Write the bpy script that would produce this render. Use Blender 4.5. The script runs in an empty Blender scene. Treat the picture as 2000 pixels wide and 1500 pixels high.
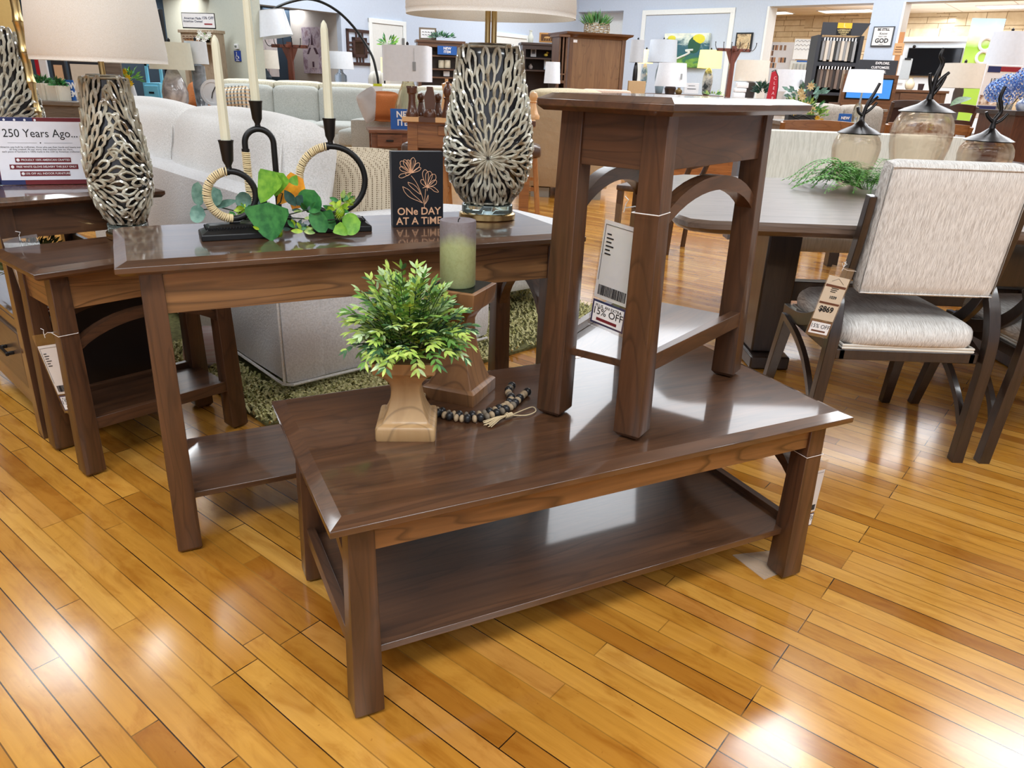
import bpy, math, random
from math import sin, cos, pi, radians as rad, sqrt, atan2
from mathutils import Vector as V, Matrix as M
random.seed(7)
SC = bpy.context.scene
COL = SC.collection

# ---------------------------------------------------------------- camera
CF, CPIT, CROL, CH = 1437.2, .3888, .0365, 1.1266
_cp, _sp = cos(CPIT), sin(CPIT)
FW = V((0, _cp, -_sp)); _R = V((1, 0, 0)); _U = V((0, _sp, _cp))
R2 = _R*cos(CROL)+_U*sin(CROL); U2 = -_R*sin(CROL)+_U*cos(CROL)
cam = bpy.data.cameras.new('camera'); camo = bpy.data.objects.new('camera', cam); COL.objects.link(camo)
cam.sensor_width = 36; cam.lens = CF/2000*36; cam.clip_end = 200; cam.clip_start = .05
camo.matrix_world = M(((R2.x, U2.x, -FW.x, 0), (R2.y, U2.y, -FW.y, 0), (R2.z, U2.z, -FW.z, CH), (0, 0, 0, 1)))
SC.camera = camo
SC.view_settings.view_transform = 'Standard'; SC.view_settings.look = 'None'
SC.view_settings.gamma = 1; SC.view_settings.use_curve_mapping = False
SC.view_settings.exposure = 0.12
try:
    SC.cycles.max_bounces = 8; SC.cycles.diffuse_bounces = 4; SC.cycles.glossy_bounces = 4
    SC.cycles.transmission_bounces = 8; SC.cycles.sample_clamp_indirect = 6; SC.cycles.caustics_reflective = False
except Exception: pass
def at(px, py, Y):
    """world point at depth Y under a photo pixel (used to measure far things)"""
    d = FW + R2*((px-1000)/CF) + U2*((750-py)/CF)
    return V((0, 0, CH)) + d*(Y/d.y)
def onz(px, py, z=0):
    d = FW + R2*((px-1000)/CF) + U2*((750-py)/CF)
    return V((0, 0, CH)) + d*((z-CH)/d.z)

# ---------------------------------------------------------------- world and light
w = bpy.data.worlds.new('world'); SC.world = w; w.use_nodes = True
w.node_tree.nodes['Background'].inputs[0].default_value = (.80, .88, 1, 1)
w.node_tree.nodes['Background'].inputs[1].default_value = 1.0
CEIL = 4.3
def area(name, loc, sx, sy, power, col=(1, .97, .93), up=False, rot=None):
    l = bpy.data.lights.new(name, 'AREA'); l.shape = 'RECTANGLE'; l.size = sx; l.size_y = sy
    l.energy = power; l.color = col
    o = bpy.data.objects.new(name, l); COL.objects.link(o); o.location = loc
    o.rotation_euler = rot if rot else ((pi, 0, 0) if up else (0, 0, 0))
    return o
for (x, y, p, sx, sy) in [(-3.8, 5.8, 75, 1.8, 1.2), (-3.4, 1.8, 85, 2.2, 1.4), (.3, -1.2, 140, 2.2, 1.2), (-2.6, -2.4, 130, 2.2, 1.2), (3.4, -2.0, 130, 2.2, 1.2), (2.4, 4.9, 30, .6, .6), (4.9, 4.7, 85, 1.8, 1.0), (4.4, .8, 80, 1.4, .7), (-5.4, 9.6, 120, 1.6, .8), (-2.2, 12.2, 120, 1.6, .8), (8.2, 9.0, 150, 1.6, .8), (1.0, 15.8, 150, 1.6, .8), (5.2, 13.8, 80, 1.6, .8)]:
    area('ceiling_and_fill_light', (x, y, CEIL-.06), sx, sy, p, (.91, .965, 1))  # ceiling lamps; those behind the camera and near the back walls are added fill
area('ceiling_softbox', (4.4, 9.8, CEIL-.05), 7.8, 6.6, 620, (.86, .93, 1))  # softbox added to put bright patches into the tabletop reflections
area('annex_light', (8.2, 17.2, 2.8), 3, 3, 130, (.93, .97, 1))
area('annex_ceiling_fill', (8.6, 16.9, 2.2), 4, 3, 38, (.93, .97, 1), up=True)  # fill added to brighten the tiled annex ceiling
area('alcove_fill', (-6.2, 12.2, 2.2), 2.4, .8, 46, (1, .98, .95)); area('alcove_fill', (-4.6, 14.9, 2.2), 1.2, .8, 30, (1, .98, .95))  # fills added because the alcove walls and painting came out dark

# ---------------------------------------------------------------- materials
MATS = {}
def nt(name):
    m = bpy.data.materials.new(name); m.use_nodes = True
    t = m.node_tree; b = t.nodes['Principled BSDF']
    return m, t, b
def lk(t, a, b): t.links.new(a, b)
def srgb(r, g, b):
    f = lambda c: (c/255/12.92 if c/255 <= .04045 else ((c/255+.055)/1.055)**2.4)
    return (f(r), f(g), f(b), 1)
def coord(t, kind='Object', sc=(1, 1, 1), rot=(0, 0, 0), loc=(0, 0, 0)):
    c = t.nodes.new('ShaderNodeTexCoord'); mp = t.nodes.new('ShaderNodeMapping')
    mp.inputs['Scale'].default_value = sc; mp.inputs['Rotation'].default_value = rot; mp.inputs['Location'].default_value = loc
    lk(t, c.outputs[kind], mp.inputs[0]); return mp.outputs[0]
def noise(t, vec, scale, detail=3, rough=.5, dist=0):
    n = t.nodes.new('ShaderNodeTexNoise'); n.inputs['Scale'].default_value = scale; n.inputs['Detail'].default_value = detail
    n.inputs['Roughness'].default_value = rough; n.inputs['Distortion'].default_value = dist
    if vec is not None: lk(t, vec, n.inputs['Vector'])
    return n
def ramp(t, fac, stops):
    r = t.nodes.new('ShaderNodeValToRGB'); e = r.color_ramp.elements
    while len(e) < len(stops): e.new(.5)
    for i, (p, c) in enumerate(stops): e[i].position = p; e[i].color = c if len(c) == 4 else (*c, 1)
    lk(t, fac, r.inputs[0]); return r.outputs[0]
def mixc(t, a, b, fac, mode='MIX'):
    n = t.nodes.new('ShaderNodeMix'); n.data_type = 'RGBA'; n.blend_type = mode
    for s, i in ((fac, 0), (a, 6), (b, 7)):
        if hasattr(s, 'is_output'): lk(t, s, n.inputs[i])
        else: n.inputs[i].default_value = s
    return n.outputs[2]
def bump(t, b, h, s=.3, d=.01):
    n = t.nodes.new('ShaderNodeBump'); n.inputs['Strength'].default_value = s; n.inputs['Distance'].default_value = d
    lk(t, h, n.inputs['Height']); lk(t, n.outputs[0], b.inputs['Normal'])
def plain(name, col, rough=.5, metal=0, spec=.5, coat=0, trans=0, ior=1.45, emit=None, es=0, alpha=1, nb=None):
    if name in MATS: return MATS[name]
    m, t, b = nt(name)
    c = srgb(*col)
    b.inputs['Base Color'].default_value = c; b.inputs['Roughness'].default_value = rough; b.inputs['Metallic'].default_value = metal
    b.inputs['Specular IOR Level'].default_value = spec; b.inputs['Coat Weight'].default_value = coat
    b.inputs['Coat Roughness'].default_value = .08
    b.inputs['Transmission Weight'].default_value = trans; b.inputs['IOR'].default_value = ior; b.inputs['Alpha'].default_value = alpha
    if emit: b.inputs['Emission Color'].default_value = srgb(*emit); b.inputs['Emission Strength'].default_value = es
    n = noise(t, coord(t), nb[0] if nb else 30, 3)
    if nb: bump(t, b, n.outputs[0], nb[1], nb[2])
    if not (trans or alpha < 1):
        v = mixc(t, c, tuple(x*.88 for x in c[:3])+(1,), n.outputs[0]); lk(t, v, b.inputs['Base Color'])
    MATS[name] = m; return m
def wood(name, light, dark, axis=0, rough=.32, coat=.6, cr=.1, scale=1, lines=.5):
    if name in MATS: return MATS[name]
    m, t, b = nt(name)
    sc = [26*scale]*3; sc[axis] = 1.6*scale
    v = coord(t, sc=tuple(sc)); n1 = noise(t, v, 1.2, 5, .6, .6)
    sc2 = [160*scale]*3; sc2[axis] = 6*scale
    n2 = noise(t, coord(t, sc=tuple(sc2)), 1, 2, .5)
    sc3 = [7*scale]*3; sc3[axis] = .9*scale
    n3 = noise(t, coord(t, sc=tuple(sc3), loc=(3.1, .7, 1.9)), 1.3, 2, .45, .25)
    ml = t.nodes.new('ShaderNodeMath'); ml.operation = 'MULTIPLY'; ml.inputs[1].default_value = 13; lk(t, n3.outputs[0], ml.inputs[0])
    fr = t.nodes.new('ShaderNodeMath'); fr.operation = 'FRACT'; lk(t, ml.outputs[0], fr.inputs[0])
    ln = ramp(t, fr.outputs[0], [(0, (1, 1, 1)), (.08, (0, 0, 0)), (.82, (0, 0, 0)), (1, (1, 1, 1))])
    base = ramp(t, n1.outputs[0], [(.3, srgb(*dark)), (.7, srgb(*light))])
    d2 = tuple(x*.55 for x in srgb(*dark)[:3])+(1,)
    c1 = mixc(t, base, d2, n2.outputs[0]); c1 = mixc(t, base, c1, .5)
    lf = t.nodes.new('ShaderNodeMath'); lf.operation = 'MULTIPLY'; lf.inputs[1].default_value = lines; lk(t, ln, lf.inputs[0])
    c2 = mixc(t, c1, d2, lf.outputs[0])
    lk(t, c2, b.inputs['Base Color'])
    b.inputs['Roughness'].default_value = rough; b.inputs['Coat Weight'].default_value = coat; b.inputs['Coat Roughness'].default_value = cr
    bump(t, b, n2.outputs[0], .04, .002)
    MATS[name] = m; return m
def fabric(name, c1, c2, sc=220, rough=.95, st=.35, dist=.003, weave=None):
    if name in MATS: return MATS[name]
    m, t, b = nt(name)
    v = coord(t, sc=weave if weave else (1, 1, 1)); n = noise(t, v, sc, 2, .7)
    n2 = noise(t, coord(t), 6, 2)
    base = ramp(t, n.outputs[0], [(.36, srgb(*c2)), (.6, srgb(*c1))])
    lk(t, mixc(t, base, srgb(*[x*.93 for x in c1]), mixc(t, (0, 0, 0, 1), (.4, .4, .4, 1), n2.outputs[0])), b.inputs['Base Color'])
    b.inputs['Roughness'].default_value = rough; b.inputs['Sheen Weight'].default_value = .15
    b.inputs['Specular IOR Level'].default_value = .15
    bump(t, b, n.outputs[0], st, dist)
    MATS[name] = m; return m
def leafm(name, c1, c2, rough=.45):
    if name in MATS: return MATS[name]
    m, t, b = nt(name)
    n = noise(t, coord(t), 60, 2)
    lk(t, ramp(t, n.outputs[0], [(.35, srgb(*c2)), (.65, srgb(*c1))]), b.inputs['Base Color'])
    b.inputs['Roughness'].default_value = rough; b.inputs['Subsurface Weight'].default_value = .0
    MATS[name] = m; return m
WB = ((106, 70, 45), (64, 41, 27))
def dw(axis, tone=0):
    k = [1.0, 1.25, .85][tone]
    return wood('walnut_stained_wood_%d_%d' % (axis, tone), tuple(c*k for c in WB[0]), tuple(c*k for c in WB[1]), axis, .38, .9, .07)
def sw(axis): return wood('walnut_satin_wood_%d' % axis, WB[0], WB[1], axis, .42, .3, .16)
def apw(axis): return wood('walnut_lit_apron_%d' % axis, (172, 124, 78), (118, 82, 50), axis, .38, .35, .14, 1, .95)  # same walnut painted lighter: floor bounce is put into the apron colour
BLK = plain('black_metal', (14, 14, 16), .35)
WHT = plain('white_paint', (235, 236, 238), .6)
PAPER = plain('paper_white', (238, 236, 236), .7)
BRASS = plain('brushed_brass', (205, 175, 120), .25, 1)
SHADE = fabric('linen_shade', (250, 247, 240), (236, 231, 220), 500, .9, .15, .001)
SHADEW = plain('white_lamp_shade', (228, 232, 238), .9)

# ---------------------------------------------------------------- mesh builder
class MB:
    def __init__(s): s.v = []; s.f = []; s.mi = []; s.cur = 0; s.X = None
    def add(s, vs, fs):
        o = len(s.v); X = s.X
        s.v += [tuple(X @ V(p)) if X else tuple(p) for p in vs]
        s.f += [tuple(i+o for i in f) for f in fs]; s.mi += [s.cur]*len(fs); return s
    def box(s, x0, x1, y0, y1, z0, z1):
        return s.hexa([(x0, y0, z0), (x1, y0, z0), (x1, y1, z0), (x0, y1, z0)], [(x0, y0, z1), (x1, y0, z1), (x1, y1, z1), (x0, y1, z1)])
    def hexa(s, b, t):
        n = len(b)
        return s.add(list(b)+list(t), [tuple(reversed(range(n))), tuple(range(n, 2*n))]+[(i, (i+1) % n, n+(i+1) % n, n+i) for i in range(n)])
    def loft(s, rings, cap=True, closed=True):
        n = len(rings[0]); vs = [p for r in rings for p in r]; fs = []
        for k in range(len(rings)-1):
            for i in range(n if closed else n-1):
                j = (i+1) % n; fs.append((k*n+i, k*n+j, (k+1)*n+j, (k+1)*n+i))
        if cap: fs += [tuple(reversed(range(n))), tuple(range((len(rings)-1)*n, len(rings)*n))]
        return s.add(vs, fs)
    def lathe(s, prof, c=(0, 0, 0), n=32, sx=1, sy=1, cap=True, ex=2):
        def ring(r, z):
            out = []
            for i in range(n):
                a = 2*pi*i/n; ca, sa = cos(a), sin(a)
                if ex != 2: ca = math.copysign(abs(ca)**(2/ex), ca); sa = math.copysign(abs(sa)**(2/ex), sa)
                out.append((c[0]+r*sx*ca, c[1]+r*sy*sa, c[2]+z))
            return out
        return s.loft([ring(max(r, 1e-4), z) for r, z in prof], cap)
    def cyl(s, c, r, h, n=24): return s.lathe([(r, 0), (r, h)], c, n)
    def tube(s, path, r, n=8, closed=False, cap=True):
        P = [V(p) for p in path]; L = len(P); rings = []; up = None
        for i, p in enumerate(P):
            if closed: d = P[(i+1) % L]-P[i-1]
            else: d = P[min(i+1, L-1)]-P[max(i-1, 0)]
            if d.length < 1e-9: d = V((0, 0, 1))
            d.normalize()
            if up is None: up = V((0, 0, 1)) if abs(d.z) < .9 else V((1, 0, 0))
            a = d.cross(up)
            if a.length < 1e-6: up = V((1, 0, 0)) if abs(d.x) < .9 else V((0, 1, 0)); a = d.cross(up)
            a.normalize(); b = a.cross(d); up = b
            rr = r[i] if isinstance(r, (list, tuple)) else r
            rings.append([tuple(p+a*rr*cos(2*pi*k/n)+b*rr*sin(2*pi*k/n)) for k in range(n)])
        if closed: rings.append(rings[0]); cap = False
        return s.loft(rings, cap)
    def prism(s, poly, ax, a, b):
        f = {0: lambda u, w, t: (t, u, w), 1: lambda u, w, t: (u, t, w), 2: lambda u, w, t: (u, w, t)}[ax]
        return s.hexa([f(u, w, a) for u, w in poly], [f(u, w, b) for u, w in poly])
    def rbox(s, c, h, r=.03, n=6, puff=0, ez=None):
        """rounded box, centre c, half sizes h; puff bulges the faces"""
        vs = []; fs = []; idx = {}
        def vid(p):
            k = (round(p[0], 5), round(p[1], 5), round(p[2], 5))
            if k not in idx: idx[k] = len(vs); vs.append(p)
            return idx[k]
        hm = [max(x-r, 1e-4) for x in h]
        def lin(i, H, Hm): # grid stops concentrated in the rounding
            return None
        def m(a): # map grid -1..1
            return math.copysign(abs(a)**.6, a)
        def sp(u):
            p = [u[k]*h[k] for k in range(3)]
            q = [max(-hm[k], min(hm[k], p[k])) for k in range(3)]
            d = V((p[0]-q[0], p[1]-q[1], p[2]-q[2]))
            if d.length > 1e-9: d = d.normalized()*r
            res = [q[k]+d[k] for k in range(3)]
            if puff:
                for k in range(3):
                    a, b2 = (k+1) % 3, (k+2) % 3
                    if abs(u[k]) > .999: res[k] += math.copysign(puff*(1-u[a]**2)*(1-u[b2]**2), u[k])
            return (c[0]+res[0], c[1]+res[1], c[2]+res[2])
        for ax in range(3):
            for sg in (-1, 1):
                for i in range(n):
                    for j in range(n):
                        q = []
                        for (a, b2) in ((i, j), (i+1, j), (i+1, j+1), (i, j+1)):
                            u = [0, 0, 0]; u[ax] = sg; u[(ax+1) % 3] = m(-1+2*a/n); u[(ax+2) % 3] = m(-1+2*b2/n)
                            q.append(vid(sp(u)))
                        if sg < 0: q.reverse()
                        if len(set(q)) == 4: fs.append(tuple(q))
        return s.add(vs, fs)
    def ball(s, c, r, n=12, m=8, sq=(1, 1, 1)):
        pr = [(sin(pi*k/m), -cos(pi*k/m)) for k in range(m+1)]
        rings = [[(c[0]+r*sq[0]*max(a, .01)*cos(2*pi*i/n), c[1]+r*sq[1]*max(a, .01)*sin(2*pi*i/n), c[2]+r*sq[2]*b) for i in range(n)] for a, b in pr]
        return s.loft(rings)
    def leaf(s, p, d, nrm, L, W, cup=.15, bend=.2, n=4, tip=1.0, wf=None):
        p = V(p); d = V(d).normalized(); nrm = V(nrm); sd = d.cross(nrm)
        if sd.length < 1e-4: sd = d.cross(V((1, 0, .1)))
        sd.normalize(); up = sd.cross(d)
        vs = []; fs = []
        for i in range(n+1):
            t = i/n; wv = (wf(t) if wf else sin(pi*min(t*.93+.04, 1))**.8*(1-.25*t))*W/2
            if i == n: wv = W*.01
            q = p+d*L*t - up*bend*L*t*t
            vs += [tuple(q-sd*wv+up*wv*cup*2), tuple(q), tuple(q+sd*wv+up*wv*cup*2)]
        for i in range(n):
            a = 3*i; fs += [(a, a+1, a+4, a+3), (a+1, a+2, a+5, a+4)]
        return s.add(vs, fs)
    def text(s, body, size, loc=(0, 0, 0), rot=None, ext=.0006, align='CENTER', sx=1, bold=0):
        cu = bpy.data.curves.new('t', 'FONT'); cu.body = body; cu.size = size; cu.extrude = ext; cu.align_x = align; cu.align_y = 'CENTER'
        cu.offset = bold; cu.resolution_u = 3; cu.space_line = .95
        o = bpy.data.objects.new('t', cu); me = bpy.data.meshes.new_from_object(o)
        X = M.Translation(V(loc)) @ (rot if rot else M.Rotation(pi/2, 4, 'X')) @ M.Diagonal((sx, 1, 1, 1))
        s.add([tuple(X @ v.co) for v in me.vertices], [tuple(p.vertices) for p in me.polygons])
        bpy.data.objects.remove(o); bpy.data.meshes.remove(me); bpy.data.curves.remove(cu); return s
    def build(s, name, mat, parent=None, bevel=0, ang=40, seg=2, smooth=True):
        me = bpy.data.meshes.new(name); me.from_pydata(s.v, [], s.f)
        for m in (mat if isinstance(mat, (list, tuple)) else [mat]): me.materials.append(m)
        me.polygons.foreach_set('material_index', s.mi)
        me.update()
        if smooth: me.polygons.foreach_set('use_smooth', [True]*len(me.polygons)); me.set_sharp_from_angle(angle=rad(ang))
        o = bpy.data.objects.new(name, me); COL.objects.link(o)
        if bevel:
            b = o.modifiers.new('b', 'BEVEL'); b.width = bevel; b.segments = seg; b.limit_method = 'ANGLE'; b.angle_limit = rad(35); b.harden_normals = False
        if parent: o.parent = parent
        return o
def tag(o, label, cat, group=None):
    o['label'] = label; o['category'] = cat
    if group: o['group'] = group
    return o
def thing(name, loc, rz=0, label='', cat='', group=None, rot=None):
    o = bpy.data.objects.new(name, None); COL.objects.link(o); o.empty_display_size = .05
    o.location = loc; o.rotation_euler = rot if rot else (0, 0, rz)
    return tag(o, label, cat, group)
def struct(o): o['kind'] = 'structure'; return o
def copy_tree(o, loc=None, rz=None, label=None, group=None, parent=None):
    c = o.copy(); COL.objects.link(c)
    if parent: c.parent = parent
    for ch in o.children: copy_tree(ch, parent=c)
    if loc is not None: c.location = loc
    if rz is not None: c.rotation_euler = (0, 0, rz)
    if label: c['label'] = label
    if group: c['group'] = group
    return c

# ---------------------------------------------------------------- floor
PLANK = rad(-38.5)
def floor_mat():
    m, t, b = nt('maple_strip_floor')
    v = coord(t, rot=(0, 0, -PLANK), loc=(0.31, .012, 0))
    br = t.nodes.new('ShaderNodeTexBrick'); lk(t, v, br.inputs['Vector'])
    br.inputs['Scale'].default_value = 1; br.inputs['Brick Width'].default_value = .83; br.inputs['Row Height'].default_value = .0525
    br.inputs['Mortar Size'].default_value = .0014; br.inputs['Mortar Smooth'].default_value = .2; br.inputs['Bias'].default_value = 0
    br.offset = .37; br.offset_frequency = 3; br.squash = .78; br.squash_frequency = 4
    br.inputs['Color1'].default_value = (0, 0, 0, 1); br.inputs['Color2'].default_value = (1, 1, 1, 1); br.inputs['Mortar'].default_value = (.5, .5, .5, 1)
    tone = ramp(t, br.outputs['Color'], [(0, srgb(166, 106, 36)), (.3, srgb(190, 132, 50)), (.6, srgb(204, 146, 62)), (.85, srgb(214, 160, 78)), (1, srgb(178, 114, 50))])
    g = noise(t, coord(t, sc=(3.2, 55, 1), rot=(0, 0, 0)), 1, 4, .6, .5)
    # grain follows the boards
    g.inputs['Vector'].default_value = (0, 0, 0)
    mp = t.nodes.new('ShaderNodeMapping'); mp.inputs['Scale'].default_value = (3, 60, 1); lk(t, v, mp.inputs[0]); lk(t, mp.outputs[0], g.inputs['Vector'])
    mp2 = t.nodes.new('ShaderNodeMapping'); mp2.inputs['Scale'].default_value = (5, 16, 1); lk(t, v, mp2.inputs[0])
    blotch = noise(t, mp2.outputs[0], 1.3, 4, .65, .8)
    gr = ramp(t, g.outputs[0], [(.3, (.66, .58, .46)), (.62, (1, 1, 1))])
    c = mixc(t, tone, gr, .45, 'MULTIPLY')
    bl = ramp(t, blotch.outputs[0], [(.3, (.74, .62, .45)), (.52, (1, 1, 1)), (.8, (1.0, .98, .9))])
    c = mixc(t, c, bl, .85, 'MULTIPLY')
    mort = ramp(t, br.outputs['Fac'], [(.2, (0, 0, 0)), (.8, (1, 1, 1))])
    # some joints are wide and black, others hairline
    mp3 = t.nodes.new('ShaderNodeMapping'); mp3.inputs['Scale'].default_value = (1.1, 9, 1); lk(t, v, mp3.inputs[0])
    wn = noise(t, mp3.outputs[0], 1.0, 1)
    ws = ramp(t, wn.outputs[0], [(.42, (.4, .4, .4)), (.55, (1, 1, 1))])
    mm = mixc(t, mort, ws, 1.0, 'MULTIPLY')
    c = mixc(t, c, srgb(44, 26, 12), mm)
    sp = noise(t, v, 90, 2, .6); spk = ramp(t, sp.outputs[0], [(.70, (1, 1, 1)), (.78, (.55, .42, .3))])
    c = mixc(t, c, spk, .5, 'MULTIPLY')
    lk(t, c, b.inputs['Base Color'])
    rn = noise(t, v, 3.5, 3); lk(t, ramp(t, rn.outputs[0], [(.3, (.13, .13, .13)), (.7, (.24, .24, .24))]), b.inputs['Roughness'])
    b.inputs['Coat Weight'].default_value = .4; b.inputs['Coat Roughness'].default_value = .13
    inv = ramp(t, br.outputs['Fac'], [(0, (1, 1, 1)), (1, (0, 0, 0))])
    hb = noise(t, v, 9, 2); hh = mixc(t, inv, hb.outputs[0], .25)
    bump(t, b, hh, .22, .0015)
    return m
fb = MB(); fb.box(-14, 16, -4, 30, -.06, 0)
struct(fb.build('floor', floor_mat(), smooth=False))

# ---------------------------------------------------------------- tables of the set
def top_ring(l, w, z): return [(-l, -w, z), (l, -w, z), (l, w, z), (-l, w, z)]
def mission_table(name, loc, rz, L, W, H, q, lab, sides='y', ap=.062, shz=.13, foot=0, ins=.012, th=.020, rise=.0, arch_d=.10, arch_z=None, lwb=.057, lwt=.046, chf=.026, shelf_in=.0, wedge=None, au=.93, apm=None):
    apw_ = apm or apw
    """long top with chamfered edge, four flared legs, aprons, low shelf, rails and arched braces on two sides"""
    t = thing(name, loc, rz, lab[0], lab[1])
    l, w = L/2, W/2
    m = MB(); e = .010
    m.loft([top_ring(l-.012, w-.012, H-th-e), top_ring(l, w, H-th-e+.008), top_ring(l, w, H-e), top_ring(l-chf, w-chf, H)])
    m.build('table_top', dw(0), t, bevel=.0012, ang=8)
    lz = H-th-e
    for sx in (-1, 1):
        for sy in (-1, 1):
            o0, o1 = (l-q, w-q); i0 = lwb; a1 = ins
            X0, X1 = sx*o0, sx*(o0-lwb); Y0, Y1 = sy*o1, sy*(o1-lwb)
            T0, T1 = sx*(o0-a1), sx*(o0-a1-lwt); U0, U1 = sy*(o1-a1), sy*(o1-a1-lwt)
            def ring(x0, x1, y0, y1, z, k=0):
                r = [(min(x0, x1)+k, min(y0, y1)+k, z), (max(x0, x1)-k, min(y0, y1)+k, z), (max(x0, x1)-k, max(y0, y1)-k, z), (min(x0, x1)+k, max(y0, y1)-k, z)]
                return r
            g = MB(); zb = foot+.012
            g.loft([ring(X0, X1, Y0, Y1, zb-.009 if not foot else zb-.009, .007), ring(X0, X1, Y0, Y1, zb), ring(T0, T1, U0, U1, lz)])
            lg = g.build('leg', sw(2), t, bevel=.0012)
            if foot or True:
                f = MB(); f.lathe([(.013, 0), (.015, .002), (.015, .005), (.008, .007), (.008, zb)], (sx*(o0-lwb/2), sy*(o1-lwb/2), 0), 16)
                f.build('leveling_foot', plain('black_plastic', (16, 16, 17), .5), lg)
    ax, ay = l-q-ins-lwt*.5, w-q-ins-lwt*.5
    zt = lz; apz = zt-ap
    tt = .010
    def aprons():
        for sy in (-1, 1):
            g = MB(); yy = sy*(w-q-ins-.006); g.box(-ax, ax, min(yy, yy-sy*2*tt), max(yy, yy-sy*2*tt), apz, zt-.001)
            g.build('apron', apw_(0), t, bevel=.001)
        for sx in (-1, 1):
            g = MB(); xx = sx*(l-q-ins-.006); g.box(min(xx, xx-sx*2*tt), max(xx, xx-sx*2*tt), -ay, ay, apz, zt-.001)
            g.build('apron', apw_(1), t, bevel=.001)
    aprons()
    # shelf
    io = ins*(.5)
    g = MB()
    if sides == 'y':
        sxl, syl = l-q-lwb*.35, w-q-lwb*.6-shelf_in
    else: sxl, syl = l-q-lwb*.6-shelf_in, w-q-lwb*.35
    if sides == 'y': g.box(-sxl+.008, sxl-.008, -syl, syl, shz-.016, shz)
    else: g.box(-sxl, sxl, -syl+.008, syl-.008, shz-.016, shz)
    g.build('shelf', dw(0), t, bevel=.0015)
    az = arch_z if arch_z else apz-.045
    for s in (-1, 1):
        g = MB(); a = MB(); N = 14
        if sides == 'y':
            xo = s*(l-q-.010); r0, r1 = min(xo, xo-s*.02), max(xo, xo-s*.02); half = w-q-lwb*.9
            g.box(r0, r1, -half, half, shz-.018, shz+.018)
        else:
            xo = s*(w-q-.008); r0, r1 = min(xo, xo-s*.02), max(xo, xo-s*.02); half = l-q-lwb*.9
            g.box(-half, half, r0, r1, shz-.018, shz+.018)
        g.build('side_rail', sw(1 if sides == 'y' else 0), t, bevel=.001)
        rings = []
        xa = xo - s*ins*.7; r0, r1 = min(xa, xa-s*.030), max(xa, xa-s*.030)
        for i in range(N+1):
            u = -1+2*i/N; c = half*u; zc = az-arch_d*(1-sqrt(max(0, 1-(u*au)**2)))/(1-sqrt(1-au**2))
            slope = .0; hh = .0145
            # normal thickness along the arc
            if sides == 'y': rings.append([(r0, c, zc-hh), (r1, c, zc-hh), (r1, c, zc+hh), (r0, c, zc+hh)])
            else: rings.append([(c, r0, zc-hh), (c, r0, zc+hh), (c, r1, zc+hh), (c, r1, zc-hh)])
        a.loft(rings); a.build('arched_brace', sw(1 if sides == 'y' else 0), t, ang=30)
    if wedge:
        k = lambda x: (wedge[0]+(wedge[1]-wedge[0])*(x+l)/L)/(W/2)
        for ch in t.children:
            vs = ch.data.vertices
            if ch.name.startswith('leg'):
                cx = sum(v.co.x for v in vs)/len(vs); cy = sum(v.co.y for v in vs)/len(vs)
                for o_ in [ch]+list(ch.children):
                    for v in o_.data.vertices: v.co.y += cy*(k(cx)-1)
            else:
                for v in vs: v.co.y *= k(v.co.x)
    return t
CT = (.1218, 1.516, 0); CTR = .4643; CTH = .4581
coffee = mission_table('coffee_table', CT, CTR, 1.19, .5646, CTH, .0292, ('low dark brown wooden coffee table with lower shelf in the foreground', 'coffee table'), ap=.062, shz=.135, ins=.008, arch_d=.07, arch_z=.345, au=.88)
endt = mission_table('end_table', (.3011, 1.6269, CTH), .9978, .5972, .351, .654, .0335, ('narrow dark brown wedge shaped end table standing on top of the coffee table', 'end table'), sides='x', ap=.095, shz=.155, ins=.014, arch_d=.062, arch_z=.492, wedge=(.1339, .2172), au=.80, apm=sw)
console = mission_table('sofa_table', (-.4278, 1.9604, 0), .4832, 1.1553, .4549, .7504, .0326, ('tall dark brown sofa table behind the coffee table, candle holders on top', 'console table'), ap=.10, shz=.15, ins=.012, arch_d=.14, arch_z=.60, au=.85)

endt2 = mission_table('end_table', (0, 0, 0), .864, .59, .36, .636, .0335, ('dark brown end table on the floor left of the sofa table, patterned lamp on it', 'end table'), sides='x', ap=.10, shz=.16, ins=.014, arch_d=.065, arch_z=.46, au=.82)
_c = M.Rotation(.864, 3, 'Z') @ V((-.59/2+.0335, -.18+.0335, 0)); endt2.location = (-1.244-_c.x, 1.888-_c.y, 0)
# ---------------------------------------------------------------- room
A0 = V((1.26, 19.6, 0)); ANGA = rad(-38.5); ANGB = rad(51.5)
class Wall:
    def __init__(s, P0, ang): s.P = V((P0[0], P0[1], 0)); s.a = ang; s.d = V((cos(ang), sin(ang), 0)); s.n = V((-sin(ang), cos(ang), 0))
    def hit(s, px, py):
        d = FW + R2*((px-1000)/CF) + U2*((750-py)/CF); C = V((0, 0, CH))
        P = C + d*(s.n.dot(s.P-C)/s.n.dot(d)); return (P-s.P).dot(s.d), P.z
    def put(s, o, u=0, y=0, z=0): o.location = s.P+s.d*u+s.n*y+V((0, 0, z)); o.rotation_euler = (0, 0, s.a); return o
    def box(s, name, mat, x0, x1, y0, y1, z0, z1, bevel=0):
        m = MB(); m.box(x0, x1, y0, y1, z0, z1); o = m.build(name, mat, bevel=bevel); return s.put(o)
WA = Wall(A0, ANGA); WBw = Wall(A0, ANGB)
BLUE = plain('pale_blue_wall_paint', (198, 208, 224), .8, spec=.2); GREYW = plain('warm_grey_wall_paint', (205, 200, 196), .85, spec=.2)
TEAL = plain('dark_teal_wall_paint', (62, 78, 96), .8, spec=.2); SAGE = plain('grey_green_wall_paint', (196, 198, 184), .85, spec=.2)
TRIM = plain('white_trim_paint', (236, 238, 236), .5)
CEILM = plain('ceiling_paint', (150, 150, 150), .9, spec=.1)
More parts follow.
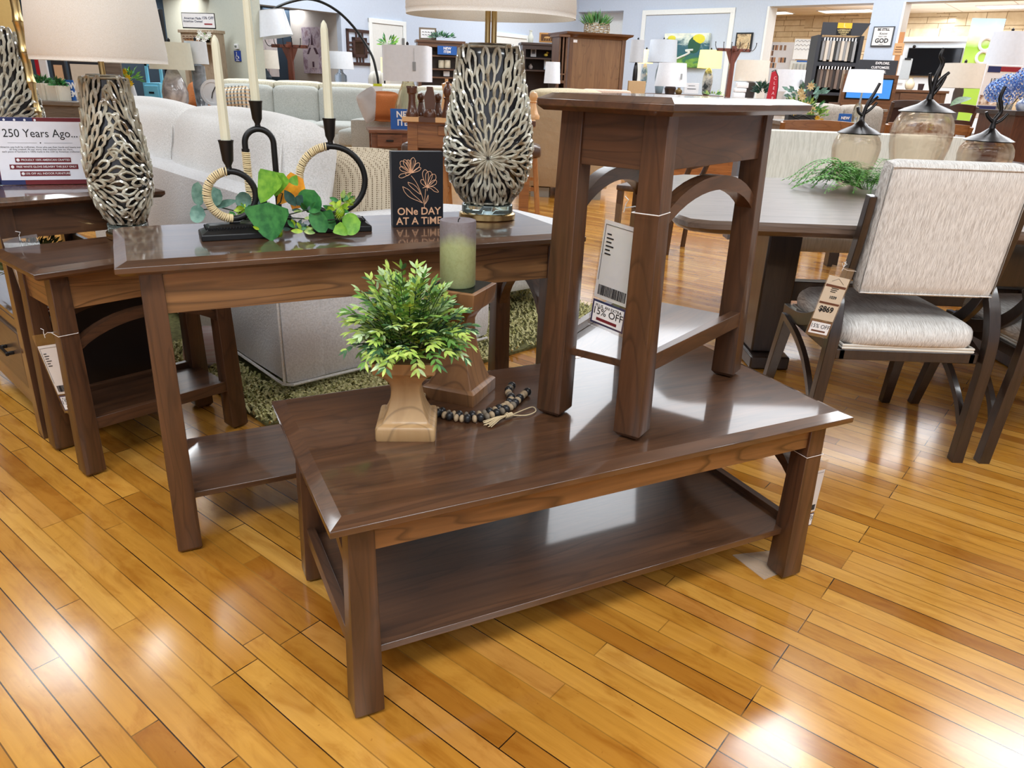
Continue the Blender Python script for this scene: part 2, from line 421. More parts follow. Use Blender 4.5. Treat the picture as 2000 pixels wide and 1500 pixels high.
def ceil_tiles():
    m, t, b = nt('ceiling_tiles')
    br = t.nodes.new('ShaderNodeTexBrick'); lk(t, coord(t, rot=(0, 0, 0)), br.inputs['Vector'])
    br.offset = 0; br.inputs['Scale'].default_value = 1; br.inputs['Brick Width'].default_value = 1.22; br.inputs['Row Height'].default_value = .61
    br.inputs['Mortar Size'].default_value = .012
    br.inputs['Color1'].default_value = srgb(236, 234, 226); br.inputs['Color2'].default_value = srgb(232, 229, 220); br.inputs['Mortar'].default_value = srgb(190, 182, 166)
    lk(t, br.outputs[0], b.inputs['Base Color']); b.inputs['Roughness'].default_value = .9
    return m
def stone_mat():
    m, t, b = nt('tan_ashlar_stone')
    c = coord(t); sep = t.nodes.new('ShaderNodeSeparateXYZ'); cmb = t.nodes.new('ShaderNodeCombineXYZ')
    lk(t, c, sep.inputs[0]); lk(t, sep.outputs[0], cmb.inputs[0]); lk(t, sep.outputs[2], cmb.inputs[1])
    facs = []; cols = []
    for (bw, rh, off, fq, sq, loc) in ((.62, .26, .37, 2, .6, 0), (.41, .13, .6, 3, 1.7, .07)):
        br = t.nodes.new('ShaderNodeTexBrick'); mp = t.nodes.new('ShaderNodeMapping'); mp.inputs['Location'].default_value = (loc*3, loc, 0)
        nz = noise(t, cmb.outputs[0], 3, 2); mx = mixc(t, cmb.outputs[0], nz.outputs['Color'], .02); lk(t, mx, mp.inputs[0]); lk(t, mp.outputs[0], br.inputs['Vector'])
        br.offset = off; br.offset_frequency = fq; br.squash = sq; br.squash_frequency = 2
        br.inputs['Scale'].default_value = 1; br.inputs['Brick Width'].default_value = bw; br.inputs['Row Height'].default_value = rh; br.inputs['Mortar Size'].default_value = .007; br.inputs['Bias'].default_value = 0
        br.inputs['Color1'].default_value = srgb(200, 184, 154); br.inputs['Color2'].default_value = srgb(226, 212, 184); br.inputs['Mortar'].default_value = srgb(148, 128, 98)
        cols.append(br.outputs[0]); facs.append(br.outputs[1])
    pk = t.nodes.new('ShaderNodeTexBrick'); lk(t, cmb.outputs[0], pk.inputs['Vector']); pk.inputs['Scale'].default_value = 1; pk.inputs['Brick Width'].default_value = .85; pk.inputs['Row Height'].default_value = .26; pk.inputs['Mortar Size'].default_value = 0
    pk.inputs['Color1'].default_value = (0, 0, 0, 1); pk.inputs['Color2'].default_value = (1, 1, 1, 1)
    pf = ramp(t, pk.outputs[0], [(.5, (0, 0, 0)), (.51, (1, 1, 1))])
    col = mixc(t, cols[0], cols[1], pf); n = noise(t, c, 6, 4, .6)
    col = mixc(t, col, ramp(t, n.outputs[0], [(.3, (.78, .7, .6)), (.6, (1, 1, 1))]), .6, 'MULTIPLY')
    lk(t, col, b.inputs['Base Color']); b.inputs['Roughness'].default_value = .85; bump(t, b, n.outputs[0], .5, .02)
    return m
STONE = stone_mat(); TILES = ceil_tiles()
# wall with the openings
def wall_A():
    m = MB(); T = .38
    m.box(-.3, 0, 0, T, 0, CEIL); m.box(0, 1.25, 0, T, 2.73, CEIL); m.box(1.25, 4.66, 0, T, 0, CEIL)
    m.box(4.66, 6.66, 0, T, 2.72, CEIL); m.box(6.66, 7.2, 0, T, 0, CEIL); m.box(7.2, 13, 0, T, 2.72, CEIL); m.box(13, 18, 0, T, 0, CEIL)
    return struct(WA.put(m.build('wall_back', BLUE)))
wall_A()
m = MB(); m.box(0, 1.25, .36, .42, 0, 2.75); struct(WA.put(m.build('wall_recess', TRIM)))
for (a, b_) in ((4.64, 4.66), (7.185, 7.2)):
    o = WA.box('trim_1', TRIM, a+.001 if a < 5 else a, b_+.022, -.02, .40, 0, 2.72); struct(o)
m = MB(); f = .10
m.box(1.76, 1.76+f, -.03, 0, .4, 2.72); m.box(3.86, 3.96, -.03, 0, .4, 2.72); m.box(1.76, 3.96, -.031, 0, 2.62, 2.72)
struct(WA.put(m.build('trim_2', TRIM, bevel=.006)))
WS = Wall(A0+WA.n*4.5, ANGA)
m = MB(); m.box(-1, 16, 0, .3, 0, 3.2); struct(WS.put(m.build('wall_stone', STONE)))
m = MB(); m.box(-.3, 18, .38, 4.5, 2.93, 3.0); struct(WA.put(m.build('ceiling_annex', TILES)))
# wall B with door, then alcove
m = MB(); m.box(-7.114, -.001, 0, .12, 0, CEIL); m.box(-20, -7.114, 0, .25, 2.12, CEIL); struct(WBw.put(m.build('wall_left', BLUE)))
SIDE = Wall(A0+WBw.d*-7.114, ANGB+pi/2)
t568 = SIDE.hit(568, 60)[0]
m = MB(); m.box(.12, t568+.1, -.12, 0, 0, 2.4); struct(SIDE.put(m.build('wall_alcove', GREYW)))
m = MB(); m.box(-20, -7.114, t568, t568+.12, 0, 2.4); struct(WBw.put(m.build('wall_teal', TEAL)))
m = MB(); m.box(-20, -7.114, .25, t568+.3, 2.30, 2.4); struct(WBw.put(m.build('ceiling_alcove', CEILM)))
WD = Wall(at(400, 60, 12.3), rad(-40))
dl, dr = WD.hit(20, 60)[0], WD.hit(497, 60)[0]
m = MB(); m.box(dl-4, dr, 0, .12, 0, 2.3); struct(WD.put(m.build('wall_sage', SAGE)))
# outer shell so that the room closes
m = MB(); m.box(-14, 16, -4, 30, CEIL, CEIL+.1); struct(m.build('ceiling', CEILM, smooth=False))
m = MB(); m.box(-14, -13.9, -4, 30, 0, CEIL); struct(m.build('wall_west', BLUE, smooth=False))
m = MB(); m.box(15.9, 16, -4, 30, 0, CEIL); struct(m.build('wall_east', BLUE, smooth=False))
m = MB(); m.box(-14, 16, -4.1, -4, 0, CEIL); struct(m.build('wall_front', BLUE, smooth=False))
# white door, hinge and frame on the left wall
s0, _ = WBw.hit(727, 100); s1, _ = WBw.hit(786, 100)
m = MB(); m.box(s0, s1, -.02, 0, 0, 2.02); dr_ = struct(WBw.put(m.build('door_1', plain('white_door_paint', (226, 226, 222), .5), bevel=.004)))
m = MB(); m.box(s0-.08, s0-.005, -.035, 0, 0, 2.10); m.box(s1+.005, s1+.08, -.035, 0, 0, 2.10); m.box(s0-.08, s1+.08, -.036, 0, 2.025, 2.10)
m.build('door_frame', TRIM, dr_, bevel=.005)
m = MB(); m.box(s1-.02, s1+.02, -.045, -.02, 1.70, 1.82); m.build('hinge', plain('steel', (150, 150, 150), .3, 1), dr_)
s0, _ = WBw.hit(968, 100); s1, _ = WBw.hit(1026, 100)
m = MB(); m.box(s0, s1, -.02, 0, 0, 2.02); dr_ = struct(WBw.put(m.build('door_2', plain('white_door_paint', (226, 226, 222), .5), bevel=.004)))
m = MB(); m.box(s0-.08, s0-.005, -.035, 0, 0, 2.10); m.box(s1+.005, s1+.08, -.035, 0, 0, 2.10); m.box(s0-.08, s1+.08, -.036, 0, 2.025, 2.10)
m.build('door_frame', TRIM, dr_, bevel=.005)
# lights of the far room
LENS = plain('light_lens', (255, 250, 240), .5, emit=(255, 244, 225), es=6)
for px, py in ((1655, 21), (1975, 12), (1497, 25)):
    p = WS.hit(px, py)
    d = FW + R2*((px-1000)/CF) + U2*((750-py)/CF); P = V((0, 0, CH))+d*((2.925-CH)/d.z)
    t = thing('ceiling_light', (P.x, P.y, 2.93), ANGA, {1655: 'flat rectangular ceiling light seen through the opening beside the grey pier', 1975: 'flat ceiling light at the top right corner of the photo', 1497: 'flat ceiling light seen at the left side of the first opening'}[px], 'ceiling light', 'flat lights in the far ceiling')
    m = MB(); m.box(-.61, .61, -.3, .3, -.02, 0); m.build('light_frame', WHT, t)
    m = MB(); m.box(-.57, .57, -.26, .26, -.024, -.018); m.build('diffuser', LENS, t)
# housings for the unseen showroom lights, the added fills included
for o in [o for o in COL.objects if o.type == 'LIGHT' and o.name.startswith('ceiling_and_fill_light')]:
    x, y, z = o.location
    m = MB(); m.box(-o.data.size/2-.04, o.data.size/2+.04, -o.data.size_y/2-.04, o.data.size_y/2+.04, 0, .055); t = m.build('ceiling_light', WHT, bevel=.004); t.location = (x, y, CEIL-.055)
    tag(t, 'rectangular light fixture on the high showroom ceiling', 'ceiling light', 'fixtures on the high showroom ceiling')
# ---------------------------------------------------------------- rug and near sofa
RUG = Wall((-.83, 2.27), rad(45))
m = MB(); m.box(0, 2.02, 0, 3.0, .001, .012); rug = RUG.put(m.build('shag_rug', leafm('rug_backing', (120, 118, 70), (90, 88, 52), .95)))
tag(rug, 'olive green shag rug under the white sofa', 'rug')
rr = random.Random(3); m = MB()
for i in range(15000):
    x = rr.uniform(0, 2.02); y = rr.uniform(0, 1) if x < 1.0 else rr.uniform(0, 2.6)
    if .17 < x < 1.0 and y > .32 : y = rr.uniform(0, .32)
    a = rr.uniform(0, 2*pi); l = rr.uniform(.02, .036); ww = rr.uniform(.003, .006); dx, dy = cos(a), sin(a); h = rr.uniform(.012, .024)
    m.cur = rr.choice((0, 0, 1, 2))
    m.add([(x-dy*ww, y+dx*ww, .01), (x+dy*ww, y-dx*ww, .01), (x+dx*l*.6+dy*ww, y+dy*l*.6-dx*ww, .012+h), (x+dx*l*.6-dy*ww, y+dy*l*.6+dx*ww, .012+h), (x+dx*l, y+dy*l, .012+h*.8)], [(0, 1, 2, 3), (3, 2, 4)])
pile = m.build('pile', [leafm('rug_yarn_a', (226, 220, 168), (200, 194, 132), .95), leafm('rug_yarn_b', (188, 186, 124), (154, 152, 92), .95), leafm('rug_yarn_c', (226, 220, 170), (196, 188, 130), .95)], rug); pile['kind'] = 'stuff'

BOUCLE = fabric('white_boucle', (236, 234, 232), (214, 212, 208), 160, .95, .5, .006)
BOUCLE_B = fabric('white_boucle_base', (226, 226, 228), (206, 205, 206), 130, .95, .4, .006)
sofa = thing('sofa', (-.83, 2.49, .012), rad(42), 'long white boucle sofa seen from behind, standing on the olive rug', 'sofa')
# local x: along the sofa end (depth), local y: along the rear (length)
m = MB(); m.rbox((.09, 1.28, .382), (.09, 1.28, .337), .035, 5); m.build('back_frame', BOUCLE_B, sofa)
m = MB(); m.rbox((.52, .13, .33), (.47, .125, .29), .045, 6); m.build('armrest', BOUCLE_B, sofa)
m = MB(); m.rbox((.50, 1.38, .21), (.42, 1.14, .17), .03, 4); m.build('seat_base', BOUCLE_B, sofa)
m = MB()
for (a, b_) in ((.012, .012),): m.tube([(.003, 2.5, .05), (.003, .03, .05), (.03, .004, .05), (.96, .004, .05)], .006, 6)
m.tube([(.002, .016, .06), (.002, .016, .72)], .005, 6)
m.build('piping', BOUCLE, sofa)
for k in range(3):
    m = MB(); m.rbox((.60, .66+k*.78, .44), (.36, .38, .085), .06, 6, .02); m.build('seat_cushion', BOUCLE, sofa)
tilt = M.Rotation(rad(12), 4, 'Y')
for k in range(2):
    X = M.Translation((.27, .83+k*1.18, .725)) @ tilt
    m = MB(); m.X = X
    m.rbox((0, 0, 0), (.135, .585, .225), .10, 12, .03)
    q = m.build('back_cushion', BOUCLE, sofa)
    m = MB(); m.X = X
    pts = [(-.10, -.575, -.2), (-.116, -.57, .0), (-.112, -.55, .12), (-.085, -.50, .186), (-.085, 0, .196), (-.085, .50, .186), (-.112, .55, .12), (-.116, .57, 0), (-.10, .575, -.2)]
    m.tube(pts, .006, 6); m.build('piping', BOUCLE, q)
# cushions on it
WAFF = fabric('tan_waffle_weave', (198, 182, 156), (120, 100, 76), 1, .95, .3, .003)
def waffle():
    m, t, b = nt('tan_dotted_weave'); v = coord(t, 'Object', (120, 120, 120), (0, 0, .3)); vo = t.nodes.new('ShaderNodeTexVoronoi'); vo.inputs['Randomness'].default_value = .12; vo.inputs['Scale'].default_value = 1; lk(t, v, vo.inputs['Vector'])
    lk(t, ramp(t, vo.outputs['Distance'], [(.22, srgb(104, 84, 60)), (.42, srgb(206, 192, 168))]), b.inputs['Base Color']); b.inputs['Roughness'].default_value = .95
    bump(t, b, vo.outputs['Distance'], .5, .004); return m
def pillow(name, loc, rot, w, h, th, mat, label, cat='cushion', n=9, group=None, edge=None):
    t = MB(); t.rbox((0, 0, 0), (w/2, th*.42, h/2), th*.38, n, th*.18)
    o = t.build(name, mat); 
    for v in o.data.vertices: # pull the corners to points
        x, y, z = v.co; ex, ez = abs(x)/(w/2), abs(z)/(h/2)
        k = max(ex, ez); v.co.y *= max(.12, 1-k**5*.85); s_ = 1-.05*(1-min(ex, ez))*k; v.co.x *= s_ if ex < ez else 1; v.co.z *= s_ if ez <= ex else 1
    o.location = loc; o.rotation_euler = rot
    return tag(o, label, cat, group)
wp = pillow('throw_cushion', (-.68, 3.12, .665), (rad(-24), 0, rad(6)), .42, .38, .12, waffle(), 'tan woven cushion with a dotted texture on the white sofa, behind the flower plaque')
# ---------------------------------------------------------------- ceramic petal lamps
DARKC = plain('dark_ceramic', (30, 30, 34), .25, coat=.8)
def glaze():
    m, t, b = nt('cream_green_glaze'); n = noise(t, coord(t), 18, 4, .6)
    lk(t, ramp(t, n.outputs[0], [(.32, srgb(120, 98, 72)), (.45, srgb(176, 168, 148)), (.62, srgb(206, 204, 188)), (.8, srgb(168, 178, 166))]), b.inputs['Base Color'])
    b.inputs['Roughness'].default_value = .16; b.inputs['Coat Weight'].default_value = 1; b.inputs['Coat Roughness'].default_value = .04
    bump(t, b, n.outputs[0], .3, .004); return m
GLAZE = glaze()
LH = .425
def body_w(z): # half width over height 0..1
    t = z/LH
    pts = [(0, .056), (.06, .078), (.14, .100), (.25, .116), (.36, .1205), (.5, .115), (.65, .104), (.8, .092), (.93, .082), (.975, .079), (1, .066)]
    for (a, wa), (b, wb) in zip(pts, pts[1:]):
        if t <= b: return wa+(wb-wa)*(t-a)/(b-a)
    return .066
def on_body(X, z, off=0):
    z = min(max(z, .004), LH-.004); a = body_w(z)+off; b_ = body_w(z)*.72+off; ph = X/.12
    return V((a*sin(ph), -b_*cos(ph), z))
def petal_lamp(loc, rz, lab, shade_r=(.215, .185), shade_h=.26, zs=.52, square=False):
    t = thing('table_lamp', loc, rz, lab, 'lamp', None)
    m = MB(); m.lathe([(.07, 0), (.074, .003), (.074, .017), (.07, .02)], n=40, sx=1.12, sy=.86); m.build('lamp_base', BRASS, t)
    m = MB(); m.lathe([(.066, .02), (.068, .022), (.068, .042), (.066, .044)], n=40, sx=1.1, sy=.84)
    m.build('glass_disc', plain('pale_green_glass', (215, 238, 232), .04, trans=.9, ior=1.5), t)
    zb = .044
    m = MB(); m.X = M.Translation((0, 0, zb))
    m.lathe([(body_w(z*LH)-.003, z*LH) for z in [0, .03, .06, .1, .14, .2, .25, .3, .36, .43, .5, .58, .65, .73, .8, .87, .93, .975, 1]], n=48, sx=1, sy=.72)
    bd = m.build('lamp_body', DARKC, t)
    m = MB(); m.X = M.Translation((0, 0, zb)); r_ = random.Random(5)
    for half in (0, 1):
        cx, cz = half*pi*.12, .135
        radii = [.006, .036, .068, .102, .138, .176, .216, .258, .302, .348]
        for k in range(9):
            r0 = radii[k]; r1 = radii[k+1]; ncount = [11, 14, 18, 23, 27, 31, 34, 37, 40][k]
            for i in range(ncount):
                th = 2*pi*(i+(k % 2)*.5)/ncount+r_.uniform(-.03, .03)
                c0, s0 = cos(th), sin(th); Lp = (r1-r0)*1.6; wd = 2*pi*(r0+Lp*.5)/ncount*.40
                if cz+s0*(r0+Lp*.5) > LH*.985 or cz+s0*(r0+Lp*.5) < .006: continue
                if abs(c0*(r0+Lp*.5)) > pi*.12/2*1.02: continue
                pts = []
                for q in range(11):
                    u = q/10; a = pi*2*u; lx = (1-cos(a))/2; ly = sin(a)*(.55+.45*sin(pi*min(1, lx*1.1)))*.98
                    # teardrop: narrow at the inner end
                    ww = ly*wd*(.35+.75*lx)
                    rr0 = r0+Lp*lx
                    pts.append(on_body(cx+c0*rr0-s0*ww, cz+s0*rr0+c0*ww, .001+.005*lx))
                m.tube(pts[:-1], [.0028+.0028*(1-cos(2*pi*q/10))/2 for q in range(10)], 4, closed=True)
    m.tube([on_body(.12*2*pi*i/40, LH*.985, .0) for i in range(40)], .004, 5, closed=True)
    m.tube([on_body(.12*2*pi*i/40, LH*.012, .0) for i in range(40)], .003, 5, closed=True)
    m.build('petal_relief', GLAZE, bd, ang=80)
    m = MB(); m.lathe([(.064, zb+LH-.003), (.062, zb+LH+.003), (.02, zb+LH+.004)], n=32, sx=1, sy=.72); m.build('lamp_cap', GLAZE, bd)
    m = MB()
    for s in (-1, 1): m.cyl((s*.0085, 0, zb+LH), .0075, zs+.06-(zb+LH)+.1, 16)
    m.build('lamp_neck', BRASS, t)
    m = MB(); r0, r1 = shade_r; N = 64
    def ring(r, z):
        return [(r*cos(2*pi*i/N), r*.8*sin(2*pi*i/N), z) for i in range(N)]
    m.loft([ring(r0-.003, zs), ring(r0, zs), ring(r0, zs+.012), ring(r0+.0012, zs+.013), ring(r0, zs+.024), ring(r0+.001, zs+.025), ring(r1, zs+shade_h), ring(r1-.003, zs+shade_h), ring(r0-.004, zs+.01), ring(r0-.003, zs)], cap=False)
    sh = m.build('lamp_shade', SHADE, t, ang=60)
    return t

_p = MB(); _p.box(-3.95, 3.95, -3.35, 3.35, 0, .045); _t = _p.build('ceiling_light', WHT, bevel=.004); _t.location = (4.4, 9.8, CEIL-.047); tag(_t, 'very large luminous panel on the high showroom ceiling', 'ceiling light')  # unlit backing plate for the added softbox, out of view
ot = thing('ottoman', (-.16, 3.95, .014), rad(40), 'white boucle ottoman on wooden feet, seen under the right end of the sofa table', 'ottoman')  # far end of the sofa's chaise, built as a separate block
m = MB(); m.rbox((0, 0, .27), (.42, .32, .16), .04, 6); m.build('body', BOUCLE_B, ot)
for sx in (-1, 1):
    for sy in (-1, 1): m = MB(); m.box(sx*.35-.03, sx*.35+.03, sy*.25-.03, sy*.25+.03, 0, .12); m.build('foot', plain('warm_wood_foot', (150, 104, 62), .5), ot, bevel=.004)
ZC = .7504
lamp2 = petal_lamp((-.092, 2.205, ZC), rad(2), 'ceramic petal relief lamp on the sofa table beside the black flower plaque', zs=.537, shade_r=(.228, .205))
lamp1 = petal_lamp((-1.222, 2.305, .636), rad(-58), 'ceramic petal relief lamp on the left end table, beside the sofa table', zs=.505, shade_r=(.222, .198))

# ---- ringed candle holders
WRAP = plain('pale_cane_wrap', (226, 206, 162), .7)
IRON = plain('matte_black_iron', (17, 17, 18), .42, nb=(90, .3, .001))
WAX = plain('ivory_wax', (226, 224, 200), .45, spec=.4)
def block_base(t, w, d, h):
    m = MB(); e = .012
    R_ = lambda k, z: [(-w/2+k, -d/2+k, z), (w/2-k, -d/2+k, z), (w/2-k, d/2-k, z), (-w/2+k, d/2-k, z)]
    m.loft([R_(0, 0), R_(0, h*.42), R_(e*.3, h*.5), R_(e, h*.62), R_(e*1.7, h*.95), R_(e*2, h)])
    b = m.build('base', IRON, t, bevel=.002)
    m = MB()
    for s in (-1, 1):
        n = int((w-.04)/.0065)
        for i in range(n):
            x = -w/2+.02+i*(w-.04)/(n-1); m.ball((x, s*(d/2-e*1.25), h*.80), .0028, 6, 4, (1, 1, 1.4))
        n = int((d-.04)/.0065)
        for i in range(n):
            y = -d/2+.02+i*(d-.04)/(n-1); m.ball((s*(w/2-e*1.25), y, h*.80), .0028, 6, 4, (1, 1, 1.4))
    m.build('beaded_edge', IRON, b)
def cup(t, x, z, s=1, lean=0):
    m = MB(); m.lathe([(.008*s, 0), (.007*s, .006), (.013*s, .018), (.0165*s, .058*s), (.0185*s, .066*s), (.015*s, .066*s), (.012*s, .05*s)], (x, 0, z), 10); m.build('candle_cup', IRON, t, ang=50)
def wrap_coil(path, r, turns, wr=.0023):
    P = [V(p) for p in path]; L = [0]
    for a, b in zip(P, P[1:]): L.append(L[-1]+(b-a).length)
    m = MB(); rg = random.Random(1)
    for k in range(turns):
        s = L[-1]*(k+.5)/turns; i = max(j for j in range(len(L)) if L[j] <= s); i = min(i, len(P)-2)
        f = (s-L[i])/(L[i+1]-L[i]); p = P[i].lerp(P[i+1], f); d = (P[i+1]-P[i]).normalized()
        a = V((0, 1, 0)); b = d.cross(a).normalized(); j = rg.uniform(-.0008, .0008)
        m.tube([p+d*(j+.001*sin(q)) + (a*cos(q)+b*sin(q))*(r+wr*.6) for q in [2*pi*u/10 for u in range(10)]], wr, 5, closed=True)
    return m
def ring_holder(loc, rz, lab, R, w, d, kind='ring', wz=(100, 250), cs=1, cx=0, hh=0):
    t = thing('candle_holder', loc, rz, lab, 'candle holder')
    h = .033; block_base(t, w, d, h); rt = .0075
    if kind == 'ring':
        c = V((cx, 0, h+.004+R+rt))
        path = [c+V((R*cos(a), 0, R*sin(a))) for a in [2*pi*i/48 for i in range(48)]]
        m = MB(); m.tube(path, rt, 12, closed=True); m.tube([(cx-.012, 0, h+.003), (cx+.012, 0, h+.003)], .005, 8); m.build('ring', IRON, t)
        wp_ = [c+V((R*cos(a), 0, R*sin(a))) for a in [rad(wz[0])+(rad(wz[1])-rad(wz[0]))*i/40 for i in range(41)]]
        zt = c.z+R+rt-.001
    else:
        W = R; H = hh
        path = [(-W, 0, h), (-W, 0, H-W)]+[(W*cos(a), 0, H-W+W*sin(a)) for a in [pi-pi*i/20 for i in range(1, 20)]]+[(W, 0, H-W), (W, 0, h)]
        m = MB(); m.tube(path, rt, 12); m.build('arch', IRON, t)
        wp_ = [V((-W, 0, h+.01+(H-W-.03-h)*i/20)) for i in range(21)]; zt = H+rt-.001
    n = int(sum((b-a).length for a, b in zip(wp_, wp_[1:]))/.0047)
    wrap_coil(wp_, rt, n).build('cane_wrap', WRAP, t)
    m = MB(); m.tube([wp_[-1 if kind != 'ring' else 0]+V((-.004 if kind == 'ring' else 0, 0, 0)), wp_[-1 if kind != 'ring' else 0]+V((.006 if kind == 'ring' else 0, 0, .001 if kind == 'ring' else .007))], rt+.0025, 10); m.build('collar', IRON, t)
    cup(t, cx, zt, cs)
    X = t.location + M.Rotation(rz, 3, 'Z') @ V((cx, 0, zt+.045*cs))
    return t, X
def taper(X, H, lab, r=.0112):
    m = MB(); m.lathe([(r*1.08, 0), (r, H*.4), (r*.82, H-.02), (r*.62, H-.008), (r*.15, H)], n=8); o = m.build('taper_candle', WAX, bevel=.0)
    o.location = X; tag(o, lab, 'candle', 'ivory taper candles in the ringed holders')
h1, X1 = ring_holder((-.696, 1.815, ZC), rad(27), 'candle holder with the small ring, nearest of the three on the sofa table', .056, .165, .085, cx=-.0, wz=(96, 268), cs=.98)
h2, X2 = ring_holder((-.668, 1.965, ZC), rad(24), 'candle holder shaped as a tall black arch with one wrapped side', .035, .15, .085, 'arch', hh=.245, cs=.92)
h3, X3 = ring_holder((-.478, 1.955, ZC), rad(20), 'candle holder with the large ring at the right of the greenery', .083, .17, .085, cx=-.005, wz=(98, 196), cs=.92)
taper(X1, .245, 'ivory taper candle in the small ring holder'); taper(X2, .27, 'ivory taper candle in the tall arch holder, cut by the top of the photo'); taper(X3, .24, 'ivory taper candle in the large ring holder')

# ---- faux greenery among them
G1 = leafm('leaf_bright_green', (132, 184, 58), (92, 150, 42)); G2 = leafm('leaf_deep_green', (70, 140, 70), (44, 106, 54)); G3 = leafm('leaf_eucalyptus', (124, 160, 144), (84, 124, 110), .6)
G4 = leafm('leaf_orange', (232, 158, 30), (206, 124, 20)); G5 = leafm('leaf_dark_teal', (52, 86, 76), (30, 60, 52)); G6 = leafm('leaf_variegated', (196, 212, 130), (110, 150, 70)); G7 = leafm('leaf_yellow_green', (176, 200, 50), (120, 160, 40)); ST = plain('dark_stem', (40, 52, 34), .6)
gr = thing('artificial_greenery', (-.56, 1.86, ZC+.001), 0, 'artificial leaf spray with one orange leaf lying among the candle holders', 'artificial plant')
heart = lambda t: (min(1, (t/.16))**.5)*(1-t)**.62*1.15
rnd = lambda t: sqrt(max(0, 1-(2*t-1)**2))
lance = lambda t: sin(pi*t)**.9
def gl(m, b, e, wpx, mi, wf=None, Y=1.86, dY=0, cup=.12, bend=.12):
    B = at(b[0], b[1], Y)-gr.location; E_ = at(e[0], e[1], Y+dY)-gr.location
    for q in (B, E_):
        if q.z < .004: q.z = .004
    m.cur = mi; d = E_-B; L = d.length; nrm = V((-.15, -1, .35))
    m.leaf(B, d, nrm, L*1.08, wpx*1.22*Y*.99/CF, cup, -bend*.5, 8, wf=wf)
m = MB(); C_ = lambda x, y: (360+x*.2992, 300+y*.2992)
big = [((548, 318), (577, 578), 78, 1, heart, 1.79, .0), ((592, 118), (512, 308), 46, 0, heart, 1.84, 0), ((648, 128), (600, 268), 32, 0, heart, 1.85, 0), ((700, 150), (738, 205), 18, 0, heart, 1.85, 0), ((775, 165), (625, 318), 42, 3, heart, 1.90, 0),
       ((805, 385), (850, 250), 44, 1, rnd, 1.86, 0), ((835, 362), (918, 502), 28, 1, rnd, 1.83, 0), ((1030, 480), (1145, 450), 36, 0, rnd, 1.83, 0), ((985, 470), (1060, 528), 22, 0, heart, 1.82, 0), ((900, 380), (985, 490), 30, 1, heart, 1.87, 0), ((690, 330), (800, 330), 18, 3, heart, 1.90, 0),
       ((95, 345), (95, 195), 22, 2, rnd, 1.84, 0), ((140, 400), (45, 395), 28, 2, rnd, 1.83, 0), ((175, 325), (235, 245), 30, 2, rnd, 1.86, 0), ((440, 330), (345, 285), 26, 2, rnd, 1.88, 0), ((180, 350), (340, 310), 12, 2, lance, 1.86, 0), ((470, 350), (495, 222), 16, 4, lance, 1.86, 0), ((480, 300), (545, 355), 16, 4, lance, 1.84, 0), ((730, 345), (660, 245), 16, 4, lance, 1.84, 0), ((735, 340), (770, 275), 16, 4, lance, 1.84, 0)]
for b, e, wd, mi, wf, Y, dY in big: gl(m, C_(*b), C_(*e), wd, mi, wf, Y, dY)
m.build('large_leaves', [G1, G2, G3, G4, G5], gr)
m = MB(); r_ = random.Random(11)
def spray(cx, cy, n, rad_, Lp, mis, Y, zlo=0):
    for i in range(n):
        a = r_.uniform(-.3, pi+.3); r0 = r_.uniform(0, rad_*.6); b = (cx+r0*cos(a), cy-r0*sin(a)*.7); l = r_.uniform(.7, 1.1)*Lp
        gl(m, b, (b[0]+l*cos(a), b[1]-l*sin(a)*.8), l*.42, r_.choice(mis), None, Y+r_.uniform(-.02, .03), r_.uniform(-.02, .02))
spray(462, 420, 14, 16, 18, (0, 4, 1, 0), 1.87); spray(478, 408, 8, 12, 15, (0, 1), 1.86)
spray(600, 412, 10, 22, 20, (2, 3, 1), 1.85); spray(578, 448, 12, 20, 20, (0, 1, 2), 1.83); spray(592, 452, 6, 14, 20, (3, 0), 1.81)
spray(668, 395, 16, 20, 20, (0, 3, 1), 1.88); spray(655, 410, 10, 18, 20, (0, 1), 1.86); spray(690, 398, 5, 8, 17, (3, 0), 1.87); spray(510, 450, 6, 10, 16, (0, 3), 1.80); spray(615, 425, 8, 20, 16, (2, 1, 3), 1.86)
m.build('small_leaves', [G7, G2, G5, G6, G1], gr)
for (px, py, Y, R) in ((665, 415, 1.84, .021), (545, 456, 1.80, .017)):
    c = at(px, py, Y)-gr.location; c.z = max(c.z, R*.8); m = MB()
    m.ball(c, R*.55, 10, 8)
    for i in range(150):
        a = i*2.399; z = 1-2*(i+.5)/150; s = sqrt(1-z*z); d = V((s*cos(a), s*sin(a), z)); p = c+d*R*.5; q = c+d*R
        if q.z < .001: continue
        sd = d.cross(V((.3, .2, 1))).normalized()*.0009
        m.add([p-sd, p+sd, q], [(0, 1, 2)])
    m.build('thistle_head', G7, gr)
m = MB()
for pts in ([(520, 420, 1.86), (548, 395, 1.85), (552, 378, 1.85), (540, 375, 1.86)], [(470, 432, 1.86), (560, 425, 1.86), (640, 430, 1.86), (690, 425, 1.86)], [(500, 440, 1.86), (470, 415, 1.86), (430, 405, 1.86), (395, 410, 1.85)], [(560, 420, 1.85), (600, 410, 1.85), (625, 420, 1.85)]):
    m.tube([at(*p)-gr.location for p in pts], .0017, 5)
m.build('stems', ST, gr)

